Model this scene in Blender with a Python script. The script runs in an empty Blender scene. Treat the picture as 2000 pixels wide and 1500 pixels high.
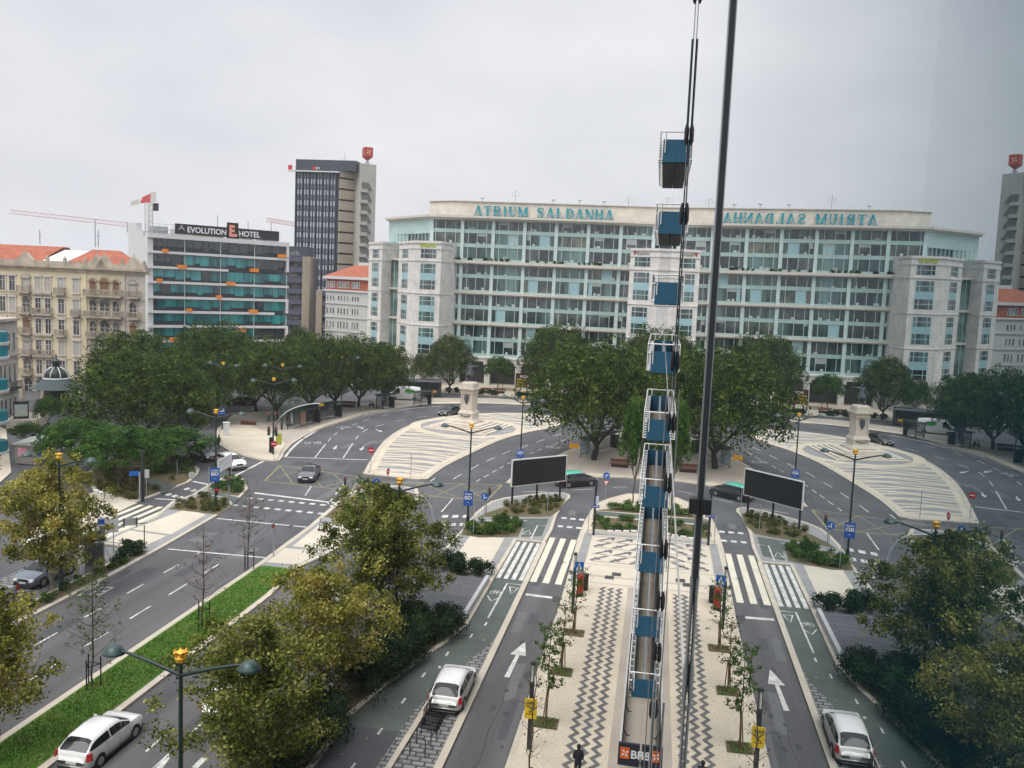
import bpy, math, random
import numpy as np
from math import sin, cos, pi, radians
from mathutils import Vector, Matrix

# ---------------- camera, world, sun, exposure ----------------
S = bpy.context.scene
H = 22.0                                  # eye height, metres above the square
FOC, YAW, PIT, ROL = 1637.0, .1708, .1167, .0468
CAM = np.array([0., 0., H])
def _axes():
    cy, sy = cos(YAW), sin(YAW)
    f = np.array([-sy*cos(PIT), cy*cos(PIT), -sin(PIT)]); r = np.array([cy, sy, 0.]); u = np.cross(r, f)
    c, s = cos(ROL), sin(ROL)
    return c*r+s*u, -s*r+c*u, f
RX, UX, FX = _axes()
cd = bpy.data.cameras.new('camera'); cam = bpy.data.objects.new('camera', cd)
S.collection.objects.link(cam); S.camera = cam
cd.sensor_width = 36; cd.lens = FOC/2000*36; cd.clip_start = .05; cd.clip_end = 6000
cam.matrix_world = Matrix(((RX[0], UX[0], -FX[0], 0), (RX[1], UX[1], -FX[1], 0), (RX[2], UX[2], -FX[2], H), (0, 0, 0, 1)))

w = bpy.data.worlds.new('World'); S.world = w; w.use_nodes = True
nt = w.node_tree; nt.nodes.clear()
SUN_EL, SUN_AZ = radians(58), radians(215)
out = nt.nodes.new('ShaderNodeOutputWorld'); bg = nt.nodes.new('ShaderNodeBackground'); bg.inputs[1].default_value = .1
sky = nt.nodes.new('ShaderNodeTexSky'); sky.sky_type = 'NISHITA'; sky.sun_disc = False
sky.sun_elevation = SUN_EL; sky.sun_rotation = SUN_AZ; sky.air_density = 1.5; sky.dust_density = 4
tc = nt.nodes.new('ShaderNodeTexCoord'); sep = nt.nodes.new('ShaderNodeSeparateXYZ')
mp = nt.nodes.new('ShaderNodeMapping'); mp.inputs['Scale'].default_value = (1.3, 1.3, 3.2)
no = nt.nodes.new('ShaderNodeTexNoise'); no.inputs['Scale'].default_value = 1.7; no.inputs['Detail'].default_value = 6; no.inputs['Roughness'].default_value = .55
cr = nt.nodes.new('ShaderNodeValToRGB')
cr.color_ramp.elements[0].position = .34; cr.color_ramp.elements[0].color = (5.8, 5.9, 6.4, 1)
cr.color_ramp.elements[1].position = .66; cr.color_ramp.elements[1].color = (7.2, 7.25, 7.5, 1)
mr = nt.nodes.new('ShaderNodeMapRange'); mr.inputs['From Min'].default_value = .35; mr.inputs['From Max'].default_value = 1; mr.inputs['To Min'].default_value = 1; mr.inputs['To Max'].default_value = 2.8
ml = nt.nodes.new('ShaderNodeVectorMath'); ml.operation = 'SCALE'
mx = nt.nodes.new('ShaderNodeMix'); mx.data_type = 'RGBA'; mx.inputs[0].default_value = .95
L = nt.links.new
L(tc.outputs['Generated'], mp.inputs[0]); L(mp.outputs[0], no.inputs['Vector']); L(no.outputs['Fac'], cr.inputs[0])
L(tc.outputs['Generated'], sep.inputs[0]); L(sep.outputs[2], mr.inputs['Value'])
L(cr.outputs[0], ml.inputs[0]); L(mr.outputs[0], ml.inputs['Scale'])
L(sky.outputs[0], mx.inputs[6]); L(ml.outputs[0], mx.inputs[7]); L(mx.outputs[2], bg.inputs[0]); L(bg.outputs[0], out.inputs[0])

sd = bpy.data.lights.new('sun', 'SUN'); sd.energy = 1.6; sd.angle = radians(40); sd.color = (1, .96, .9)
so = bpy.data.objects.new('sun', sd); S.collection.objects.link(so)
so.rotation_euler = (pi/2-SUN_EL, 0, pi-SUN_AZ)
S.view_settings.view_transform = 'Standard'; S.view_settings.look = 'None'; S.view_settings.exposure = 0.3; S.view_settings.gamma = 1
S.render.engine = 'CYCLES'; S.cycles.max_bounces = 5; S.cycles.diffuse_bounces = 2; S.cycles.glossy_bounces = 3
S.cycles.transmission_bounces = 3; S.cycles.transparent_max_bounces = 4; S.cycles.caustics_reflective = False; S.cycles.caustics_refractive = False

# ---------------- survey: photo pixel -> plan ----------------
def ray(px, py): return RX*(px-1000)/FOC-UX*(py-750)/FOC+FX
def G(px, py, z=0.0):
    d = ray(px, py); t = (z-H)/d[2]; return (t*d[0], t*d[1])
def AT(px, py, D):
    return CAM+ray(px, py)*D
def zat(px, py, x, y):                    # height of the point above plan (x, y) that the photo shows in row py
    d = ray(px, py); t = math.hypot(x, y)/math.hypot(d[0], d[1]); return H+t*d[2]
class Wall:                                # a vertical wall plane, u along, z up, d out of the wall towards the viewer
    def __init__(s, A, B):
        s.A = np.array(A[:2], float); s.B = np.array(B[:2], float); s.L = float(np.linalg.norm(s.B-s.A))
        s.t = (s.B-s.A)/s.L; n = np.array([s.t[1], -s.t[0]])
        if n @ (-s.A) < 0: n = -n
        s.n = n
    def uz(s, px, py):
        d = ray(px, py); t = (s.n @ s.A)/(s.n @ d[:2]); P = t*d
        return float((P[:2]-s.A) @ s.t), float(H+P[2])
    def P(s, u, z, d=0):
        q = s.A+s.t*u+s.n*d; return (float(q[0]), float(q[1]), z)
    def box(s, mb, u0, u1, z0, z1, d0, d1, m=0):
        mb.hexa([s.P(u0, z0, d0), s.P(u1, z0, d0), s.P(u1, z0, d1), s.P(u0, z0, d1)], [s.P(u0, z1, d0), s.P(u1, z1, d0), s.P(u1, z1, d1), s.P(u0, z1, d1)], m)
    def frame(s, z=0, u=0, d=0):           # matrix with x along, y up, z out
        o = s.P(u, z, d); sg = 1 if (s.t[0]*s.n[1]-s.t[1]*s.n[0]) < 0 else -1
        return Matrix(((s.t[0], 0, s.n[0], o[0]), (s.t[1], 0, s.n[1], o[1]), (0, 1, 0, o[2]), (0, 0, 0, 1)))

# ---------------- mesh helpers ----------------
class MB:
    def __init__(s): s.v = []; s.f = []; s.m = []; s.sm = []
    def add(s, vs, fs, m=0, smooth=False):
        o = len(s.v); s.v += [tuple(map(float, q)) for q in vs]
        for f in fs: s.f.append([i+o for i in f]); s.m.append(m); s.sm.append(smooth)
        return s
    def hexa(s, a, b, m=0):
        return s.add(list(a)+list(b), [(3, 2, 1, 0), (4, 5, 6, 7), (0, 1, 5, 4), (1, 2, 6, 5), (2, 3, 7, 6), (3, 0, 4, 7)], m)
    def box(s, c, d, rz=0, m=0):           # centre of base, size
        x, y, z = c; a, b, h = d[0]/2, d[1]/2, d[2]; k, l = cos(rz), sin(rz)
        q = [(x+k*i-l*j, y+l*i+k*j) for i, j in ((-a, -b), (a, -b), (a, b), (-a, b))]
        return s.hexa([(i, j, z) for i, j in q], [(i, j, z+h) for i, j in q], m)
    def bar(s, p, q, r, m=0, n=6, r2=None, smooth=True):
        p, q = Vector(p), Vector(q); d = (q-p)
        if d.length < 1e-6: return s
        d.normalize(); a = d.orthogonal().normalized(); b = d.cross(a); r2 = r if r2 is None else r2
        vs = []
        for c, rr in ((p, r), (q, r2)):
            for i in range(n):
                t = 2*pi*(i+.5)/n; vs.append(c+(a*cos(t)+b*sin(t))*rr)
        fs = [(i, (i+1) % n, n+(i+1) % n, n+i) for i in range(n)]
        s.add(vs, fs, m, smooth and n > 4); s.add(vs[:n], [tuple(reversed(range(n)))], m); s.add(vs[n:], [tuple(range(n))], m); return s
    def path(s, pts, r, m=0, n=6, r2=None):
        k = len(pts)-1; r2 = r if r2 is None else r2
        for i in range(k): s.bar(pts[i], pts[i+1], r+(r2-r)*i/k, m, n, r+(r2-r)*(i+1)/k)
        return s
    def lathe(s, c, prof, n=12, m=0, smooth=True, sx=1, sy=1, rz=0):
        vs = []
        for r, z in prof:
            for i in range(n):
                t = 2*pi*i/n+rz; vs.append((c[0]+r*cos(t)*sx, c[1]+r*sin(t)*sy, c[2]+z))
        fs = []
        for j in range(len(prof)-1):
            for i in range(n):
                fs.append((j*n+i, j*n+(i+1) % n, (j+1)*n+(i+1) % n, (j+1)*n+i))
        s.add(vs, fs, m, smooth)
        if prof[0][0] > 1e-3: s.add(vs[:n], [tuple(reversed(range(n)))], m)
        if prof[-1][0] > 1e-3: s.add(vs[-n:], [tuple(range(n))], m)
        return s
    def prism(s, poly, z0, z1, m=0, top=True, bot=False):
        poly = ccw(poly); n = len(poly)
        vs = [(x, y, z0) for x, y in poly]+[(x, y, z1) for x, y in poly]
        fs = [(i, (i+1) % n, n+(i+1) % n, n+i) for i in range(n)]
        if top: fs.append(tuple(range(n, 2*n)))
        if bot: fs.append(tuple(reversed(range(n))))
        return s.add(vs, fs, m)
    def sheet(s, poly, z, m=0):
        poly = ccw(poly); return s.add([(x, y, z) for x, y in poly], [tuple(range(len(poly)))], m)
    def strip(s, pts, wd, z, m=0):         # flat band along a polyline
        pts = [np.array(q[:2], float) for q in pts]; n = len(pts); vs = []
        for i in range(n):
            a = pts[max(i-1, 0)]; b = pts[min(i+1, n-1)]; d = b-a; d = d/(np.linalg.norm(d)+1e-9); nn = np.array([-d[1], d[0]])*wd/2
            vs += [tuple(pts[i]+nn)+(z,), tuple(pts[i]-nn)+(z,)]
        return s.add(vs, [(2*i+1, 2*i+3, 2*i+2, 2*i) for i in range(n-1)], m)
    def build(s, name, mats, parent=None, M=None, **k):
        me = bpy.data.meshes.new(name); me.from_pydata(s.v, [], s.f)
        if not isinstance(mats, (list, tuple)): mats = [mats]
        for q in mats: me.materials.append(q)
        me.polygons.foreach_set('material_index', s.m); me.polygons.foreach_set('use_smooth', s.sm); me.update()
        if M is not None: me.transform(M)
        return link(name, me, parent, **k)
def ccw(p):
    p = [(float(q[0]), float(q[1])) for q in p]
    a = sum(p[i][0]*p[(i+1) % len(p)][1]-p[(i+1) % len(p)][0]*p[i][1] for i in range(len(p)))
    return p if a > 0 else p[::-1]
def link(name, data, parent=None, label=None, cat=None, group=None, kind=None, loc=None, rz=None):
    o = bpy.data.objects.new(name, data); S.collection.objects.link(o)
    if parent is not None:
        o.parent = parent; o.matrix_parent_inverse = Matrix.Identity(4) if parent.get('local') else parent_inv(parent)
    if loc is not None: o.location = loc
    if rz is not None: o.rotation_euler = (0, 0, rz)
    return tag(o, label, cat, group, kind)
def parent_inv(p):
    return Matrix.LocRotScale(p.location, p.rotation_euler, p.scale).inverted()
def tag(o, label=None, cat=None, group=None, kind=None):
    if label: o['label'] = label
    if cat: o['category'] = cat
    if group: o['group'] = group
    if kind: o['kind'] = kind
    return o
def thing(name, label, cat, group=None, loc=(0, 0, 0), rz=0, local=False):   # Empty at the base of a thing
    o = bpy.data.objects.new(name, None); S.collection.objects.link(o); o.location = loc; o.rotation_euler = (0, 0, rz); o.empty_display_size = .5
    if local: o['local'] = 1
    return tag(o, label, cat, group)
def kids(o): return [c for c in S.collection.objects if c.parent == o]
def dup(o, loc, rz=0, label=None, sc=1, group=None, parent=None, _k=None):
    if _k is None:
        _k = {}
        for c in S.collection.objects:
            if c.parent: _k.setdefault(c.parent.name, []).append(c)
    r = o.copy(); S.collection.objects.link(r)
    if parent is not None: r.parent = parent
    else:
        r.location = loc; r.rotation_euler = (0, 0, rz); r.scale = (sc,)*3 if not isinstance(sc, tuple) else sc
        if label: r['label'] = label
        if group: r['group'] = group
    for c in _k.get(o.name, []): dup(c, None, parent=r, _k=_k)
    return r
def struct(name, mb, mats): return mb.build(name, mats, kind='structure')
def text_mb(st, size, depth=.03, bold=0, align='LEFT', shear=0):
    c = bpy.data.curves.new('t', 'FONT'); c.body = st; c.size = size; c.extrude = depth/2; c.align_x = align; c.offset = bold; c.shear = shear; c.resolution_u = 3
    o = bpy.data.objects.new('t', c); S.collection.objects.link(o); dg = bpy.context.evaluated_depsgraph_get(); dg.update()
    me = bpy.data.meshes.new_from_object(o.evaluated_get(dg)); bpy.data.objects.remove(o)
    mb = MB(); mb.add([tuple(v.co) for v in me.vertices], [tuple(p.vertices) for p in me.polygons]); bpy.data.meshes.remove(me); return mb

# ---------------- materials ----------------
MATS = {}
def mat(name, col, rough=.75, metal=0., var=.1, sc=1.2, bump=0., fine=0., fsc=25., col2=None, spec=.4, stretch=None, ridge=.5):
    if name in MATS: return MATS[name]
    m = bpy.data.materials.new(name); m.use_nodes = True; t = m.node_tree; b = t.nodes['Principled BSDF']
    b.inputs['Roughness'].default_value = rough; b.inputs['Metallic'].default_value = metal; b.inputs['Specular IOR Level'].default_value = spec
    tc = t.nodes.new('ShaderNodeTexCoord'); src = tc.outputs['Object']
    if stretch:
        mp = t.nodes.new('ShaderNodeMapping'); mp.inputs['Scale'].default_value = stretch; t.links.new(src, mp.inputs[0]); src = mp.outputs[0]
    n = t.nodes.new('ShaderNodeTexNoise'); n.inputs['Scale'].default_value = sc; n.inputs['Detail'].default_value = 5; t.links.new(src, n.inputs['Vector'])
    r = t.nodes.new('ShaderNodeValToRGB'); r.color_ramp.elements[0].position = ridge-.18; r.color_ramp.elements[1].position = ridge+.18
    c2 = col2 or tuple(min(1, x*(1+var)) for x in col); c1 = tuple(x*(1-var) for x in col) if not col2 else col
    r.color_ramp.elements[0].color = (*c1, 1); r.color_ramp.elements[1].color = (*c2, 1); t.links.new(n.outputs['Fac'], r.inputs[0]); last = r.outputs[0]
    if fine:
        n2 = t.nodes.new('ShaderNodeTexNoise'); n2.inputs['Scale'].default_value = fsc; n2.inputs['Detail'].default_value = 2; t.links.new(tc.outputs['Object'], n2.inputs['Vector'])
        mr = t.nodes.new('ShaderNodeMapRange'); mr.inputs['From Min'].default_value = .25; mr.inputs['From Max'].default_value = .75; mr.inputs['To Min'].default_value = 1-fine; mr.inputs['To Max'].default_value = 1+fine
        vm = t.nodes.new('ShaderNodeVectorMath'); vm.operation = 'SCALE'; t.links.new(n2.outputs['Fac'], mr.inputs['Value']); t.links.new(last, vm.inputs[0]); t.links.new(mr.outputs[0], vm.inputs['Scale']); last = vm.outputs[0]
    t.links.new(last, b.inputs['Base Color'])
    if bump:
        bp = t.nodes.new('ShaderNodeBump'); bp.inputs['Strength'].default_value = bump; bp.inputs['Distance'].default_value = .03; t.links.new(n.outputs['Fac'], bp.inputs['Height']); t.links.new(bp.outputs[0], b.inputs['Normal'])
    MATS[name] = m; return m
def brickmat(name, c1, c2, mortar, bw, bh, ms=.03, rough=.8, off=.5, vert=False, var=0.):
    m = bpy.data.materials.new(name); m.use_nodes = True; t = m.node_tree; b = t.nodes['Principled BSDF']; b.inputs['Roughness'].default_value = rough
    tc = t.nodes.new('ShaderNodeTexCoord'); br = t.nodes.new('ShaderNodeTexBrick'); src = tc.outputs['Object']
    if vert:
        s = t.nodes.new('ShaderNodeSeparateXYZ'); a = t.nodes.new('ShaderNodeMath'); a.operation = 'ADD'; c = t.nodes.new('ShaderNodeCombineXYZ')
        t.links.new(src, s.inputs[0]); t.links.new(s.outputs[0], a.inputs[0]); t.links.new(s.outputs[1], a.inputs[1]); t.links.new(a.outputs[0], c.inputs[0]); t.links.new(s.outputs[2], c.inputs[1]); src = c.outputs[0]
    br.inputs['Color1'].default_value = (*c1, 1); br.inputs['Color2'].default_value = (*c2, 1); br.inputs['Mortar'].default_value = (*mortar, 1); br.inputs['Scale'].default_value = 1
    br.inputs['Brick Width'].default_value = bw; br.inputs['Row Height'].default_value = bh; br.inputs['Mortar Size'].default_value = ms; br.offset = off
    t.links.new(src, br.inputs['Vector'])
    n = t.nodes.new('ShaderNodeTexNoise'); n.inputs['Scale'].default_value = .6; n.inputs['Detail'].default_value = 5; t.links.new(tc.outputs['Object'], n.inputs['Vector'])
    mr = t.nodes.new('ShaderNodeMapRange'); mr.inputs['From Min'].default_value = .3; mr.inputs['From Max'].default_value = .7; mr.inputs['To Min'].default_value = .86; mr.inputs['To Max'].default_value = 1.12
    vm = t.nodes.new('ShaderNodeVectorMath'); vm.operation = 'SCALE'; t.links.new(n.outputs['Fac'], mr.inputs['Value']); t.links.new(br.outputs[0], vm.inputs[0]); t.links.new(mr.outputs[0], vm.inputs['Scale']); t.links.new(vm.outputs[0], b.inputs['Base Color'])
    MATS[name] = m; return m
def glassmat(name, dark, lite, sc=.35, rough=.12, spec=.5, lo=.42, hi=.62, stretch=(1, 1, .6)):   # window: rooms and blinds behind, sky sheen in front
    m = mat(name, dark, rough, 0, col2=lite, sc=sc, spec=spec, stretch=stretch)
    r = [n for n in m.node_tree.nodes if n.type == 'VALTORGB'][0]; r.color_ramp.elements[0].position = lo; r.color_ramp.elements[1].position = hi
    return m
def leafmat(name, cols, trans=.3):
    m = bpy.data.materials.new(name); m.use_nodes = True; t = m.node_tree; t.nodes.clear()
    g = t.nodes.new('ShaderNodeNewGeometry'); r = t.nodes.new('ShaderNodeValToRGB'); o = t.nodes.new('ShaderNodeOutputMaterial')
    for i, c in enumerate(cols):
        e = r.color_ramp.elements[i] if i < 2 else r.color_ramp.elements.new(.5); e.color = (*c, 1)
    n = len(cols)
    for i, e in enumerate(sorted(r.color_ramp.elements, key=lambda e: e.position)): pass
    es = list(r.color_ramp.elements)
    for i, e in enumerate(es): e.position = i/(n-1); 
    for i, e in enumerate(r.color_ramp.elements): e.color = (*cols[i], 1)
    tc = t.nodes.new('ShaderNodeTexCoord'); nz = t.nodes.new('ShaderNodeTexNoise'); nz.inputs['Scale'].default_value = .75; nz.inputs['Detail'].default_value = 2
    t.links.new(tc.outputs['Object'], nz.inputs['Vector'])
    a = t.nodes.new('ShaderNodeMath'); a.operation = 'MULTIPLY_ADD'; a.inputs[1].default_value = .55; b = t.nodes.new('ShaderNodeMath'); b.operation = 'MULTIPLY_ADD'; b.inputs[1].default_value = 2.6; b.inputs[2].default_value = -1.08
    t.links.new(nz.outputs['Fac'], b.inputs[0]); t.links.new(g.outputs['Random Per Island'], a.inputs[0]); t.links.new(b.outputs[0], a.inputs[2]); t.links.new(a.outputs[0], r.inputs[0])
    d = t.nodes.new('ShaderNodeBsdfDiffuse'); tr = t.nodes.new('ShaderNodeBsdfTranslucent'); mx = t.nodes.new('ShaderNodeMixShader'); mx.inputs[0].default_value = trans
    gl = t.nodes.new('ShaderNodeBsdfGlossy'); gl.inputs['Roughness'].default_value = .45; mx2 = t.nodes.new('ShaderNodeMixShader'); mx2.inputs[0].default_value = .012
    t.links.new(r.outputs[0], d.inputs[0]); t.links.new(r.outputs[0], tr.inputs[0]); t.links.new(d.outputs[0], mx.inputs[1]); t.links.new(tr.outputs[0], mx.inputs[2])
    t.links.new(mx.outputs[0], mx2.inputs[1]); t.links.new(gl.outputs[0], mx2.inputs[2]); t.links.new(mx2.outputs[0], o.inputs[0]); MATS[name] = m; return m

asphalt = mat('asphalt', (.086, .088, .093), .85, var=.2, sc=.16, fine=.25, fsc=11, spec=.3)
asphalt_w = mat('asphalt_warm', (.098, .095, .098), .85, var=.24, sc=.55, fine=.22, fsc=14, spec=.3, stretch=(1, .07, 1))
asphalt_d = mat('asphalt_dark', (.07, .073, .08), .85, var=.12, sc=.4, fine=.2, fsc=18, spec=.3)
bikegrn = mat('green_cycle_asphalt', (.085, .103, .092), .85, var=.14, sc=.3, fine=.16, fsc=20, spec=.3)
cream = mat('cream_limestone_cobble', (.52, .46, .36), .85, var=.09, sc=.35, fine=.2, fsc=9, spec=.2)
creams = mat('smooth_cream_stone', (.53, .48, .39), .8, var=.06, sc=.4, fine=.06, fsc=8, spec=.2)
kerbm = mat('kerb_stone', (.47, .42, .34), .8, var=.1, sc=.8, fine=.08)
conc = mat('concrete_strip', (.36, .32, .27), .85, var=.08, sc=.5, fine=.06)
basalt = mat('dark_basalt_cobble', (.115, .115, .115), .85, var=.12, sc=.8, fine=.2, fsc=10)
basaltl = mat('grey_basalt_cobble', (.25, .25, .245), .85, var=.1, sc=.5, fine=.14, fsc=10)
paint = mat('white_road_paint', (.52, .51, .48), .75, var=.28, sc=1.6, fine=.22, fsc=12)
paintw = mat('worn_white_paint', (.36, .36, .34), .8, var=.25, sc=1.6, fine=.2, fsc=12)
paintc = mat('cream_crossing_paint', (.6, .56, .45), .8, var=.08, sc=.7, fine=.12, fsc=9)
yell = mat('yellow_road_paint', (.27, .23, .11), .8, var=.3, sc=1.5, fine=.2, fsc=12)
soil = mat('brown_soil', (.14, .09, .055), .95, var=.35, sc=1.5, fine=.35, fsc=9, col2=(.075, .085, .03))
setts = brickmat('granite_setts', (.17, .17, .17), (.235, .235, .23), (.04, .04, .04), .62, .36, .05)
slate = brickmat('grey_slab_paving', (.085, .09, .1), (.12, .125, .135), (.05, .05, .055), 1.6, .25, .03)
grass_g = mat('lawn_green', (.05, .14, .012), .95, col2=(.1, .15, .025), sc=.7, fine=.3, fsc=30)
steel = mat('galvanised_steel', (.42, .44, .45), .45, .6, var=.08)
dkgreen = mat('dark_green_enamel', (.01, .026, .024), .35, .1, var=.1, spec=.5)
dkgreen2 = mat('lamp_hood_green', (.03, .062, .06), .35, .1, var=.1, spec=.5)
blackm = mat('black_paint', (.012, .013, .015), .5, var=.1)
blk2 = mat('charcoal_metal', (.03, .035, .04), .5, .2, var=.1)
gold = mat('gilded_metal', (.85, .47, .06), .4, .5, var=.12, sc=8)
blue = mat('banner_blue', (.02, .1, .38), .6, var=.06)
blue2 = mat('sign_blue', (.01, .12, .5), .4, var=.04)
white = mat('white_sign_paint', (.75, .75, .75), .5, var=.03)
red = mat('sign_red', (.55, .02, .02), .4, var=.05)
redp = mat('pillar_red', (.4, .025, .015), .4, var=.08)
yellow = mat('sign_yellow', (.72, .5, .02), .5, var=.05)
bark = mat('brown_bark', (.09, .07, .05), .9, var=.3, sc=3)
barkd = mat('dark_bark', (.035, .03, .026), .9, var=.3, sc=3)
barkp = mat('pale_plane_bark', (.3, .27, .21), .9, var=.35, sc=2.5)
wood = mat('stake_wood', (.16, .09, .05), .85, var=.2, sc=4)
bench = mat('bench_brown', (.16, .07, .045), .8, var=.15, sc=4)
leaf_dk = leafmat('dark_green_leaves', [(.007, .022, .006), (.022, .052, .01), (.058, .105, .016), (.15, .2, .026)])
leaf_md = leafmat('bright_green_leaves', [(.012, .034, .008), (.035, .1, .014), (.1, .2, .025)])
leaf_au = leafmat('autumn_leaves', [(.06, .08, .01), (.16, .175, .02), (.26, .25, .035), (.48, .45, .14), (.3, .2, .03)])
leaf_au2 = leafmat('olive_autumn_leaves', [(.04, .062, .01), (.105, .135, .02), (.2, .215, .035), (.44, .43, .16)])
leaf_hd = leafmat('juniper_leaves', [(.008, .02, .01), (.016, .04, .016), (.035, .075, .022)], .1)
leaf_sh = leafmat('shrub_leaves', [(.03, .06, .012), (.06, .13, .02), (.11, .19, .04)])
leaf_dr = leafmat('dry_shrub_leaves', [(.04, .06, .012), (.09, .11, .025), (.19, .14, .05)])
# ---------------- the ground, roads, pavements ----------------
def gp(*pts, z=0.): return [G(a, b, z) for a, b in pts]
def curve(pts, n=5):
    P = [np.array(q[:2], float) for q in pts]; o = []
    for i in range(len(P)-1):
        a = P[max(i-1, 0)]; b = P[i]; c = P[i+1]; d = P[min(i+2, len(P)-1)]
        for k in range(n):
            t = k/n; o.append(tuple(.5*((2*b)+(-a+c)*t+(2*a-5*b+4*c-d)*t*t+(-a+3*b-3*c+d)*t**3)))
    o.append(tuple(P[-1])); return o
def inset(poly, d):
    p = ccw(poly); n = len(p); o = []
    for i in range(n):
        a, b, c = np.array(p[i-1]), np.array(p[i]), np.array(p[(i+1) % n])
        e1 = b-a; e2 = c-b; e1 = e1/(np.linalg.norm(e1)+1e-9); e2 = e2/(np.linalg.norm(e2)+1e-9)
        n1 = np.array([-e1[1], e1[0]]); n2 = np.array([-e2[1], e2[0]]); k = n1+n2; l = k @ k
        o.append(tuple(b+k*(d*2/max(l, .9))))
    return o
def clip(sub, cl):
    cl = ccw(cl); o = [tuple(q) for q in sub]
    for i in range(len(cl)):
        a, b = cl[i], cl[(i+1) % len(cl)]; ins = o; o = []
        f = lambda p: (b[0]-a[0])*(p[1]-a[1])-(b[1]-a[1])*(p[0]-a[0])
        for j in range(len(ins)):
            p, q = ins[j-1], ins[j]; fp, fq = f(p), f(q)
            if (fp >= 0) != (fq >= 0):
                t = fp/(fp-fq); o.append((p[0]+(q[0]-p[0])*t, p[1]+(q[1]-p[1])*t))
            if fq >= 0: o.append(q)
        if len(o) < 3: return []
    return o
def rect(x0, x1, y0, y1): return [(x0, y0), (x1, y0), (x1, y1), (x0, y1)]
KH = .13
def island(name, poly, m, kw=.3, h=KH, kmat=None):
    k = MB(); pin = inset(poly, kw); po = ccw(poly); n = len(po)
    vs = [(x, y, -.02) for x, y in po]+[(x, y, h) for x, y in po]+[(x, y, h) for x, y in pin]+[(x, y, h-.03) for x, y in pin]
    fs = []
    for i in range(n):
        j = (i+1) % n; fs += [(i, j, n+j, n+i), (n+i, n+j, 2*n+j, 2*n+i), (2*n+i, 2*n+j, 3*n+j, 3*n+i)]
    k.add(vs, fs); struct('kerb', k, kmat or kerbm)
    t = MB(); t.sheet(pin, h-.006); struct(name, t, m)
    return pin
g = MB(); g.add([(-900, -300, 0), (500, -300, 0), (500, 1300, 0), (-900, 1300, 0)], [(0, 1, 2, 3)]); struct('ground', g, asphalt)
Z1, Z2 = .004, .008
# road surfaces of other tone
r = MB()
r.sheet(rect(-8.4, -5.75, -20, 73), Z1, 1); r.sheet(rect(-37.5, -28.8, -20, 58.9), Z1, 1); r.sheet(rect(-25.1, -16.4, -20, 57), Z1, 1)
r.sheet(gp((650, 935), (690, 905), (722, 897), (709, 927), (700, 933)), Z1, 2)
r.sheet(gp((735, 938), (835, 940), (980, 947), (948, 978), (880, 990), (800, 965)), Z1, 0)
r.sheet(rect(-14.2, -8.78, -20, 37.5), Z1, 2); struct('road', r, [asphalt, asphalt_w, asphalt_d])
# monument island
mon = curve(gp((709, 927), (722, 903), (742, 872), (762, 853), (790, 836), (830, 822), (880, 813), (960, 808))+[(-20.5, 142.5), (-14.6, 138.5), (-15.4, 130.6)]+gp((1025, 847), (975, 862), (920, 887), (870, 912), (835, 937)), 4)+gp((815, 938))
isl = island('monument_pavement', mon, basaltl, .45)
isl1 = inset(mon, .5); isl2 = inset(mon, 1.25)
def hull(P):
    P = sorted(set((round(a, 4), round(b_, 4)) for a, b_ in P)); o = []
    for seq in (P, P[::-1]):
        h = []
        for p in seq:
            while len(h) > 1 and (h[-1][0]-h[-2][0])*(p[1]-h[-2][1])-(h[-1][1]-h[-2][1])*(p[0]-h[-2][0]) <= 0: h.pop()
            h.append(p)
        o += h[:-1]
    return o
b = MB(); n = len(isl1); b.add([(x, y, KH) for x, y in isl1]+[(x, y, KH) for x, y in isl2], [(i, (i+1) % n, n+(i+1) % n, n+i) for i in range(n)])
MC = (-27.9, 124.0)
tipc = [q for q in rect(-40, -10, 80, 90.6)]
parts_ = [hull(clip(isl2, rect(-60, 20, a_, c_))) for a_, c_ in ((80, 97), (97, 107), (107, 116), (116, 124), (124, 131), (131, 137), (137, 146))]
for ph in parts_[:1]: b.sheet(clip(ph, tipc), KH)
for row in range(-2, 38):
    y0 = 89.0+row*1.42
    for k in range(-4, 9):
        hp = 7.4; xa = -44+k*hp+(row % 3)*1.1; s = k % 2; A = 1.15 if row % 2 else .3
        ya, yb = (y0-A, y0+A) if s else (y0+A, y0-A)
        q = [(xa, ya-.34), (xa+hp, yb-.34), (xa+hp, yb+.34), (xa, ya+.34)]
        for ph in parts_:
            q_ = clip(q, ph) if ph else []
            if len(q_) > 2: b.sheet(q_, KH+.001*(k % 2)+.0012+.0021*(row % 2))
struct('paving_pattern', b, cream)
b = MB(); b.sheet([(MC[0]+8.9*cos(t), MC[1]+8.9*sin(t)) for t in np.linspace(0, 2*pi, 49)[:-1]], KH+.006)
b.sheet([(MC[0]+7.3*cos(t), MC[1]+7.3*sin(t)) for t in np.linspace(0, 2*pi, 49)[:-1]], KH+.010, 1)
struct('monument_ring_paving', b, [cream, basaltl])
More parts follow.
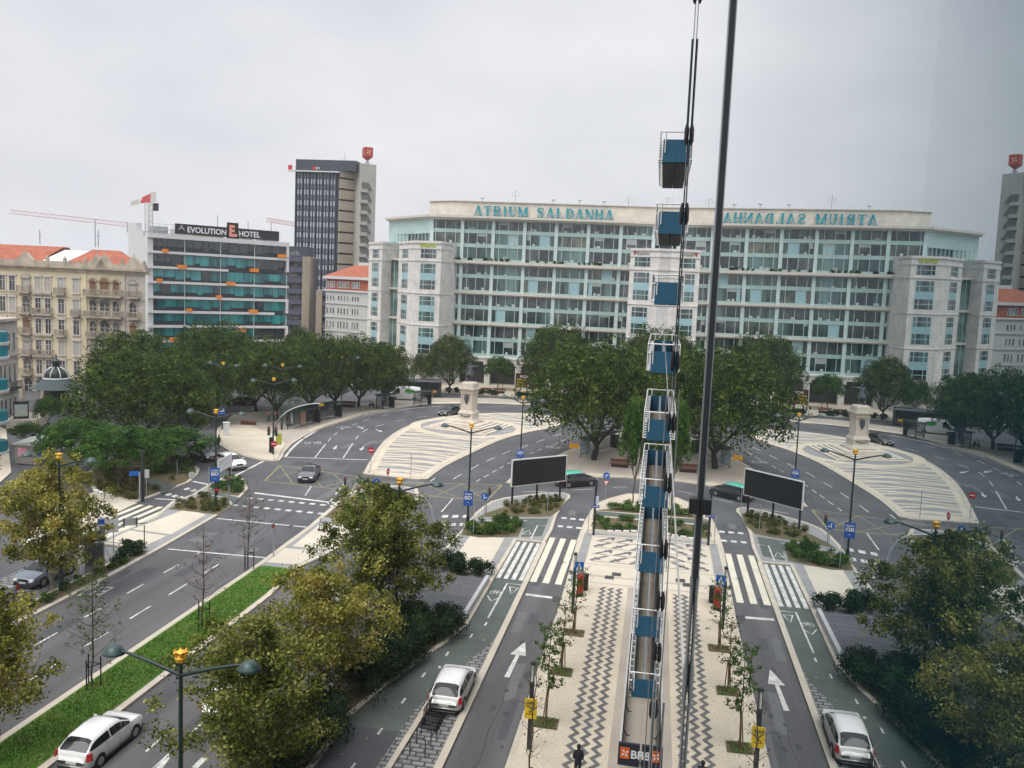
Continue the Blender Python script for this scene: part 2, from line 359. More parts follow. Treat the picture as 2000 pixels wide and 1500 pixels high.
# left plaza (bus stops and trees)
lp = gp((425, 838), (421, 850), (427, 868), (447, 882), (475, 892), (505, 899), (530, 902), (545, 901), (552, 894), (556, 884), (570, 868), (600, 849), (640, 834), (720, 808), (790, 796), (840, 790), (930, 788), (1035, 792))+gp((1035, 784), (960, 779), (860, 779), (790, 781), (740, 786), (700, 790), (640, 800), (560, 803), (500, 805), (455, 812))
lpi = island('plaza_pavement', lp, conc, .3)
b = MB()
b.sheet(inset(gp((430, 838), (425, 850), (431, 866), (449, 879), (477, 889), (505, 896), (530, 899), (542, 898), (549, 890), (553, 880), (562, 866), (540, 848), (490, 830), (455, 828), z=KH), .3), KH)
b.strip(curve(gp((605, 841), (660, 822), (735, 800), (800, 791), (870, 786), (1030, 789), z=KH), 4), 1.2, KH)
b.sheet(gp((845, 786), (1030, 787), (1030, 790), (930, 787), (850, 789), z=KH), KH+.002)
struct('plaza_cream_paving', b, cream)
# cobbled bus lane beside the plaza
bl = curve(gp((556, 890), (570, 871), (600, 852), (640, 836), (720, 809), (800, 796)), 4); bl2 = curve(gp((800, 801), (720, 814), (655, 830), (605, 851), (578, 872), (562, 890)), 4)
b = MB(); b.sheet(bl+bl2, Z1); struct('bus_lane_paving', b, setts)
# far side: second road, planting strip, cream plaza before the glass building
b = MB(); b.sheet([(-95, 166.5), (-60, 166), (-40, 164.2), (-26, 165.4), (8, 168), (12, 190), (-100, 215)], .10); struct('far_pavement', b, cream)
b = MB(); b.prism([(-64, 163.6), (-41, 162.0), (-26, 163.2), (8, 165.9), (8, 167.6), (-26, 164.9), (-41, 163.6), (-64, 165.2)], 0, .12); struct('kerb', b, kerbm)
b = MB(); b.sheet([(-140, 108), (-104, 108), (-84, 96), (-66, 76), (-58.5, 62), (-50, 56), (-50, -20), (-140, -20)], .10); struct('plaza_floor', b, cream)
b = MB()
for row in range(0, 42):                                  # dark triangles of the left plaza
    y0 = 52+row*1.5
    for k in range(26):
        xa = -110+k*2.2
        q = [(xa, y0), (xa+2.2, y0+.55), (xa, y0+1.1)] if (k+row) % 2 else [(xa+2.2, y0), (xa, y0+.55), (xa+2.2, y0+1.1)]
        q = clip(q, [(-104, 107), (-84, 95), (-68, 77), (-61, 64), (-104, 50)])
        if len(q) > 2: b.sheet(q, .104)
struct('paving_pattern', b, basalt)
# median
med = [(-28.8, -20), (-25.1, -20), (-25.1, 52), (-25.6, 57.8), (-24.6, 63), (-23.4, 70), (-22.6, 76), (-22.9, 81), (-24.3, 84.5), (-26.8, 84.8), (-29.2, 83), (-30.2, 80.7), (-30.1, 76.9), (-29.3, 67.9), (-28.9, 57.4)]
island('median_pavement', med, basaltl, .38)
b = MB(); b.sheet([(-28.4, -20), (-25.5, -20), (-25.5, 52), (-26, 57.3), (-28.5, 57.2)], KH+.02); struct('lawn', b, grass_g)
b = MB(); b.sheet([(-28.45, 58.0), (-25.9, 58.3), (-25.6, 61.8), (-28.6, 61.6)], KH); b.sheet([(-28.2, 62.2), (-25.3, 62.4), (-24.7, 68.8), (-28.6, 68.6)], KH); struct('cream_paving', b, creams)
b = MB(); b.sheet([(-29.1, 71), (-24.0, 71), (-23.2, 76), (-23.6, 82), (-26.5, 83.6), (-29, 82), (-29.6, 77)], KH+.02); struct('planting_bed', b, soil)
# west island: service road on its far side
wi = [(-37.6, -20), (-37.4, 52), (-37.7, 59.1), (-38.3, 68.1)]+gp((448, 992), (470, 972), (484, 956), (480, 942), (470, 933), (455, 930), (430, 937), (408, 948), (375, 968), (335, 982))+[(-43.1, 66), (-43.3, 58.4), (-39.2, 58.0), (-39.2, -20)]
island('west_island_pavement', wi, basaltl, .3)
b = MB(); b.sheet([(-42.6, 62.3), (-38.9, 62.0), (-39.3, 68.2), (-41.9, 69.3)], KH); b.sheet([(-42.6, 58.9), (-39.1, 58.5), (-39.0, 61.6), (-42.6, 61.9)], KH); struct('cream_paving', b, creams)
b = MB(); b.sheet([(-38.85, -20), (-37.95, -20), (-37.85, 52), (-38.1, 57.6), (-38.9, 57.6)], KH+.015)
b.sheet(gp((328, 994), (374, 974), (400, 966), (452, 986), (425, 1005), z=KH), KH+.015); b.sheet(gp((408, 958), (430, 945), (462, 935), (476, 943), (479, 955), (466, 968), (430, 964), z=KH), KH+.015); struct('planting_bed', b, soil)
b = MB(); b.sheet(gp((397, 965), (408, 960), (468, 972), (456, 984), z=KH), KH+.005); struct('cycle_path', b, bikegrn)
b = MB(); b.sheet(rect(-44.2, -39.2, -20, 58.0), Z1); b.sheet(rect(-11.2, -8.8, -20, 36), Z1-.002)
b.sheet(gp((975, 1235), (955, 1260), (922, 1285), (905, 1305), (832, 1367), (810, 1387), (787, 1420), (735, 1500))+[(-11.4, 20), (-8.78, 20)], Z2); struct('sett_paving', b, setts)
# bed north west of the service road
nb = gp((352, 898), (376, 905), (390, 918), (386, 928), (370, 943), (325, 961), (268, 982), (215, 972), (186, 962), (160, 930), (215, 895), (290, 880))
island('planting_bed', nb, soil, .35)
b = MB(); b.sheet(gp((283, 930), (345, 949), (318, 964), (262, 940), z=KH), KH+.005); struct('cycle_path', b, bikegrn)
b = MB(); b.prism(gp((186, 962), (268, 984), (150, 1040), (60, 1090), (40, 1060), (120, 985)), 0, .12); struct('pavement', b, creams)
# east strip: hedge bed, slate terrace, crossing patch, beds
ei = [(-16.4, -20), (-16.4, 66.5), (-16.2, 71), (-16.3, 77)]+gp((945, 990), (960, 981), (985, 974), (1030, 968), (1065, 964), (1100, 964), (1113, 968), (1114, 974), (1103, 983))+[(-8.7, 79), (-8.4, 72), (-8.4, 57), (-8.45, 36), (-8.5, -20), (-8.9, -20), (-8.85, 36), (-8.8, 57), (-8.9, 69.6), (-11, 69.8), (-11, -20)]
ei = [(-16.4, -20), (-16.4, 66.5), (-16.2, 71), (-16.3, 77)]+gp((945, 990), (960, 981), (985, 974), (1030, 968), (1065, 964), (1100, 964), (1113, 968), (1114, 974), (1103, 983))+[(-8.6, 79), (-8.4, 74), (-8.5, 69.9), (-11.0, 69.9), (-11.0, 59.6), (-10.95, 51), (-11.6, 47.8), (-13.1, 42.9), (-14.0, 38.3), (-14.0, -20)]
island('east_island_pavement', ei, basaltl, .3)
b = MB(); b.prism(rect(-8.78, -8.4, -20, 69.9), 0, KH); b.prism([(-11.0, 30), (-10.75, 30), (-10.45, 41.3), (-10.75, 41.5)], 0, .1); b.prism([(-10.75, 41.2), (-10.45, 41.0), (-9.9, 41.2), (-10.1, 41.5)], 0, .1); struct('kerb', b, kerbm)
b = MB(); b.sheet([(-8.78, 37.5), (-8.78, 69.9), (-11.1, 69.9), (-11.1, 51), (-11.8, 47.8), (-13.3, 42.9), (-14.2, 38.3), (-14.2, 37.5)], Z1); struct('cycle_lane', b, bikegrn)
b = MB(); b.sheet([(-14.9, 60.2), (-11.9, 60.5), (-12.1, 70.0), (-15.1, 69.8)], KH); struct('cream_paving', b, creams)
b = MB(); b.sheet(gp((900, 1044), (910, 1024), (985, 1017), (1020, 1030), (1012, 1048), (937, 1050), z=KH), KH+.015)
b.sheet(gp((934, 1010), (950, 1002), (1000, 985), (1060, 972), (1105, 974), (1095, 995), (1075, 1009), z=KH), KH+.015)
b.sheet([(-16.1, -20), (-14.3, -20), (-14.3, 38.3), (-13.4, 43), (-11.9, 48), (-11.4, 50.9), (-16.1, 50.9)], KH+.015); struct('planting_bed', b, soil)
b = MB(); b.sheet(gp((940, 1013), (1072, 1013), (1058, 1047), (1018, 1049), (1024, 1032), (990, 1016), z=KH), KH+.005); struct('cycle_path', b, bikegrn)
b = MB(); b.prism([(-16.0, 51.0), (-11.5, 51.0), (-11.5, 58.9), (-16.0, 58.7)], KH, .42); struct('terrace_paving', b, slate)
t = thing('terrace_wall', 'low white stone wall along the grey slab terrace beside the cycle lane', 'wall', loc=(-11.35, 55, 0))
b = MB(); b.hexa([(-11.5, 51, 0), (-11.2, 51, 0), (-11.2, 59.2, 0), (-11.5, 59.2, 0)], [(-11.5, 51, .55), (-11.22, 51, .55), (-11.22, 59.2, .55), (-11.5, 59.2, .55)]); b.build('wall_body', mat('wall_white', (.42, .42, .42), .7), t)
# right pavement at the foot of the glass front
rp = [(-5.75, -20), (-5.6, 57), (-5.75, 66), (-5.9, 72.5), (-5.8, 78), (-5.5, 82.5)]+curve(gp((1165, 985), (1190, 975), (1225, 966)), 3)+[(3, 92), (9, 92), (9, -20)]
island('pavement', rp, cream, .3)
b = MB(); b.prism(rect(-1.05, .5, -20, 61), KH-.01, KH); b.prism([(-4.9, 61.2), (9, 61.2), (9, 65.4), (-4.9, 65.4)], KH-.01, KH); b.prism(rect(-5.4, 9, 74.4, 75.2), 0, KH+.01); struct('concrete_paving', b, conc)
b = MB(); b.prism([(-4.9, 61.3), (9, 61.3), (9, 62.6), (-4.9, 62.6)], KH, KH+.004); b.prism([(-4.9, 62.9), (9, 62.9), (9, 65.3), (-4.9, 65.3)], KH, KH+.004); b.prism(rect(-4.6, 9, 65.7, 73.6), KH-.02, KH+.003)
struct('cream_paving', b, creams)
b = MB(); b.prism(rect(-5.42, -4.7, 61, 74), KH-.02, KH+.005); b.sheet(rect(-4.6, 9, 73.65, 74.4), KH+.008); struct('grey_paving', b, basaltl)
z = KH+.006; b = MB()
for cx in (-2.85, -2.25, -1.65):
    pts = []; y = 18.
    k = 0
    while y < 60.6: pts.append((cx+(.16 if k % 2 else -.16), y)); y += .42; k += 1
    b.strip(pts, .27, z)
for yy in (66.2, 68.1, 69.9, 71.7, 73.2): b.sheet(rect(-4.3, 9, yy, yy+.12), z)
for j, yy in enumerate((66.35, 70.05)):
    for k in range(8):
        x0 = -4.3+k*1.6; b.strip([(x0, yy+.1), (x0+1.3, yy+1.5), (x0+.3, yy+1.9), (x0+1.6, yy+3.2)], .34, z+.001); b.sheet([(x0+.2, yy+.3), (x0+.9, yy+.3), (x0+.3, yy+1.0)], z); b.sheet([(x0+.9, yy+3.1), (x0+1.6, yy+2.2), (x0+1.6, yy+3.1)], z)
struct('paving_pattern', b, basalt)
b = MB(); b.sheet([(-4.9, 75.4), (9, 75.4), (9, 80.2), (-5.0, 79.8)], KH+.01); b.sheet([(-4.7, 82.4), (3, 86.8), (3, 82.6), (-5.1, 82.0)], KH+.01); struct('planting_bed', b, soil)
b = MB(); b.sheet([(-5.2, 80.2), (9, 80.6), (9, 82.3), (-5.2, 81.8)], KH+.012); struct('cycle_path', b, bikegrn)
# bus stop pavement under the big trees
bp_ = gp((988, 944), (1000, 933), (1105, 883), (1165, 861), (1215, 845))+[(3, 139), (14, 139), (14, 97.5)]+gp((1222, 934), (1160, 934), (1060, 942), (1010, 947))
island('bus_stop_pavement', bp_, conc, .35)
b = MB(); q = gp((1005, 943), (1060, 938), (1160, 931), (1222, 930), z=KH)+[(9, 98.6), (9, 101), (-3, 99)]+gp((1160, 924), (1060, 932), (1015, 941), z=KH); b.sheet(q, KH); struct('cream_paving', b, cream)

# ---------------- painted markings ----------------
k = MB()
def ln(pts, w_, m=0, z=Z2): k.strip(pts, w_, z, m)
def pl(w_, *pts, m=0, n=1): ln(curve(gp(*pts), n) if n > 1 else gp(*pts), w_, m)
y = 60.2
for i in range(14): ln([(-34.45, y), (-34.45, y-1.9)], .12, 0); ln([(-31.7, y-3.4), (-31.7, y-5.6)], .12, 0); y -= 4.3
for yy in np.arange(-10, 55, 5.0): ln([(-20.8, yy), (-20.8, yy+3)], .12)
ln([(-37.2, 58.9), (-29.1, 59.3)], .2); ln([(-38, 67.8), (-29.5, 67.9)], .22); ln([(-39.2, 77.2), (-30.1, 76.3)], .42)
for i in range(9):
    for yy in (75.0, 72.1): x0 = -38.9+i*1.08-(75-yy)*.02; k.sheet([(x0, yy), (x0+.55, yy-.02), (x0+.55, yy+.5), (x0, yy+.52)], Z2, 0 if i > 2 else 1)
ln([(-44.1, 94.0), (-34.1, 96.4)], .22)
pl(.14, (670, 895), (689, 866)); pl(.14, (615, 894), (636, 867))
for a, c in (((641, 862), (646, 855)), ((652, 850), (659, 845)), ((667, 839), (675, 835)), ((687, 831), (697, 827)), ((710, 822), (722, 818)), ((745, 813), (760, 810)), ((790, 806), (806, 804)),
             ((694, 858), (700, 851)), ((708, 844), (718, 838)), ((734, 833), (750, 829)), ((772, 823), (790, 820)), ((815, 816), (835, 813)), ((700, 836), (712, 833))): pl(.12, a, c)
pl(.3, (557, 892), (575, 871), (603, 850), (640, 832), (688, 816), (750, 804), (812, 797), (862, 793), n=4)
for q in (((885, 936), (901, 926)), ((920, 916), (935, 908)), ((950, 901), (966, 894)), ((981, 887), (997, 880)), ((1015, 876), (1031, 869)), ((1048, 864), (1064, 858)), ((1080, 852), (1096, 847)),
          ((930, 941), (938, 936)), ((945, 932), (955, 927)), ((961, 923), (970, 918)), ((976, 915), (984, 910)), ((991, 906), (998, 903)), ((1035, 886), (1043, 883)), ((1050, 880), (1058, 877)), ((1065, 874), (1073, 871)), ((1080, 869), (1090, 865)), ((1096, 862), (1104, 859)),
          ((862, 1000), (875, 985)), ((876, 984), (885, 973)), ((840, 940), (850, 934))): pl(.13, *q)
pl(.12, (1020, 961), (1068, 960)); pl(.12, (1120, 957), (1158, 955)); pl(.12, (1198, 952), (1225, 951)); pl(.25, (1108, 886), (1150, 870), (1205, 848), n=3)
pl(.12, (655, 966), (672, 945)); pl(.12, (640, 985), (650, 973)); pl(.12, (716, 982), (731, 960)); pl(.12, (596, 968), (608, 950))
for x in (865, 885, 905): k.sheet(gp((x, 1006), (x+11, 1006), (x+9, 1011), (x-3, 1011)), Z2); k.sheet(gp((x-6, 1022), (x+6, 1022), (x+4, 1027), (x-8, 1027)), Z2)
pl(.2, (862, 1050), (889, 1051))
pl(.15, (470, 806), (500, 798)); pl(.15, (385, 868), (400, 859)); pl(.15, (395, 838), (410, 830)); pl(.3, (448, 935), (518, 899)); pl(.35, (376, 940), (415, 948))
for i in range(3): k.sheet(gp((358+i*13, 955+i*3), (368+i*13, 952+i*3), (372+i*13, 955+i*3), (362+i*13, 958+i*3)), Z2); k.sheet(gp((322+i*12, 966+i*3), (332+i*12, 963+i*3), (337+i*12, 966+i*3), (327+i*12, 969+i*3)), Z2)
pl(.3, (303, 974), (352, 977))
for i in range(4): k.sheet([(-46.9+i*1.0, 60.2), (-46.4+i*1.0, 60.2), (-46.4+i*1.0, 69.6), (-46.9+i*1.0, 69.6)], Z2, 2)
for i in range(3): k.sheet(rect(-8.35+i*.95, -7.85+i*.95, 60.3, 71.9), Z2, 2)
for i in range(4): k.sheet(rect(-10.95+i*.58, -10.62+i*.58, 60.3, 69.8), Z2+.004, 0)
ln([(-8.2, 57.6), (-5.9, 57.5)], .4)
for i in range(3):
    for yy in (75.4, 78.3): k.sheet(rect(-8.1+i*.85, -7.6+i*.85, yy, yy+.6), Z2)
# arrow, cycle symbols, give-way triangles
k.add([(-7.35, 44.6, Z2), (-7.05, 44.6, Z2), (-6.98, 47.6, Z2), (-6.6, 47.6, Z2), (-6.95, 49.6, Z2), (-7.55, 47.6, Z2), (-7.2, 47.6, Z2)], [(0, 1, 2, 6), (5, 3, 4)], 0)
z = Z2+.002
ln([(-9.95, 52.6), (-9.9, 59.4), (-8.85, 59.4)], .12, 0, z)
pl(.1, (952, 1163), (959, 1174), (975, 1168)); ln([(-9.55, 58.7), (-8.95, 58.7), (-9.25, 57.3), (-9.6, 58.8)], .1, 0, z)
for c in ((-10.6, 57.3), (-10.15, 57.3)): ln([(c[0]+.16*cos(t), c[1]+.3*sin(t)) for t in np.linspace(0, 2*pi, 13)], .05, 0, z)
ln([(-10.6, 57.3), (-10.45, 57.75), (-10.25, 57.7), (-10.15, 57.3)], .05, 0, z); ln([(-10.45, 57.75), (-10.35, 57.35), (-10.15, 57.3)], .05, 0, z)
for yy, xx in ((51.3, -9.9), (49.2, -10.4), (46.3, -11.2), (43.3, -11.8), (40.2, -12.0), (37.0, -12.2), (33.8, -12.4)): ln([(xx, yy), (xx+.02, yy+.6)], .12, 0, z)
for a in ((-10.0, 72.2), (-10.4, 71.6)): pass
zz = KH+.008
k.strip(gp((1015, 1050), (1037, 1052), (1050, 1026), (1070, 1028), z=KH), .12, zz); k.strip(gp((1020, 1043), (1034, 1035), (1036, 1044), (1020, 1043), z=KH), .1, zz); k.strip(gp((945, 1017), (1030, 1017), z=KH), .1, zz)
k.strip(gp((405, 966), (440, 972), (452, 982), z=KH), .12, zz); k.strip(gp((425, 973), (436, 978), (420, 979), z=KH), .1, zz)
def arrow(c, a, L=2.6):
    ca, sa = cos(a), sin(a); f = lambda u, v: (c[0]+ca*u-sa*v, c[1]+sa*u+ca*v, Z2)
    k.add([f(-.1, -L/2), f(.1, -L/2), f(.1, .1), f(.35, .1), f(0, L/2), f(-.35, .1), f(-.1, .1)], [(0, 1, 2, 6), (5, 3, 4)], 0)
for px, py, a in ((655, 874, pi+.25), (707, 876, pi+.2), (704, 835, pi+.75), (740, 841, pi+.75), (175, 1150, .1)): arrow(G(px, py), a)
tb = text_mb('BUS', 1.0, 0)
for px, py, a, s in ((608, 865, pi+.45, (1.35, 2.4)), (670, 835, pi+.9, (1.2, 2.0)), (180, 1152, pi, (1.2, 2.4)), (1085, 874, -.35, (1.2, 2.2))):
    c = G(px, py); ca, sa = cos(a), sin(a)
    k.add([(c[0]+ca*(x-1)*s[0]-sa*(y-.35)*s[1], c[1]+sa*(x-1)*s[0]+ca*(y-.35)*s[1], Z2) for x, y, zz_ in tb.v], tb.f, 1)
k.sheet(gp((338, 1472), (318, 1500), (296, 1520), (270, 1540), (300, 1500)), Z2); k.strip(gp((285, 1468), (330, 1428)), .12, Z2); k.strip(gp((380, 1500), (400, 1480)), .3, Z2)
struct('road_markings', k, [paint, paintw, paintc])
k = MB()
def box_junction(c4, nx=3):
    P = [np.array(G(*q)) for q in c4]; lerp = lambda a, b, t: a*(1-t)+b*t
    for i in range(4): k.strip([P[i], P[(i+1) % 4]], .16, Z2)
    for i in range(nx):
        t0, t1 = i/nx, (i+1)/nx
        for (a, b, c, d) in ((t0, 0, t1, 1), (t1, 0, t0, 1)):
            k.strip([lerp(lerp(P[0], P[1], a), lerp(P[3], P[2], a), b), lerp(lerp(P[0], P[1], c), lerp(P[3], P[2], c), d)], .1, Z2+.002)
box_junction(((547, 909), (704, 932), (687, 959), (517, 939))); box_junction(((740, 941), (981, 947), (950, 978), (800, 966)))
struct('yellow_box_markings', k, yell)
# drains and manholes
k = MB()
for px, py in ((1087, 1168), (1086, 1174), (248, 1116), (240, 1121), (655, 887), (593, 857)):
    c = G(px, py); k.sheet([(c[0]-.3, c[1]-.25), (c[0]+.3, c[1]-.25), (c[0]+.3, c[1]+.25), (c[0]-.3, c[1]+.25)], Z2+.003)
for px, py in ((1204, 1122), (1190, 1128), (948, 1102)):
    c = G(px, py, KH); k.sheet([(c[0]-.35, c[1]-.4), (c[0]+.35, c[1]-.4), (c[0]+.35, c[1]+.4), (c[0]-.35, c[1]+.4)], KH+.012)
rd = random.Random(4)
for i in range(46):
    x, y = rd.choice(((rd.uniform(-37, -29.5), rd.uniform(30, 95)), (rd.uniform(-24, -17), rd.uniform(30, 90)), (rd.uniform(-8, -6), rd.uniform(33, 60)), (rd.uniform(-17, -9), rd.uniform(95, 125))))
    r_ = rd.uniform(.08, .28); k.sheet([(x+r_*cos(q)*rd.uniform(.6, 1.2), y+r_*2*sin(q)*rd.uniform(.6, 1.2)) for q in np.linspace(0, 2*pi, 9)[:-1]], Z2+.004+.0001*i)
struct('drain_covers', k, mat('drain_iron', (.05, .05, .05), .8))
k = MB(); random.seed(3)
ln_ = [(-6.95+.08*sin(i*.9)-.004*i, 42.5-i*.7) for i in range(26)]
k.strip(ln_, .045, Z2-.001)
k2 = MB(); rp_ = random.Random(9)
for (x0, x1, y0, y1, w0, w1) in ((-37, -29.5, 32, 90, 1.2, 6), (-24.5, -17, 30, 80, 1.0, 5), (-8.2, -6, 34, 80, .6, 4), (-42, -20, 84, 92, 2, 3), (-40, -36, 100, 130, 2, 5), (-18, -9, 92, 130, 2, 6)):
    for i in range(7): x, y, a_, b_ = rp_.uniform(x0, x1), rp_.uniform(y0, y1), w0*rp_.uniform(.5, 1.2), w1*rp_.uniform(.4, 1.2); k2.sheet([(x, y), (x+a_, y+.1), (x+a_*.95, y+b_), (x-.05, y+b_*.97)], Z1+.001+.0001*i, i % 2)
struct('road_patches', k2, [asphalt_d, mat('asphalt_faded', (.125, .125, .128), .85, var=.12, sc=.6, fine=.2, fsc=12)])
struct('tar_seam', k, mat('tar', (.03, .03, .03), .7))
# ---------------- buildings ----------------
random.seed(11)
def windows(parts, name, mats, parent, label=None):
    """parts: list of (size, MB). The 100 largest are parts of their own, the rest one stuff part"""
    parts = sorted(parts, key=lambda q: -q[0])
    for a, mb in parts[:100]: mb.build(name, mats, parent)
    if len(parts) > 100:
        m = MB()
        for a, q in parts[100:]:
            o = len(m.v); m.v += q.v; m.f += [[i+o for i in f] for f in q.f]; m.m += q.m; m.sm += q.sm
        m.build(name, mats, parent, kind='stuff')
# ===== long glass office building with the big letters =====
stonew = brickmat('white_stone_cladding', (.68, .66, .63), (.63, .61, .58), (.48, .47, .45), 1.3, .62, .02, vert=True)
ledge = mat('cream_ledge', (.58, .55, .48), .7, var=.06)
spand = mat('pale_green_spandrel', (.35, .49, .46), .25, var=.08, sc=.4, spec=.6)
spandb = mat('pale_blue_panel', (.3, .48, .52), .3, var=.05, spec=.6)
mull = mat('pale_mullion', (.5, .62, .6), .5)
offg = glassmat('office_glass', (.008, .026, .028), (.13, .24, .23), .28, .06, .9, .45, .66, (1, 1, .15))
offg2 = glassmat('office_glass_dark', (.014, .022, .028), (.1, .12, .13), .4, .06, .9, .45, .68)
glb = glassmat('stair_glass', (.05, .1, .095), (.22, .34, .31), .35, .08, .8)
penth = brickmat('penthouse_panels', (.68, .63, .54), (.66, .61, .52), (.54, .5, .43), 2.4, 1.4, .02, vert=True)
teal = mat('teal_letters', (.0, .26, .33), .4, var=.04)
offg3 = glassmat('office_glass_lit_room', (.03, .05, .045), (.16, .17, .12), .5, .06, .9, .45, .66); blind = mat('window_blind', (.34, .38, .36), .7)
desk = mat('desk_white', (.5, .52, .5), .6); lampm = bpy.data.materials.new('ceiling_lamp'); lampm.use_nodes = True
lampm.node_tree.nodes['Principled BSDF'].inputs['Emission Color'].default_value = (1, .85, .35, 1); lampm.node_tree.nodes['Principled BSDF'].inputs['Emission Strength'].default_value = 1.0
A = Wall((-50.7, 180.0), (22, 181.2))
at_ = thing('office_building', 'long white stone and green glass office block with teal letters along its roof', 'building', loc=(-25, 180, 0))
b = MB(); A.box(b, .3, 72, 6.3, 36.4, -26, -.9)
b.add([A.P(0, 0, -.9), A.P(0, 36.4, -.9), (-64.8, 193.7, 36.4), (-64.8, 193.7, 0)], [(0, 1, 2, 3)]); b.build('building_core', spand, at_)
b = MB(); A.box(b, 3, 72, 0, 6.3, -12, -3.2); b.build('ground_floor_shop', mat('shop_dark', (.03, .035, .04), .3, var=.4, sc=.3, spec=.7), at_)
lev = [6.3, 9.85, 13.4, 16.75, 20.1, 23.5, 26.9, 30.1, 33.15, 36.0]
col0 = A.uz(897, 600)[0]; bw = 6.86
wins = []
for f in range(9):
    z0, z1 = lev[f], lev[f+1]; sill = z0+.62; head = z1-.22
    us = [0.15 if f >= 6 else 3.2]+[col0+bw*k for k in range(11)]; us = [u for i, u in enumerate(us) if i == 0 or u > us[0]+.5]
    for i in range(len(us)-1):
        ua, ub = us[i]+(.5 if i else .05), us[i+1]-.5
        if ub-ua < .6: continue
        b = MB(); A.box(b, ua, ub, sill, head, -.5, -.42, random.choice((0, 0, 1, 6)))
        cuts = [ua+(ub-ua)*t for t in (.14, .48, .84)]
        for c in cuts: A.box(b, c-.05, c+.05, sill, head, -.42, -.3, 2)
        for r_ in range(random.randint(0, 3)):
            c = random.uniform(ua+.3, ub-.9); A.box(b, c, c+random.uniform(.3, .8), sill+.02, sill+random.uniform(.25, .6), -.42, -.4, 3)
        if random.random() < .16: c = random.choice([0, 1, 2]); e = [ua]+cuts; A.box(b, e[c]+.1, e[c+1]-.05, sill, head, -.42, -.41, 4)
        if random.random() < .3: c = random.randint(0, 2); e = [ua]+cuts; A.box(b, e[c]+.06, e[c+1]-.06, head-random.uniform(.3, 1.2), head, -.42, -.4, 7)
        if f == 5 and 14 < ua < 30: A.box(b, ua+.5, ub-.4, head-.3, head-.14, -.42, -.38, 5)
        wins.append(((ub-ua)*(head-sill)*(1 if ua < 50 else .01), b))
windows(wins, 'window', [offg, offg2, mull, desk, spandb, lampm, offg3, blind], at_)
b = MB()
for f in range(9):
    z0 = lev[f]; A.box(b, .02 if f >= 6 else 3.1, 72, z0-.2 if f else z0, z0+.6, -.9, -.3)
A.box(b, .02, 72, 35.6, 36.3, -.9, -.3)
b.build('spandrel_band', spand, at_)
for k_ in range(-1, 11):
    u = col0+bw*k_
    if u < .2: continue
    b = MB(); A.box(b, u-.38, u+.38, 6.3 if k_ > 0 or u > 4 else 26.9, 36.0, -.6, -.12); b.build('facade_column', mull, at_)
for z_, d, h in ((13.4, .35, .45), (20.1, .35, .45), (26.75, .75, .6)):
    b = MB(); A.box(b, 3.0, 72, z_-h/2, z_+h/2, -.9, d); A.box(b, 3.0, 72, z_-h/2-.22, z_-h/2, -.9, d-.25); b.build('stone_ledge', ledge, at_)
b = MB(); A.box(b, -.3, 72.2, 36.1, 36.6, -2, 1.1); A.box(b, -.15, 72, 35.75, 36.1, -2, .6)
Sd = Wall((-50.7, 180), (-64.8, 193.7)); n0 = Sd.n
if n0 @ np.array([-1., -1.]) < 0: Sd.n = -n0
Sd.box(b, .2, 20, 36.1, 36.6, -2, 1.0); Sd.box(b, .1, 19.8, 35.75, 36.1, -2, .5); b.build('cornice', ledge, at_)
b = MB(); Sd.box(b, .1, 19.6, 6, 33.6-3.4, -.8, -.05); Sd.box(b, .1, 19.6, 32.6, 35.8, -.8, -.05); Sd.box(b, .1, 19.6, 30.1, 32.6, -.8, -.3, 1)
for k_ in range(12): Sd.box(b, .6+k_*1.6, .72+k_*1.6, 30.1, 32.6, -.3, -.02)
b.build('side_glazing', [spand, offg2], at_)
b = MB(); A.box(b, 5, 72, 36.55, 36.62, -24, -.5)
b2 = MB()
for k_ in range(36): u = 1.5+k_*2; b2.bar(A.P(u, 36.6, .6), A.P(u, 37.4, .6), .03, n=4)
b2.bar(A.P(0, 37.4, .6), A.P(71, 37.4, .6), .03, n=4); b2.bar(A.P(0, 37.0, .6), A.P(71, 37.0, .6), .02, n=4)
b.build('roof_deck', conc, at_); b2.build('roof_railing', steel, at_)
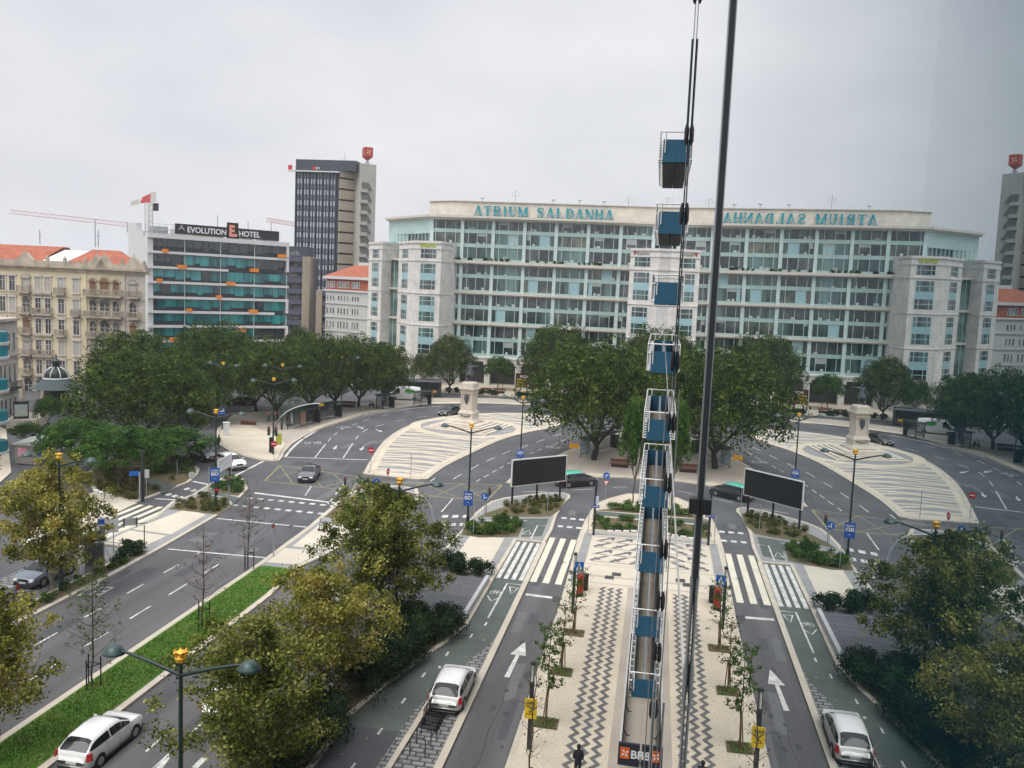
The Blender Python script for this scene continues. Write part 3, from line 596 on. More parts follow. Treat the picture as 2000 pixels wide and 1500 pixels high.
# penthouse
P_ = [A.uz(826, 400)[0], A.uz(878, 394)[0]]
b = MB(); b.prism([A.P(P_[0], 0, -6)[:2], A.P(P_[1], 0, -3)[:2], A.P(72, 0, -3)[:2], A.P(72, 0, -20)[:2], A.P(P_[0], 0, -20)[:2]], 36.6, 39.9); b.build('penthouse', penth, at_)
b = MB(); b.prism([A.P(P_[0]-.3, 0, -5.8)[:2], A.P(P_[1], 0, -2.7)[:2], A.P(72, 0, -2.7)[:2], A.P(72, 0, -20)[:2], A.P(P_[0]-.3, 0, -20)[:2]], 39.9, 40.1); b.build('roof_coping', ledge, at_)
def serif(ch):
    """serif capitals from strokes: (x0,y0,x1,y1,width)"""
    T, N_, s = .2, .09, []; sf = lambda x, y, w_=.36: s.append((x-w_/2, y, x+w_/2, y, .07))
    if ch == 'A': s += [(.12, 0, .5, 1, N_), (.5, 1, .86, 0, T), (.25, .35, .74, .35, .07)]; sf(.12, .03, .32); sf(.86, .03, .36)
    if ch == 'T': s += [(.5, 0, .5, 1, T), (.06, .965, .94, .965, .08), (.08, .98, .08, .76, .06), (.92, .98, .92, .76, .06)]; sf(.5, .03, .42)
    if ch == 'R': s += [(.24, 0, .24, 1, T), (.2, .965, .6, .965, .08), (.2, .5, .6, .5, .08), (.6, .97, .78, .86, .14), (.78, .87, .78, .6, .17), (.78, .62, .6, .5, .14), (.5, .5, .86, .02, T)]; sf(.24, .03, .4); sf(.88, .03, .22); sf(.16, .965, .2)
    if ch == 'I': s += [(.5, 0, .5, 1, T)]; sf(.5, .03, .42); sf(.5, .965, .42)
    if ch == 'U': s += [(.22, 1, .22, .28, T), (.22, .3, .36, .08, .15), (.34, .07, .62, .05, .11), (.6, .06, .78, .26, .1), (.78, .25, .78, 1, N_)]; sf(.22, .965, .4); sf(.78, .965, .3)
    if ch == 'M': s += [(.12, 0, .12, 1, N_), (.14, 1, .48, .08, T), (.48, .08, .84, 1, N_), (.88, 0, .88, 1, T)]; sf(.12, .03, .3); sf(.88, .03, .36); sf(.1, .965, .26); sf(.9, .965, .26)
    if ch == 'S': s += [(.8, .72, .8, .98, .06), (.78, .85, .6, .96, .09), (.62, .96, .34, .94, .1), (.36, .95, .2, .78, .14), (.2, .8, .3, .6, .17), (.28, .62, .7, .4, .19), (.7, .42, .8, .24, .17), (.8, .26, .64, .06, .13), (.66, .05, .36, .04, .1), (.38, .04, .2, .16, .09), (.18, .02, .18, .3, .06)]
    if ch == 'L': s += [(.26, 0, .26, 1, T), (.2, .035, .86, .035, .09), (.88, 0, .88, .28, .07)]; sf(.26, .965, .42)
    if ch == 'D': s += [(.24, 0, .24, 1, T), (.1, .035, .56, .035, .08), (.1, .965, .56, .965, .08), (.54, .97, .8, .78, .13), (.82, .8, .82, .22, .17), (.8, .24, .54, .04, .13)]
    if ch == 'N': s += [(.14, 0, .14, 1, N_), (.14, 1, .86, .02, T), (.86, 0, .86, 1, N_)]; sf(.14, .03, .3); sf(.1, .965, .26); sf(.86, .965, .3)
    if ch == 'H': s += [(.2, 0, .2, 1, T), (.8, 0, .8, 1, T), (.2, .5, .8, .5, .08)]; [sf(x, y, .38) for x in (.2, .8) for y in (.03, .965)]
    return s
u = A.uz(921, 410)[0]; uend = A.uz(1200, 412)[0]; txt = 'ATRIUM SALDANHA'; wd = {'I': .62, 'M': 1.15, ' ': .75}
tot = sum(wd.get(c, 1) for c in txt); st = (uend-u)/tot; lh = 2.15
for c in txt:
    ww = wd.get(c, 1)*st
    if c != ' ':
        b = MB(); lw_ = ww*.88
        for x0, y0, x1, y1, t_ in serif(c):
            dx, dy = (x1-x0)*lw_, (y1-y0)*lh; l = math.hypot(dx, dy); nx_, ny_ = -dy/l*t_*1.1, dx/l*t_*1.1; X0, Y0 = u+x0*lw_, 36.85+y0*lh
            q = [(X0+nx_, Y0+ny_), (X0-nx_, Y0-ny_), (X0+dx-nx_, Y0+dy-ny_), (X0+dx+nx_, Y0+dy+ny_)]
            a_ = [A.P(i, j, -2.6) for i, j in q]; c_ = [A.P(i, j, -2.35) for i, j in q]; b.hexa(a_, c_)
        b.build('sign_letter', teal, at_)
    u += ww
for px, py, h in ((933, 394, 1.2), (999, 396, 3.1), (1075, 398, 1.3), (1128, 399, 1.4), (1177, 401, 1.2), (1226, 402, 2.2), (1303, 405, 2.4)):
    u_ = A.uz(px, py)[0]; b = MB(); b.bar(A.P(u_, 40.0, -5), A.P(u_, 40.0+h, -5), .07)
    if h > 2: [b.bar(A.P(u_-.7, 40+h*.5+j*.9, -5), A.P(u_+.7, 40+h*.5+j*.9, -5), .04) for j in (0, 1)]; [b.bar(A.P(u_+j, 40+h*.5, -5), A.P(u_+j, 40.9+h*.5, -5), .04) for j in (-.7, .7)]
    else: b.lathe(A.P(u_, 40+h*.6, -5), [(.1, 0), (.45, .2), (.45, .4), (.1, .55)], 8)
    b.build('roof_mast', steel, at_)
# base: entablature and pillars
b = MB(); A.box(b, 3.0, 72, 5.15, 6.3, -3.2, .5); A.box(b, 3.0, 72, 5.9, 6.25, -3, .75); b.build('stone_beam', stonew, at_)
for k_ in range(11):
    u = col0+bw*k_; b = MB(); A.box(b, u-.6, u+.6, 0, 4.5, -.9, .3); A.box(b, u-.85, u+.85, 4.5, 5.15, -1.1, .45); b.build('stone_pillar', stonew, at_)
# white stone towers
def tower(name, pts, ztop, wl, lab, side=None):
    """pts: plan points of the faces; wl[i]: window columns (u0,u1) as fractions on each face"""
    back = [(pts[-1][0]+2, 186), (pts[0][0], 192)] if side is None else side
    core = MB(); core.prism(list(pts)+back, 5.4, ztop); core.prism(inset(list(pts)+back, 1.2), 0, 5.4); t = core.build(name, stonew, at_)
    ws = []; bb = MB()
    for i in range(len(pts)-1):
        F = Wall(pts[i], pts[i+1]); sg = F.n
        for z_ in (5.4, 12.6, 19.4, 26.3, 28.9): bb = MB(); F.box(bb, 0, F.L, z_, z_+.25, 0, .14); bb.build('stone_string_course', stonew, at_)
        bb = MB(); F.box(bb, 0, F.L, ztop-.5, ztop, 0, .2); bb.build('stone_string_course', stonew, at_)
        for (a0, a1) in wl[i]:
            u0, u1 = a0*F.L, a1*F.L
            for z0, z1, kind in ((6.6, 8.6, 0), (8.6, 10.2, 2), (10.2, 12.1, 0), (13.6, 15.6, 0), (15.6, 17.0, 2), (17.0, 18.9, 1), (20.4, 22.3, 0), (22.3, 23.8, 2), (23.8, 25.8, 0), (27.0, 28.8, 0)):
                b = MB()
                if kind == 2: F.box(b, u0, u1, z0, z1, .002, .03, 3); b.build('blue_panel', [offg, offg2, mull, spandb], at_); continue
                F.box(b, u0, u1, z0, z1, .002, .03, random.choice((0, 1))); F.box(b, u0, u1, (z0+z1)/2-.05, (z0+z1)/2+.05, .03, .08, 2)
                F.box(b, u0-.06, u0+.06, z0, z1, .03, .08, 2); F.box(b, u1-.06, u1+.06, z0, z1, .03, .08, 2)
                if u1-u0 > 2.4:
                    for q in (.22, .78): F.box(b, u0+(u1-u0)*q-.05, u0+(u1-u0)*q+.05, z0, z1, .03, .08, 2)
                ws.append(b)
    for q in ws: q.build('window', [offg, offg2, mull, spandb], at_)
tower('stone_tower', [(-58.7, 183.0), (-52.5, 174.4), (-46.4, 173.6), (-45.3, 178.6)], 30.6, [[(.25, .62)], [(.24, .82)], []], '')
tower('stone_tower', [(-68.4, 190.4), (-63.2, 184.6), (-61.8, 187.5)], 30.6, [[(.3, .78)], []], '', side=[(-60, 192), (-66, 196)])
tower('stone_tower', [(-6.7, 171.8), (-.9, 169.0), (6.5, 171.8)], 30.6, [[(.16, .7)], [(.3, .85)]], '', side=[(8, 186), (-6, 186)])
F = Wall((-62.4, 187.6), (-57.6, 186.2))
b = MB(); F.box(b, 0, F.L, 0, 27, -6, 0); b.build('stair_glazing', glb, at_)
for z_ in (6.4, 13.4, 20.1, 26.8):
    b = MB(); F.box(b, -.4, F.L+.4, z_-.2, z_+.3, -2, .6); b.build('stone_ledge', ledge, at_)
b = MB()
for q in (.3, .7): F.box(b, F.L*q-.05, F.L*q+.05, 0, 26.6, 0, .12)
b.build('glazing_bar', mull, at_)
F = Wall((-52.5, 174.4), (-46.4, 173.6)); e_ = text_mb('everis', 1.5, .12, .03, shear=0); e_.build('tower_lettering', mat('lime_letters', (.42, .5, .04), .5), at_, M=F.frame(29.3, 1.2, .08))
F = Wall((-6.7, 171.8), (-.9, 169.0)); e_ = text_mb('ibasiro', 1.0, .1, .0); e_.build('tower_lettering', mat('grey_letters', (.3, .28, .27), .5), at_, M=F.frame(29.3, 1.5, .08))
e_ = text_mb('F', 1.3, .1, .04); e_.build('tower_lettering', mat('red_letters', (.3, .05, .03), .5), at_, M=F.frame(29.25, .75, .08))

# ===== hotel with ribbon windows =====
hotw = mat('hotel_white_render', (.62, .62, .62), .6, var=.04); hotd = mat('hotel_dark_band', (.02, .024, .035), .3, var=.2, spec=.6)
hglass = glassmat('hotel_teal_glass', (.008, .1, .12), (.04, .3, .31), .3, .08, .7, .42, .6, (1, 1, .2)); hglass2 = glassmat('hotel_dark_glass', (.012, .02, .028), (.03, .055, .07), .5, .05, .9)
oran = mat('orange_panel', (.75, .24, .03), .5, var=.06)
Hw = Wall(AT(288, 465, 176), AT(562, 480, 195)); Hs = Wall(AT(250, 437, 181), AT(288, 465, 176))
ho = thing('hotel', 'white hotel with teal ribbon windows, orange boxes and a dark rooftop sign', 'hotel', loc=Hw.P(15, 0, 0))
b = MB(); c0, c1 = Hw.P(0, 0, -.6), Hw.P(Hw.L-.6, 0, -.6); d0 = Hs.P(0, 0)
b.prism([c0[:2], c1[:2], Hw.P(Hw.L-2, 0, -14)[:2], Hw.P(6, 0, -14)[:2]], 0, 28.7); b.build('building_core', hotd, ho)
b = MB(); Hs.box(b, 0, Hs.L, 0, 28.75, -1.2, 0); Hs.box(b, 0, Hs.L*.45, 28.75, 31.6, -1.2, -.0); Hs.box(b, Hs.L*.45, Hs.L*.75, 28.75, 29.9, -1.2, 0); b.build('side_wall', hotw, ho)
fl = [28.75, 25.35, 22.15, 19.0, 15.8, 12.7, 9.6, 6.4, 3.2]
cut = {0: (0, 1), 1: (0, 1), 2: (0, .55), 3: (0, 1.0), 4: (0, 1), 5: (0, .9), 6: (0, 1), 7: (.1, 1), 8: (0, 1)}
for i, z_ in enumerate(fl):
    b = MB(); a0, a1 = cut[i]; Hw.box(b, a0*Hw.L, a1*Hw.L+(.0 if a1 < 1 else .25), z_-.02 if i else z_-.2, z_+.5 if i else z_+.75, -1.2, .35)
    if i in (0, 1, 4, 6): Hw.box(b, Hw.L-.35, Hw.L+.25, z_-2.7, z_-.02, -1.2, .3)
    b.build('white_band', hotw, ho)
for i in range(8):
    z0, z1 = fl[i+1]+.5, fl[i]-.15; n_ = 4; r0 = 0 if i != 2 else -.25
    for j in range(n_):
        b = MB(); ua = Hw.L*j/n_; ub = Hw.L*(j+1)/n_; zs = z0+(z1-z0)*.36; dk = (i == 0 or (i == 1 and j == 0) or random.random() < .12)
        u = ua
        while u < ub-.05:
            w_ = min(random.choice((1.3, 1.9, 2.2)), ub-u); low = zs if random.random() < .55 else z0+(z1-z0)*.18
            Hw.box(b, u+.05, u+w_-.05, low, z1, -.35, -.3, 1 if dk or random.random() < .08 else 0); u += w_
        Hw.box(b, ub-.12, ub, z0, z1, -.35, -.15, 2)
        b.build('window_band', [hglass, hglass2, mull], ho)
for px, py in ((322, 490), (355, 521), (311, 548), (450, 554), (427, 580), (369, 606), (496, 528), (494, 608), (550, 500), (340, 663), (470, 645)):
    u, z_ = Hw.uz(px, py); b = MB(); w_ = 1.1 if px in (311, 322, 427, 369) else 1.9; Hw.box(b, u-w_/2, u+w_/2, z_-.4, z_+.4, -.4, .55); b.build('orange_box', oran, ho)
b = MB()
u0, z0 = Hw.uz(343, 447); u1, z1 = Hw.uz(546, 478); 
Hw.box(b, u0, u1, 29.75, 31.9, -.6, -.35); sgn = b.build('sign_board', mat('sign_charcoal', (.02, .02, .025), .5), ho)
e0 = Hw.uz(444, 460)[0]; e1 = Hw.uz(466, 460)[0]
b = MB(); Hw.box(b, e0, e1, 29.5, 33.0, -.35, -.1); b.build('logo_tile', mat('logo_black', (.012, .01, .012), .5), sgn)
def fit_text(st, W_, u0, u1, zb, hgt, d, m, par, name='lettering', bold=.0, dep=.08):
    q = text_mb(st, 1, dep, bold); xs = [v[0] for v in q.v]; ys = [v[1] for v in q.v]
    sx = (u1-u0)/(max(xs)-min(xs)); sy = hgt/(max(ys)-min(ys)); q.v = [((x-min(xs))*sx, (y_-min(ys))*sy, z_) for x, y_, z_ in q.v]
    return q.build(name, m, par, M=W_.frame(zb, u0, d))
fit_text('EVOLUTION', Hw, Hw.uz(367, 460)[0], e0-.15, 30.15, 1.25, -.28, white, sgn, bold=.02); fit_text('HOTEL', Hw, e1+.2, Hw.uz(509, 470)[0], 30.15, 1.25, -.28, white, sgn, bold=.02)
fit_text('E.', Hw, e0+.45, e1-.3, 29.9, 2.6, -.05, mat('letter_salmon', (.75, .3, .22), .5), sgn, bold=.05)
fit_text('A', Hw, Hw.uz(349, 455)[0], Hw.uz(362, 455)[0], 30.5, 1.1, -.28, steel, sgn)
b = MB()
for k_ in range(22): u = k_*1.4; b.bar(Hw.P(u, 29.4, -1.5), Hw.P(u, 31.6, -1.5), .05, n=4)
for z_ in (30.4, 31.6): b.bar(Hw.P(0, z_, -1.5), Hw.P(30, z_, -1.5), .05, n=4)
b.build('roof_screen', steel, ho)
for u, w_, h, m_ in ((2, 3, 1.9, steel), (6.5, 3.5, 1.7, hotw), (11, 6, 2.6, mat('roof_plant_ochre', (.5, .36, .2), .8)), (19, 5, 2.6, hotw), (26, 4, 2.0, steel)):
    b = MB(); Hw.box(b, u, u+w_, 29.2, 29.2+h, -7, -3); b.build('roof_plant', m_, ho)
b = MB()
for u, h in ((-3, 2.2), (16, 5.2), (23, 4.4), (28.5, 4.6)): b = MB(); b.bar(Hw.P(u, 29.4, -4), Hw.P(u, 29.4+h, -4), .09, n=5); b.build('roof_mast', steel, ho)
b = MB(); b.lathe(Hw.P(19.5, 31.6, -4), [(.2, 0), (.9, .5), (.8, 1.1), (0, 1.5)], 10); b.build('roof_dish', steel, ho)

# ===== tall dark office tower with the red cube =====
tdk = mat('tower_dark_metal', (.05, .058, .08), .5, var=.12); twin = glassmat('tower_window', (.1, .12, .15), (.3, .34, .38), .12, .15, .6, .4, .6); tbeige = mat('tower_beige_concrete', (.42, .36, .28), .8, var=.06, sc=.3, stretch=(1, 1, 4))
tgrey = mat('tower_grey_concrete', (.42, .42, .37), .8, var=.06, sc=.3)
T1 = Wall(AT(577, 330, 280), AT(664, 340, 278)); T2 = Wall(AT(664, 340, 278), AT(710, 340, 284)); T3 = Wall(AT(700, 340, 276), AT(735, 340, 279))
tw = thing('office_tower', 'tall dark glass tower with beige flank and a red cube sign on top', 'office tower', loc=T1.P(7, 0))
Zc = T1.uz(620, 336)[1]; ZT_ = T1.uz(620, 312)[1]-Zc
b = MB(); b.prism([T1.P(0, 0, -.4)[:2], T1.P(T1.L, 0, -.4)[:2], T1.P(T1.L, 0, -16)[:2], T1.P(0, 0, -16)[:2]], 0, Zc); b.build('tower_body', tdk, tw)
b = MB(); T1.box(b, .2, T1.L+5.5, Zc+.6, Zc+ZT_, -12, .2); T1.box(b, 0, T1.L+.1, Zc, Zc+.6, -12, .3); b.build('crown', tdk, tw)
b = MB(); T1.box(b, -2.2, T1.L+.05, Zc-.1, Zc+.3, .3, 1.0); b.build('white_ledge', hotw, tw)
fh = 20.7/1637*280; nfl = int(Zc//fh); ws = []
for f in range(nfl):
    z1 = Zc-.5-f*fh
    for half, (zz1, zz0) in enumerate(((z1, z1-fh*.42), (z1-fh*.5, z1-fh*.95))):
        for k_ in range(12):
            u = .75+(k_//2)*2.32+(k_ % 2)*.92; b = MB(); T1.box(b, u, u+.55, zz0, zz1, -.38, -.3, 0 if half else 1); ws.append((200-f*2-half, b))
windows(ws, 'window', [glassmat('tower_window_light', (.4, .45, .48), (.62, .68, .7), .05, .15, .6, .4, .6), glassmat('tower_window_dim', (.09, .11, .15), (.2, .23, .28), .1, .15, .6)], tw)
b = MB()
for k_ in range(7): u = .1+k_*2.32; T1.box(b, u, u+.3, 0, Zc, -.4, .25)
for k_ in range(6): u = 1.4+k_*2.32; T1.box(b, u, u+.12, 0, Zc, -.4, .1)
b.build('facade_fin', tdk, tw)
b = MB(); b.prism([T2.P(.05, 0, -.8)[:2], T2.P(T2.L, 0, -.8)[:2], T2.P(T2.L, 0, -12)[:2], T2.P(0, 0, -12)[:2]], 0, Zc+1.2); b.build('flank_body', mat('flank_dark', (.06, .055, .045), .7), tw)
for f in range(-1, nfl):
    z1 = Zc-1.9-(f)*fh; b = MB()
    T2.box(b, .1, T2.L*.72, z1-fh*.86+.0, z1-.1, -1, .3); b.hexa([T2.P(T2.L*.72, z1-fh*.86, .3), T2.P(T2.L, z1-fh*.86, -1.3), T2.P(T2.L, z1-fh*.86, -2), T2.P(T2.L*.72, z1-fh*.86, -1)], [T2.P(T2.L*.72, z1-.1, .3), T2.P(T2.L, z1-.1, -1.3), T2.P(T2.L, z1-.1, -2), T2.P(T2.L*.72, z1-.1, -1)])
    if z1 > 4: b.build('beige_parapet', tbeige, tw)
b = MB(); T3.box(b, 1.0, T3.L, 0, T3.uz(725, 321)[1], -9, 0); b.build('stair_tower', tgrey, tw)
for f in range(10):
    z1 = Zc-2.9-f*fh; b = MB(); q = [T3.P(1.3, z1, .02), T3.P(3.6, z1, .02), T3.P(4.9, z1-2.2, .02), T3.P(1.3, z1-2.2, .02)]; q2 = [T3.P(1.3, z1, .5), T3.P(3.4, z1, .5), T3.P(4.6, z1-2.2, .5), T3.P(1.3, z1-2.2, .5)]; b.hexa(q, q2)
    b.build('stair_window_hood', mat('hood_dark', (.13, .14, .12), .7), tw)
    b = MB(); T3.box(b, .6, 3.2, z1-fh+.25, z1-2.2, -.2, .9); b.build('stair_balcony', tgrey, tw)
b = MB(); cc = T3.P(3.9, Zc+5.4, -2.5)
ZS_ = T3.uz(725, 321)[1]; b.bar((cc[0], cc[1], ZS_), (cc[0], cc[1], ZS_+2.4), .5, n=8, r2=.2)
for a_ in range(4): b.bar((cc[0], cc[1], ZS_+1.6), (cc[0]+1.4*cos(a_*pi/2), cc[1]+1.4*sin(a_*pi/2), ZS_), .08)
b.build('cube_mast', steel, tw)
b = MB(); zq = 22+(558-338)/1637*290; zq = T3.uz(721, 306)[1]+.2
b.box((cc[0], cc[1], zq), (2.9, 2.9, 3.0), rz=.62); k0 = len(b.v)
b.lathe((cc[0], cc[1], zq-1.3), [(.15, 0), (2.02, 1.28)], 4, smooth=False, rz=.62+pi/4); cb = b.build('cube_sign', mat('cube_red', (.42, .06, .04), .5, var=.1), tw)
for a_ in (.62-pi/2, .62-pi/2-pi/2+pi):
    nx_, ny_ = cos(a_), sin(a_); tx, ty = -ny_, nx_; b = MB()
    for q in range(4):
        aa = .6+q*pi/2; f_ = lambda r_, t_: (cc[0]+nx_*1.47+tx*r_*cos(t_), cc[1]+ny_*1.47+ty*r_*cos(t_), zq+1.5+r_*sin(t_))
        b.add([f_(.1, aa), f_(.6, aa-.35), f_(1.05, aa), f_(.6, aa+.35)], [(0, 1, 2, 3)])
    b.build('flower_emblem', mat('emblem_peach', (.8, .5, .35), .6), cb)
for u, h in ((1.6, 6.0), (.4, 4.2), (3.0, 3.6)): b = MB(); b.bar(T2.P(u+2, Zc+1.2, -3), T2.P(u+2, Zc+1.2+h, -3), .1, n=5); b.build('roof_mast', steel, tw)
b = MB(); T1.box(b, 6.2, 7.2, Zc+.75, Zc+1.75, .3, .45); b.build('logo_tile', red, tw); fit_text('BPI', T1, 7.35, 8.6, Zc+.85, .75, .4, white, tw)
b = MB(); T1.box(b, -2.3, -1.0, Zc+.5, Zc+2.0, .3, .6); b.build('logo_tile', red, tw); fit_text('BPI', T1, -1.0, .1, Zc+.9, .7, .4, white, tw)

# ===== brown office block beside the hotel =====
brc = mat('brown_concrete', (.33, .28, .21), .85, var=.14, sc=.25, stretch=(1, 1, .2)); brd = mat('blue_grey_band', (.085, .09, .13), .7, var=.1); brw = glassmat('brown_block_window', (.04, .035, .04), (.2, .19, .18), .5, .15, .6)
def brown_block(W_, ztop, lab, colw, right=True):
    t = thing('office_block', lab, 'building', loc=W_.P(W_.L/2, 0)); b = MB(); W_.box(b, 0, W_.L, 0, ztop-.4, -9, -.5); b.build('building_core', brd, t)
    c0_, c1_ = (W_.L-colw, W_.L) if right else (0, colw); w0, w1 = (0, W_.L-colw) if right else (colw, W_.L)
    b = MB(); W_.box(b, c0_, c1_, 0, ztop, -8, .5); b.build('concrete_pier', brc, t)
    z_ = ztop-.2
    while z_ > 2:
        b = MB(); W_.box(b, w0, w1+(.2 if right else 0), z_-1.3, z_, -1, .25); b.build('parapet_band', brd, t)
        b = MB(); n_ = max(2, int((w1-w0)/1.1))
        for i in range(n_): W_.box(b, w0+(w1-w0)*i/n_+.1, w0+(w1-w0)*(i+1)/n_-.05, z_-2.75, z_-1.35, -.5, -.4)
        b.build('window_row', brw, t); z_ -= 3.1
brown_block(Wall(AT(556, 520, 245), AT(606, 520, 245)), 27.6, 'brown concrete block with slate blue bands between the hotel and the dark tower', 2.2)
brown_block(Wall(AT(618, 580, 240), AT(642, 580, 240)), 18.2, 'low narrow brown block with slate bands at the foot of the dark tower', 1.7, False)

# ===== white apartment block with red roof =====
rowm = mat('pale_render', (.5, .53, .51), .7, var=.05); brick_r = mat('red_brick_storey', (.36, .1, .055), .8, var=.12, sc=1); tile = mat('orange_roof_tiles', (.33, .1, .055), .8, var=.18, sc=.8, fine=.15, fsc=6)
Rw = Wall(AT(637, 545, 222), AT(728, 548, 214)); rb = thing('apartment_building', 'pale apartment block with a red brick top storey and orange hipped roof', 'building', loc=Rw.P(6, 0))
zt = 22+(540-543)/1637*218+.4; zt = Rw.uz(690, 541)[1]
b = MB(); Rw.box(b, 0, Rw.L, 0, zt-3.6, -14, 0); b.build('wall', rowm, rb); b = MB(); Rw.box(b, 0, Rw.L, zt-3.6, zt-.7, -14, -.05); b.build('brick_storey', brick_r, rb)
b = MB(); Rw.box(b, -.5, Rw.L+.5, zt-.7, zt, -14, .6); Rw.box(b, -.4, Rw.L+.4, zt-3.9, zt-3.5, -14, .4); b.build('cornice', hotw, rb)
b = MB(); b.hexa([Rw.P(-.4, zt, .5), Rw.P(Rw.L, zt, .5), Rw.P(Rw.L, zt, -14), Rw.P(-.4, zt, -14)], [Rw.P(6.4, zt+3.1, -4), Rw.P(Rw.L, zt+3.1, -4), Rw.P(Rw.L, zt+3.1, -10), Rw.P(6.4, zt+3.1, -10)]); rf = b.build('roof', tile, rb)
b = MB(); Rw.box(b, 7.3, Rw.L, zt+3.0, zt+3.9, -5, -4.2); b.build('ridge_ornament', hotw, rf)
gw = glassmat('plain_window', (.05, .06, .06), (.22, .24, .23), .6, .12, .6)
rows = [(zt-2.9, 1.5, 1), (zt-6.3, 1.3, 0), (zt-9.8, 1.6, 0), (zt-13.6, 1.9, 0), (zt-17.2, 1.9, 0), (zt-20.6, 1.9, 0)]
for z_, h, br_ in rows:
    for u in (.3, 1.5, 2.5, 4.2, 5.2, 6.3, 7.4, 9.1, 10.0, 10.9):
        if u+.8 > Rw.L: continue
        b = MB(); Rw.box(b, u-.06, u+.7, z_-.08, z_+h+.08, 0, .06, 0); Rw.box(b, u+.08, u+.56, z_+.05, z_+h-.05, .06, .08, 1); b.build('window', [hotw, gw], rb)
for z_ in (zt-7.0, zt-10.6, zt-14.2): b = MB(); Rw.box(b, -.1, Rw.L+.1, z_-.2, z_+.05, 0, .25); b.build('string_course', rowm, rb)
for u, z_ in ((.2, zt-14.2), (9.0, zt-16.0), (1.0, zt-18.5)):
    b = MB(); Rw.box(b, u, u+2.4, z_-.15, z_, .25, 1.0, 0)
    for k_ in range(9): b.bar(Rw.P(u+k_*.3, z_, .95), Rw.P(u+k_*.3, z_+.9, .95), .035, 1, 4)
    b.bar(Rw.P(u, z_+.9, .95), Rw.P(u+2.4, z_+.9, .95), .05, 1, 4); b.build('balcony', [rowm, mat('rusty_rail', (.3, .14, .1), .7)], rb)

# ===== yellow apartment building with balconies =====
ym = mat('cream_yellow_render', (.66, .58, .4), .8, var=.09, sc=.25, fine=.05, fsc=3, stretch=(1, 1, .3)); ystone = mat('weathered_stone', (.4, .35, .28), .85, var=.25, sc=.7, fine=.15); yw = mat('pale_flank_render', (.5, .46, .4), .8, var=.08)
yglass = glassmat('apartment_window', (.03, .03, .035), (.12, .12, .12), .9, .15, .6); shut = mat('brown_shutter', (.22, .12, .07), .7, var=.1); yfr = mat('window_frame_white', (.55, .52, .48), .6); ycurt = mat('pale_curtain', (.42, .4, .36), .8, var=.1)
Y = Wall(AT(-60, 522, 143), AT(284, 520, 143)); yb = thing('apartment_building', 'yellow stuccoed apartment building with stone balconies and an orange tiled roof', 'building', loc=Y.P(18, 0))
ZY = 21.4
u0 = Y.uz(242, 550)[0]; b = MB(); Y.box(b, 0, u0, -.5, ZY, -8, 0); b.prism([Y.P(0, 0, -8)[:2], Y.P(u0, 0, -8)[:2], Y.P(Y.L-9, 0, -14)[:2], Y.P(0, 0, -14)[:2]], 0, ZY); b.build('wall', ym, yb)
b = MB(); b.prism([Y.P(u0, 0, 0)[:2], Y.P(Y.L, 0, 0)[:2], Y.P(Y.L-5.5, 0, -8)[:2], Y.P(u0, 0, -8)[:2]], 0, ZY); b.build('corner_pier', yw, yb)
b = MB(); Y.box(b, -.2, Y.L+.3, ZY, ZY+.45, -1, .75); Y.box(b, -.2, Y.L+.3, ZY-.5, ZY, -1, .35); Y.box(b, 0, Y.L+.1, ZY+.45, ZY+1.15, -.6, .1); b.build('cornice', ystone, yb)
for px in (50, 190, 205, 262):
    u = Y.uz(px, 500)[0]; w_ = 1.9 if px != 205 else 1.5
    b = MB(); b.hexa([Y.P(u-w_, ZY+.45, .5), Y.P(u+w_, ZY+.45, .5), Y.P(u+w_, ZY+.45, -.5), Y.P(u-w_, ZY+.45, -.5)], [Y.P(u-.25, ZY+2.4, .4), Y.P(u+.25, ZY+2.4, .4), Y.P(u+.25, ZY+2.4, -.5), Y.P(u-.25, ZY+2.4, -.5)]); b.bar(Y.P(u, ZY+2.3, .1), Y.P(u, ZY+3.0, .1), .2, r2=.08); b.build('pediment', ystone, yb)
for px in (166, 238, 281, 126, 92): u = Y.uz(px, 500)[0]; b = MB(); Y.box(b, u-.2, u+.2, ZY+.45, ZY+1.7, -.4, .2); b.bar(Y.P(u, ZY+1.7, -.1), Y.P(u, ZY+2.1, -.1), .18, r2=.05); b.build('roof_urn', ystone, yb)
ux0, ux1, ux2, ux3 = [Y.uz(q, 495)[0] for q in (88, 62, 113, 147)]
def roofpart(u0, u1, r0, r1, m_, z1=ZY+4.3, d0=-.8, d1=-6):
    b = MB(); bk = 8.5 if u1 > Y.L-1 else 0; b.hexa([Y.P(u0, ZY+.4, d0), Y.P(u1, ZY+.4, d0), Y.P(u1-bk, ZY+.4, -13.8), Y.P(u0, ZY+.4, -13.8)], [Y.P(r0, z1, d1), Y.P(r1, z1, d1), Y.P(r1-.5, z1, -9), Y.P(r0, z1, -9)]); return b.build('roof', m_, yb)
roofpart(-1, ux1, -1, ux0, tile, ZY+3.7); roofpart(ux2, Y.L, ux3, Y.uz(195, 490)[0], tile, ZY+3.5)
b = MB(); b.hexa([Y.P(ux1, ZY+.6, -1), Y.P(ux2-.1, ZY+.6, -1), Y.P(ux2-.1, ZY+.6, -13), Y.P(ux1, ZY+.6, -13)], [Y.P(ux0+.2, ZY+3.2, -6), Y.P(ux3-.4, ZY+3.2, -6), Y.P(ux3-.4, ZY+3.2, -9), Y.P(ux0+.2, ZY+3.2, -9)]); b.build('roof', hotw, yb)
for px, h in ((27, 6.5), (141, 9), (147, 7)): b = MB(); u = Y.uz(px, 480)[0]; b.bar(Y.P(u, ZY+4, -8), Y.P(u, ZY+h, -8), .09, n=5); b.bar(Y.P(u-.5, ZY+h-1, -8), Y.P(u+.5, ZY+h-1, -8), .05, n=4); b.build('roof_mast', steel, yb)
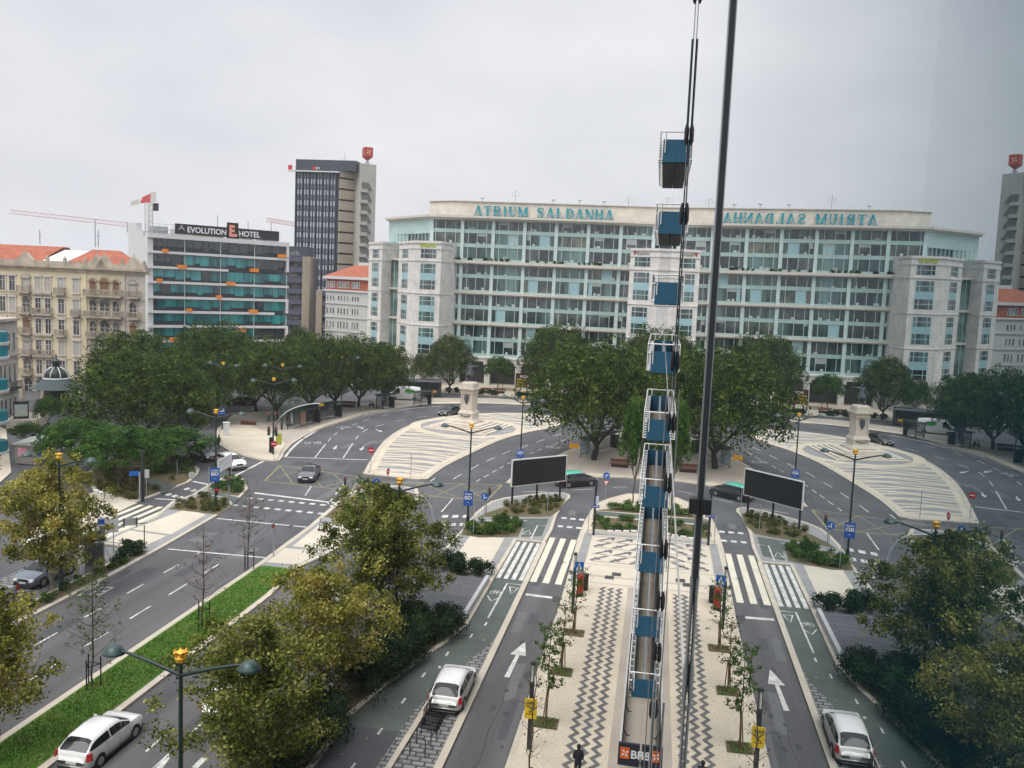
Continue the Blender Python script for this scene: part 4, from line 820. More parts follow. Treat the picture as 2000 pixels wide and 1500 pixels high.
def ywin(px, zb, w_=.95, h=2.3, arch=False, kind=0, bal=0, wf=.2):
    u = Y.uz(px, 600)[0]; fm = MB()
    Y.box(fm, u-w_/2-wf, u-w_/2, zb-.1, zb+h+.1, 0, .1); Y.box(fm, u+w_/2, u+w_/2+wf, zb-.1, zb+h+.1, 0, .1); Y.box(fm, u-w_/2-wf-.1, u+w_/2+wf+.1, zb+h+.1, zb+h+.35, 0, .22); Y.box(fm, u-w_/2-wf-.05, u+w_/2+wf+.05, zb-.28, zb-.1, 0, .25)
    if arch:
        r_ = w_/2+wf; pts = [(u+r_*cos(t), zb+h+.1+r_*sin(t)) for t in np.linspace(0, pi, 9)]
        a_ = [Y.P(i, j, .05) for i, j in pts]; c_ = [Y.P(i, j, .25) for i, j in pts]; n = 9
        fm.add(a_+c_, [tuple(range(n, 2*n))]+[(i, i+1, n+i+1, n+i) for i in range(n-1)])
        fm.v = fm.v
    o = fm.build('window', ystone if arch else yfr, yb)
    b = MB(); Y.box(b, u-w_/2, u+w_/2, zb-.08, zb+h+.08, .01, .03, [0, 1, 2][kind])
    if arch: pts = [Y.P(u+w_/2*cos(t), zb+h+.08+w_/2*sin(t), .26) for t in np.linspace(0, pi, 9)]; b.add(pts, [tuple(range(9))], [0, 1, 2][kind])
    if kind != 1: Y.box(b, u-.04, u+.04, zb, zb+h, .03, .06, 3); Y.box(b, u-w_/2, u+w_/2, zb+h*.68, zb+h*.68+.07, .03, .06, 3)
    b.build('pane', [yglass, shut, ycurt, yfr], o)
def ybal(px0, px1, zb, dp=.9, stone=False):
    u0, u1 = Y.uz(px0, 600)[0], Y.uz(px1, 600)[0]; b = MB(); Y.box(b, u0, u1, zb-.25, zb, 0, dp); Y.box(b, u0+.2, u1-.2, zb-.5, zb-.25, 0, dp*.5)
    n_ = max(4, int((u1-u0)/.28))
    for i in range(n_+1): u = u0+(u1-u0)*i/n_; b.bar(Y.P(u, zb, dp-.06), Y.P(u, zb+.95, dp-.06), .07 if i % 3 else .12, n=4)
    for dd in (.3, .6): b.bar(Y.P(u0, zb, dd), Y.P(u0, zb+.95, dd), .05, n=4); b.bar(Y.P(u1, zb, dd), Y.P(u1, zb+.95, dd), .05, n=4)
    Y.box(b, u0, u1, zb+.9, zb+1.03, dp-.13, dp); Y.box(b, u0, u0+.1, zb+.9, zb+1.03, 0, dp); Y.box(b, u1-.1, u1, zb+.9, zb+1.03, 0, dp)
    b.build('balcony', ystone, yb)
rowz = [17.35, 13.75, 10.2, 6.6, 3.15]
for r_, z_ in enumerate(rowz):
    for px in (-45, -28, 6, 25): ywin(px, z_, .9, 2.3, kind=random.choice((0, 0, 2)))
    ywin(52, z_, 1.2, 2.0, True, kind=(2, 0, 1, 2, 0)[r_]); ybal(38, 62, z_-.2)
    for px in (75, 94): ywin(px, z_, .9, 2.3, kind=(2, 0, 0, 0, 0)[r_])
    if r_ % 2 == 0: Y_ = MB(); Y.box(Y_, Y.uz(66, 600)[0], Y.uz(102, 600)[0], z_-.55, z_-.25, 0, .5); Y_.build('window_ledge', ystone, yb)
    else: ybal(65, 103, z_-.3, .7)
    ywin(120, z_, .95, 2.3, kind=(2, 0, 0, 2, 0)[r_]); ywin(149, z_, .95, 2.3, kind=(2, 2, 0, 2, 0)[r_])
    if r_ in (0, 2): ybal(109, 129, z_-.3, .7)
    if r_ in (1,): ybal(141, 157, z_-.3, .7)
    if r_ < 4:
        kk = 1 if r_ == 0 else (0, 0, 0, 2)[r_]
        ywin(182, z_, 1.05, 1.9, True, kind=kk); ywin(205, z_, 1.5, 1.9, True, kind=kk); ywin(227, z_, 1.0, 1.9, True, kind=kk); ywin(260, z_, 1.1, 1.8, True, kind=(2, 0, 1, 0)[r_])
        ybal(168, 241, z_-.3, 1.0) if r_ < 2 else [ybal(a_, c_, z_-.3, .8) for a_, c_ in ((171, 192), (193, 216), (218, 238))]
        ybal(252, 274, z_-.3, .8)
for px in (53, 77, 110, 140, 170): ywin(px, -.2, 1.3, 1.8, True)
for px in (167, 242): u = Y.uz(px, 600)[0]; b = MB(); Y.box(b, u-.25, u+.25, 0, ZY, 0, .16); b.build('pilaster', ym if px == 167 else yw, yb)
for z_ in (4.9+.9, 12.9, 16.5): b = MB(); Y.box(b, 0, Y.L, z_-.06, z_+.06, 0, .06); b.build('string_course', ystone, yb)

# ===== ornate white house at the left edge, teal balconies of the nearest house =====
O = Wall(AT(-70, 700, 104), AT(34, 700, 118)); ob = thing('ornate_house', 'ornate white stone house with arched upper windows at the far left edge', 'house', loc=O.P(5, 0))
zt = O.uz(10, 628)[1]; b = MB(); O.box(b, 0, O.L, -.5, zt, -10, 0); b.build('wall', mat('old_white_stone', (.42, .39, .34), .85, var=.15, sc=.5), ob)
b = MB(); O.box(b, -.2, O.L+.2, zt, zt+.4, -10, .4); O.box(b, 0, O.L, zt-4.9, zt-4.6, 0, .3); O.box(b, 0, O.L, zt-9.7, zt-9.4, 0, .3); b.build('cornice', ystone, ob)
for px in (-20, 0, 8, 17, 27):
    for z_, h in ((zt-4.0, 2.4), (zt-8.4, 2.6), (zt-13.0, 2.4)):
        u = O.uz(px, 700)[0]; fm = MB(); O.box(fm, u-.42, u+.42, z_-.1, z_+h+.15, 0, .08); o = fm.build('window', yfr, ob); b = MB(); O.box(b, u-.28, u+.28, z_, z_+h, .08, .1); b.build('pane', yglass, o)
u0, u1 = O.uz(7, 700)[0], O.uz(29, 700)[0]; b = MB(); O.box(b, u0, u1, zt-9.4, zt-9.2, 0, .9)
for i in range(14): u = u0+(u1-u0)*i/13; b.bar(O.P(u, zt-9.2, .85), O.P(u, zt-8.3, .85), .04, n=4)
b.bar(O.P(u0, zt-8.3, .85), O.P(u1, zt-8.3, .85), .06, n=4); b.build('balcony', blk2, ob)
tb_ = thing('balcony_house', 'house front at the far left edge with round white and teal balconies', 'house', loc=(*AT(-20, 800, 96)[:2], 0))
N0 = Wall(AT(-140, 760, 84), AT(-2, 760, 97)); b = MB(); N0.box(b, 0, N0.L, -.5, N0.uz(0, 600)[1], -6, -.2); b.build('wall', rowm, tb_)
tealp = mat('teal_balcony_panel', (.01, .2, .25), .3, var=.1)
for py in (655, 683, 748, 809, 868):
    u, z_ = N0.uz(-8, py+12); c = N0.P(u, z_, -.3); b = MB(); b.lathe(c, [(1.55, -.4), (1.62, -.3), (1.62, 0)], 24, 0); o = b.build('balcony_slab', hotw, tb_)
    b = MB(); b.lathe(c, [(1.48, 0), (1.48, 1.15)], 24, 0); b.build('balcony_panel', tealp, o)

# ===== cranes =====
crw = mat('crane_cream', (.52, .5, .44), .7); crr = mat('crane_red', (.5, .06, .06), .6); crp = mat('crane_pale_red', (.62, .4, .38), .7)
def lattice(mb, p, q, wd_, n_, m=0):
    p, q = Vector(p), Vector(q); d = (q-p).normalized(); s_ = d.cross(Vector((0, 0, 1)))
    if s_.length < .1: s_ = Vector((1, 0, 0))
    s_.normalize(); u_ = s_.cross(d).normalized(); cs = [s_*wd_/2+u_*wd_/2, s_*-wd_/2+u_*wd_/2, s_*-wd_/2-u_*wd_/2, s_*wd_/2-u_*wd_/2]
    for c in cs: mb.bar(p+c, q+c, wd_*.09, m, 4)
    for i in range(n_):
        a_, b_ = p+(q-p)*(i/n_), p+(q-p)*((i+1)/n_)
        for j in range(4): mb.bar(a_+cs[j], b_+cs[(j+1) % 4], wd_*.05, m, 3)
D1 = 300
base = AT(291, 500, D1); t = thing('tower_crane', 'cream tower crane with a red cabin section standing behind the hotel', 'crane', loc=(base[0], base[1], 0)); top = AT(291, 396, D1)
b = MB(); lattice(b, (base[0], base[1], 0), (base[0], base[1], top[2]), 1.8, 24); b.build('mast', crw, t)
b = MB(); p_, q_ = AT(273, 396, D1), AT(297, 388, D1); b.hexa([AT(273, 397, D1), AT(296, 396, D1), AT(296, 396, D1+3), AT(273, 397, D1+3)], [AT(278, 385, D1), AT(296, 377, D1), AT(296, 377, D1+3), AT(278, 385, D1+3)]); b.build('slewing_frame', crr, t)
b = MB(); b.hexa([AT(294, 395, D1-1), AT(305, 395, D1-1), AT(305, 395, D1+3), AT(294, 395, D1+3)], [AT(294, 375, D1-1), AT(305, 375, D1-1), AT(305, 375, D1+3), AT(294, 375, D1+3)]); b.build('winch_house', crw, t)
b = MB(); b.hexa([AT(298, 412, D1), AT(310, 412, D1), AT(310, 412, D1+3), AT(298, 412, D1+3)], [AT(298, 397, D1), AT(310, 397, D1), AT(310, 397, D1+3), AT(298, 397, D1+3)]); b.build('counterweight', blk2, t)
b = MB(); b.hexa([AT(255, 402, D1), AT(272, 399, D1), AT(272, 399, D1+2), AT(255, 402, D1+2)], [AT(255, 394, D1), AT(272, 388, D1), AT(272, 388, D1+2), AT(255, 394, D1+2)]); b.build('cab', crw, t)
def far_crane(pl, pr, D, lab, mx_):
    t = thing('tower_crane', lab, 'crane', loc=(*AT(mx_, 560, D)[:2], 0)); b = MB(); lattice(b, AT(*pl, D), AT(*pr, D), 1.9, 22); b.build('jib', crp, t)
    b = MB(); a_ = AT(mx_, pr[1], D); lattice(b, (a_[0], a_[1], 0), tuple(a_), 1.8, 14); b.build('mast', crw, t)
far_crane((20, 413), (262, 440), 430, 'distant crane with a long pale red jib reaching left above the yellow building', 262)
far_crane((521, 429), (590, 440), 430, 'distant crane whose short pale jib pokes out left of the dark tower', 590)
# background blocks so that the skyline closes
for i, (pa, pb_, D, zt_) in enumerate(((545, 600, 262, 31),)):
    W_ = Wall(AT(pa, 520, D), AT(pb_, 520, D)); t = thing('office_block', 'grey glazed rooftop block rising behind the hotel sign', 'building', loc=W_.P(3, 0)); b = MB(); W_.box(b, 0, W_.L, 0, zt_, -8, 0); b.build('building_core', tdk, t)
    for z_ in (27.5, 30, 24.5, 21.5): b = MB(); [W_.box(b, .4+k_*1.6, 1.7+k_*1.6, z_-1.8, z_-.2, 0, .05) for k_ in range(4)]; b.build('window_row', gw, t)
# ---------------- trees and plants ----------------
def leaves(rng, C, Rl, per, leaf, up=.25, shell=(.72, 1.05), aspect=.62, jit=.9, squash=.8):
    """leaf quads on clumps: C centres, Rl radii"""
    C = np.array(C); Rl = np.array(Rl); n = len(C)*per; idx = np.repeat(np.arange(len(C)), per)
    d = rng.normal(size=(n, 3)); d[:, 2] += up; d /= np.linalg.norm(d, axis=1)[:, None]
    r = rng.uniform(*shell, n)*Rl[idx]; p = C[idx]+d*r[:, None]*np.array([1, 1, squash])
    nm = d+rng.normal(size=(n, 3))*jit; nm /= np.linalg.norm(nm, axis=1)[:, None]
    t = np.cross(nm, rng.normal(size=(n, 3))); t /= np.linalg.norm(t, axis=1)[:, None]; b = np.cross(nm, t)
    s = leaf*rng.uniform(.6, 1.3, n)[:, None]*.5
    v = np.stack([p-t*s, p-b*s*aspect+t*s*.1, p+t*s, p+b*s*aspect+t*s*.1], 1).reshape(-1, 3)
    return v
def leafmesh(name, v, m):
    me = bpy.data.meshes.new(name); n = len(v)//4
    me.vertices.add(len(v)); me.vertices.foreach_set('co', v.astype(np.float32).ravel()); me.loops.add(len(v)); me.loops.foreach_set('vertex_index', np.arange(len(v), dtype=np.int32))
    me.polygons.add(n); me.polygons.foreach_set('loop_start', np.arange(0, 4*n, 4, dtype=np.int32)); me.update(calc_edges=True); me.materials.append(m); return me
def limb(mb, p, q, r0, r1, rng, k=4, w_=.12, m=0):
    p, q = np.array(p, float), np.array(q, float); L_ = np.linalg.norm(q-p); pts = [p+(q-p)*i/k+(rng.normal(size=3)*w_*L_/k*(0 if i in (0, k) else 1)) for i in range(k+1)]
    mb.path([tuple(a) for a in pts], r0, m, 6, r1); return pts
def broad_tree(name, seed, R, Ht, hc, leaf, nl, per, lm, bm, clr=1.5, dens=1.0, trunk=.35):
    """R crown radius, Ht height, hc crown base height"""
    rng = np.random.default_rng(seed); t = thing(name, None, 'tree'); mb = MB(); ch = (Ht-hc); C = []; Rr = []
    asym = rng.uniform(.82, 1.1, 8)
    for i in range(nl):
        a = i*2.39996+rng.uniform(-.3, .3); f = (i+.5)/nl; el = math.asin(min(1, -.5+1.5*f)); k_ = asym[int(a/(2*pi)*8) % 8]
        rr = R*cos(el)*k_*rng.uniform(.7, 1.04); z = hc+ch*.42+sin(el)*ch*.5*rng.uniform(.8, 1.12)
        C.append((rr*cos(a), rr*sin(a), z)); Rr.append(clr*rng.uniform(.6, 1.5))
    for i in range(nl//3):
        a, rr = rng.uniform(0, 2*pi), R*.6*math.sqrt(rng.uniform()); C.append((rr*cos(a), rr*sin(a), hc+ch*rng.uniform(.35, .8))); Rr.append(clr*1.1)
    fork = (rng.uniform(-.2, .2), rng.uniform(-.2, .2), max(1.5, hc*.7)); limb(mb, (0, 0, -.05), fork, trunk, trunk*.75, rng)
    for i in range(7):
        a = i*2*pi/7+rng.uniform(-.3, .3); e_ = (R*.5*cos(a), R*.5*sin(a), hc+ch*.3); pts = limb(mb, fork, e_, trunk*.5, trunk*.2, rng)
        for j in range(3):
            c = C[(i*5+j*9) % len(C)]; near = min(C, key=lambda q: (q[0]-e_[0]*1.5)**2+(q[1]-e_[1]*1.5)**2+(q[2]-e_[2]-j)**2+rng.uniform(0, 6)); limb(mb, pts[2+(j % 2)], near, trunk*.2, trunk*.07, rng, 3)
    mb.build('trunk', bm, t)
    link('crown', leafmesh('crown', leaves(rng, C, Rr, int(per*dens), leaf), lm), t); return t
def place(t, first, bx, by, rpx, top, label, group, rz=0, Rp=7., Hp=12.):
    x, y = G(bx, by); D = x*FX[0]+y*FX[1]-H*FX[2]*1.0+0; D = abs(np.dot(np.array([x, y, -H]), FX)); R = rpx*1.0*D/FOC; Ht = zat(bx, top, x, y); sc = (R/Rp, R/Rp, Ht/Hp)
    if first: t.location = (x, y, .08); t.rotation_euler = (0, 0, rz); t.scale = sc; t['label'] = label; t['group'] = group; return t
    return dup(t, (x, y, .08), rz, label, sc, group)
big = [broad_tree('broadleaf_tree', 40+i, 7, 12, 1.9, .3, 112, 175, leaf_dk, barkd, 1.35) for i in range(3)]
GT = 'dark green trees around the square'
used = [False]*3
def bigtree(v, *a, **k):
    r = place(big[v], not used[v], *a, GT, **k) if True else None
    used[v] = True; return r
spec = [(0, 285, 885, 130, 688, 'huge round dark green tree nearest the domed kiosk'), (1, 262, 815, 90, 648, 'dark green tree behind the huge round one, before the yellow building'),
 (2, 425, 795, 92, 632, 'tall dark green tree in front of the hotel'), (1, 375, 828, 78, 690, 'dark green tree right of the huge round one, beside the side road'), (0, 500, 805, 70, 668, 'dark green tree at the left end of the plaza row'),
 (2, 541, 822, 78, 664, 'dark green tree over the plaza bench, behind a lamp post'), (1, 608, 809, 76, 655, 'plaza tree with its dark trunk just behind the left bus shelter'), (0, 654, 801, 68, 662, 'plaza tree whose trunk leans between two benches'),
 (2, 700, 796, 70, 658, 'plaza tree with trunk right of the benches'), (1, 752, 790, 50, 672, 'low spreading plaza tree overhanging the white van'), (0, 877, 768, 48, 655, 'bright rounded tree left of the statue before the glass block'),
 (1, 1088, 778, 72, 636, 'tall dark tree behind the red poster sign'), (2, 1160, 900, 128, 668, 'huge dark tree over the right bus shelter'), (1, 1226, 868, 92, 680, 'dark tree just right of the huge one, by the blue balconies'),
 (2, 1262, 800, 62, 640, 'pale green topped tree behind the blue balconies'), (0, 585, 765, 40, 640, 'yellowing tree behind the plaza row, left of the pale apartments'), (1, 826, 752, 24, 690, 'small dark tree beside the foot of the stone tower')]
for i, (v, bx, by, r_, top, lab) in enumerate(spec): bigtree(v, bx, by, r_, top, lab, rz=i*1.3)
# feathery bright trees at the left and one at the right
ac = broad_tree('feathery_tree', 77, 3.2, 6.5, 2.2, .22, 40, 210, leaf_md, bark, .72, trunk=.13)
for i, (bx, by, r_, top, lab) in enumerate([(235, 958, 82, 836, 'feathery bright green tree on thin pale stems beside the cycle path'), (150, 930, 72, 822, 'feathery bright green tree behind the autumn tree'), (335, 914, 72, 838, 'small feathery tree in the planted tip beside the queue of cars'), (282, 925, 50, 858, 'feathery tree behind the dark blue sign pole'),
        (94, 842, 24, 776, 'small round street tree before the stone planter'), (55, 868, 30, 828, 'low dark bush-like tree behind the poster kiosk'), (1236, 985, 36, 788, 'tall narrow feathery tree beside the blue balconies'), (972, 762, 30, 698, 'small spreading palm-like tree before the glass block pillars')]):
    place(ac, i == 0, bx, by, r_, top, lab, 'feathery green trees', rz=i, Rp=3.2, Hp=6.5)
# autumn plane trees: open crowns of clustered leaves
def plane_tree(name, seed, R, Ht, hc, leaf, lm, label, loc, ncl=150, per=70, trunk=.16, lean=(0, 0), cl=.62, bm=barkp):
    rng = np.random.default_rng(seed); t = thing(name, None, 'tree'); mb = MB(); C = []; Rr = []; ch = Ht-hc
    top = (lean[0], lean[1], Ht*.93); tr = limb(mb, (0, 0, -.05), top, trunk, trunk*.25, rng, 8, .1)
    for i in range(26):
        f = .12+.8*i/26; base = np.array(tr[min(7, int((hc/Ht*.75+(1-hc/Ht*.75)*f)*8))]); a = i*2.4+rng.uniform(-.4, .4); prof = R*(1-abs(f-.38)**1.6*1.5)*rng.uniform(.75, 1.08); prof = max(prof, .6)
        e_ = (lean[0]*f+prof*cos(a), lean[1]*f+prof*sin(a), hc+ch*f*.85+prof*.28); pts = limb(mb, base, e_, trunk*.28, trunk*.06, rng, 4, .2)
        for j in range(max(2, ncl//26)):
            q = pts[min(4, 1+j % 4)]+rng.normal(size=3)*np.array([.75, .75, .6])*R*.2; C.append(tuple(q)); Rr.append(cl*rng.uniform(.6, 1.3))
            if j % 2 == 0: limb(mb, pts[1+j % 3], q, trunk*.08, trunk*.03, rng, 2, .1)
    for j in range(6): C.append((top[0]+rng.normal()*.4, top[1]+rng.normal()*.4, Ht-.3-rng.uniform(0, 1))); Rr.append(.45)
    mb.build('trunk', bm, t); link('crown', leafmesh('crown', leaves(rng, C, Rr, per, leaf, up=.1, shell=(.25, 1.15), jit=1.2, aspect=.8), lm), t)
    t.location = (*loc, .1); t['label'] = label; t['group'] = 'autumn plane trees'; return t
def pt(seed, bx, by, cx, r_, top, low, lab, lm, nm='autumn_tree', **k):
    x, y = G(bx, by); D = np.dot(np.array([x, y, -H]), FX); R = r_*D/FOC; Ht = zat(cx, top, x, y); lo = zat(cx, low, x, y); dx = (cx-bx)*D/FOC*.0
    return plane_tree(nm, seed, R, Ht, max(1.6, lo), k.pop('leaf', .17), lm, lab, (x, y), **k)
pt(5, 742, 1215, 740, 120, 945, 1190, 'large olive and gold autumn tree in the middle, its top before the junction', leaf_au2, ncl=260, per=125)
pt(6, 622, 1370, 610, 138, 1110, 1340, 'golden autumn tree left of the dark hedge, second in the central row', leaf_au, ncl=215, per=110, leaf=.145)
pt(7, 490, 1560, 480, 150, 1195, 1500, 'nearest autumn tree in the central row, behind the big street lamp', leaf_au2, ncl=250, per=125, leaf=.14)
pt(8, 105, 1150, 88, 108, 888, 1110, 'golden autumn tree at the left edge behind a street lamp', leaf_au, ncl=240, per=115)
pt(9, -10, 1470, -5, 100, 1130, 1420, 'autumn tree cut off by the left edge of the photo', leaf_au, ncl=170, per=100, leaf=.14)
# young bare trees on the lawn with stake guards
leaf_red = leafmat('russet_leaves', [(.12, .03, .02), (.2, .07, .03), (.1, .1, .03)])
for i, (bx, by, top, lab, lm, n_) in enumerate([(180, 1342, 1100, 'young thin tree with sparse green leaves on the lawn, nearest of three', leaf_sh, 11), (395, 1228, 1020, 'leafless sapling on the lawn, middle one of three', leaf_red, 3), (484, 1112, 950, 'sapling with a few russet leaves at the far end of the lawn', leaf_red, 5)]):
    x, y = G(bx, by, .1); Ht = zat(bx, top, x, y); rng = np.random.default_rng(60+i); t = thing('young_tree', lab, 'tree', 'young trees on the lawn', (x, y, .1)); t.location = (0, 0, 0); mb = MB(); tr = limb(mb, (0, 0, 0), (.1, 0, Ht*.96), .06, .012, rng, 8, .03); C = []
    for j in range(34):
        f = .3+.66*j/34; b_ = np.array(tr[int(f*8)]); a = j*2.4; l_ = (1-f)*1.9+.35; e_ = b_+np.array([l_*cos(a), l_*sin(a), l_*.75]); pts = limb(mb, b_, e_, .016, .006, rng, 3, .12)
        for s_ in range(3): q = pts[1+s_ % 3]+rng.normal(size=3)*.28; limb(mb, pts[1+s_ % 3], q, .007, .004, rng, 1); C.append(tuple(q))
    mb.build('trunk', bark, t); link('crown', leafmesh('crown', leaves(rng, C, [.18]*len(C), n_, .11, shell=(.2, 1.2)), lm), t); t.location = (x, y, .1)
    gd = thing('tree_guard', 'wooden stake guard round the '+('nearest' if i == 0 else 'middle' if i == 1 else 'farthest')+' sapling on the lawn', 'tree guard', 'tree guards on the lawn', (x, y, .1))
    for a in range(3):
        p_ = (x+.42*cos(a*2.1+.5), y+.42*sin(a*2.1+.5)); b = MB(); b.bar((*p_, .1), (*p_, 1.75), .04, n=5); b.build('stake', barkd, gd)
    b = MB(); P3 = [(x+.42*cos(a*2.1+.5), y+.42*sin(a*2.1+.5), 1.35) for a in range(3)]
    for a in range(3): b.bar(P3[a], P3[(a+1) % 3], .035, n=4)
    b.build('rail', barkd, gd)
# street trees on the patterned pavement
for i, (bx, by, top, r_, lab, n_, lm) in enumerate([(1065, 1412, 1205, 26, 'small leafy street tree nearest the yellow sign column', 26, leaf_sh), (1096, 1312, 1170, 20, 'thin browning street tree, second along the pavement', 9, leaf_dr), (1121, 1236, 1098, 20, 'small street tree beside the blue crossing sign', 12, leaf_sh), (1030, 1575, 1285, 26, 'bare street sapling at the bottom edge of the photo', 1, leaf_dr)]):
    x, y = G(bx, by, .13); D = np.dot(np.array([x, y, -H]), FX); Ht = zat(bx, top, x, y); R = r_*D/FOC; rng = np.random.default_rng(90+i)
    t = thing('street_tree', lab, 'tree', 'young street trees', (0, 0, 0)); mb = MB(); tr = limb(mb, (0, 0, 0), (.05, .05, Ht*.95), .05, .014, rng, 6, .04); C = []
    for j in range(22):
        f = .42+.55*j/22; b_ = np.array(tr[int(f*6)]); a = j*2.4; l_ = R*(1.1-abs(f-.7)); e_ = b_+np.array([l_*cos(a), l_*sin(a), l_*.8]); pts = limb(mb, b_, e_, .014, .006, rng, 2, .15)
        for s_ in range(3): C.append(tuple(pts[1+s_ % 2]+rng.normal(size=3)*.14))
    mb.build('trunk', bark, t); link('crown', leafmesh('crown', leaves(rng, C, [.22]*len(C), n_, .12, shell=(.1, 1.1)), lm), t); t.location = (x, y, .13)
    sk = thing('tree_stakes', ['pair of brown stakes at the leafy tree nearest the yellow sign', 'three leaning stakes at the second street tree', 'pair of stakes at the tree beside the crossing sign', 'leaning stakes at the bare sapling at the bottom edge'][i], 'tree stakes', 'tree stakes on the pavement', (x, y, .13))
    for a in range(3 if i in (1, 3) else 2): b = MB(); b.bar((x-.12+.18*a, y-.2, .13), (x+.02+.05*a, y-.05, 1.95), .035, n=5); b.build('stake', wood, sk)
    pb = MB(); pb.sheet([(x-.65, y-.55), (x+.65, y-.55), (x+.65, y+.55), (x-.65, y+.55)], .148); struct('tree_pit', pb, soil)
    v = leaves(rng, [(x-.4+.2*(q % 5), y-.4+.2*(q//5), .15) for q in range(25)], [.13]*25, 14 if i in (0, 1) else 4, .09, up=1); link('tree_pit_grass', leafmesh('tree_pit_grass', v, grass_g), label=['green grass tuft in the tree pit nearest the yellow sign', 'grass in the second tree pit along the pavement', 'thin grass in the tree pit by the crossing sign', 'thin grass in the bottom tree pit'][i], cat='grass', kind='stuff')
# hedges and ground shrubs
def hedge(name, pts, hts, label, m, per=130, leaf=.16, rad=.8, n=60, seed=1, cat='hedge', kind=None, group=None, zb=.15):
    """fill polygon pts with clumps"""
    rng = np.random.default_rng(seed); P = ccw(pts); xs = [p[0] for p in P]; ys = [p[1] for p in P]; C = []; R_ = []; tries = 0
    def inside(x, y):
        c = False
        for i in range(len(P)):
            (x0, y0), (x1, y1) = P[i-1], P[i]
            if (y0 > y) != (y1 > y) and x < (x1-x0)*(y-y0)/(y1-y0)+x0: c = not c
        return c
    while len(C) < n and tries < n*40:
        tries += 1; x, y = rng.uniform(min(xs), max(xs)), rng.uniform(min(ys), max(ys))
        if inside(x, y):
            h = rng.uniform(*hts); C.append((x, y, zb+h*.35)); R_.append(rad*rng.uniform(.7, 1.3)); 
            if h > rad: C.append((x, y, zb+h-rad*.5)); R_.append(rad*rng.uniform(.7, 1.1))
    me = leafmesh(name, leaves(rng, C, R_, per, leaf, up=.8, shell=(.35, 1.08), jit=.9, squash=.75), m); return link(name, me, label=label, cat=cat, kind=kind, group=group)
hedge('juniper_hedge', [(-15.9, 28), (-14.4, 28), (-14.0, 33.6), (-13.7, 38.3), (-12.7, 42.9), (-11.4, 47.0), (-10.9, 50), (-11.8, 51.6), (-15.9, 50.8)], (.9, 1.7), 'long dark juniper hedge swelling beside the cycle lane', leaf_hd, 230, .15, .8, 230, 4)
hedge('juniper_hedge', [(-16.0, 59.4), (-11.6, 59.3), (-11.3, 60.4), (-12.4, 61.0), (-15.9, 61.4)], (.8, 1.4), 'dark juniper hedge at the far end of the grey slab terrace', leaf_hd, 210, .15, .6, 50, 5)
hedge('shrub_bed', gp((902, 1045), (912, 1024), (985, 1018), (1018, 1030), (1008, 1047), (937, 1049)), (.3, .8), 'bright green low shrubs round the foot of the bannered lamp post', leaf_sh, 120, .16, .45, 75, 6, 'shrubs', 'stuff')
hedge('shrub_bed', gp((985, 985), (1050, 975), (1102, 975), (1092, 995), (1060, 1008), (975, 1008)), (.15, .5), 'low tufted shrubs under the black billboard', leaf_dr, 90, .14, .36, 80, 7, 'shrubs', 'stuff')
hedge('shrub_bed', [(-4.9, 75.6), (3, 75.6), (3, 80.0), (-4.8, 79.6)], (.2, .6), 'green shrubs in the bed behind the white cycle racks', leaf_sh, 90, .15, .4, 60, 8, 'shrubs', 'stuff')
hedge('shrub_bed', [(-4.7, 82.6), (3, 83.0), (3, 86.6), (-2, 85.4)], (.3, .8), 'bright green shrubs in the far bed beside the side street', leaf_sh, 110, .16, .45, 60, 9, 'shrubs', 'stuff')
hedge('shrub_bed', [(-29.0, 71.4), (-24.2, 71.4), (-23.4, 76), (-24, 82), (-27, 83.2), (-29, 81)], (.3, .8), 'green shrubs at the tip of the central island', leaf_sh, 110, .16, .45, 80, 10, 'shrubs', 'stuff')
hedge('shrub_bed', gp((330, 994), (374, 976), (400, 968), (450, 985), (425, 1003)), (.2, .55), 'olive low shrubs round the lamp post on the west island', leaf_dr, 100, .15, .4, 60, 11, 'shrubs', 'stuff')
hedge('shrub_bed', gp((412, 956), (430, 946), (462, 936), (474, 944), (476, 955), (464, 966)), (.25, .7), 'olive shrubs with yellow bloom at the tip of the west island', leaf_sh, 100, .15, .42, 50, 12, 'shrubs', 'stuff')
hedge('shrub_bed', [(-38.8, 30), (-38.1, 30), (-38.0, 57), (-38.7, 57)], (.15, .5), 'ragged green verge along the left roadway', leaf_sh, 60, .14, .35, 90, 13, 'shrubs', 'stuff')
hedge('round_shrub', [(-39.4, 53.5), (-38.1, 54.0), (-38.1, 57.5), (-39.5, 57.5)], (.6, 1.1), 'dark green spiky shrub at the end of the verge, by the small map frame', leaf_hd, 160, .16, .5, 22, 14, 'shrub')
hedge('shrub_bed', gp((352, 900), (374, 908), (386, 918), (368, 940), (348, 946), (300, 925), (300, 895)), (.2, .6), 'green shrubs in the rounded planted tip beside the side road', leaf_sh, 90, .16, .45, 60, 15, 'shrubs', 'stuff')
hedge('shrub_bed', gp((312, 962), (270, 980), (215, 970), (180, 955), (215, 905), (260, 938)), (.2, .7), 'dark brown-green shrubs under the feathery trees', leaf_dr, 90, .16, .45, 90, 16, 'shrubs', 'stuff')
hedge('clipped_hedge', [(-62, 163.8), (-41, 162.2), (-26, 163.4), (6, 165.8), (6, 167.2), (-26, 164.8), (-41, 163.4), (-62, 165.0)], (.7, .9), 'low dark hedge strip along the far road', leaf_hd, 70, .35, .7, 150, 17)
hedge('roof_planting', [A.P(q, 0, .4)[:2] for q in (5, 38)]+[A.P(q, 0, -.1)[:2] for q in (38, 5)], (.2, .6), 'trailing green plants along the terrace ledge of the glass block', leaf_dk, 40, .3, .35, 70, 18, 'plants', 'stuff', zb=27.1)
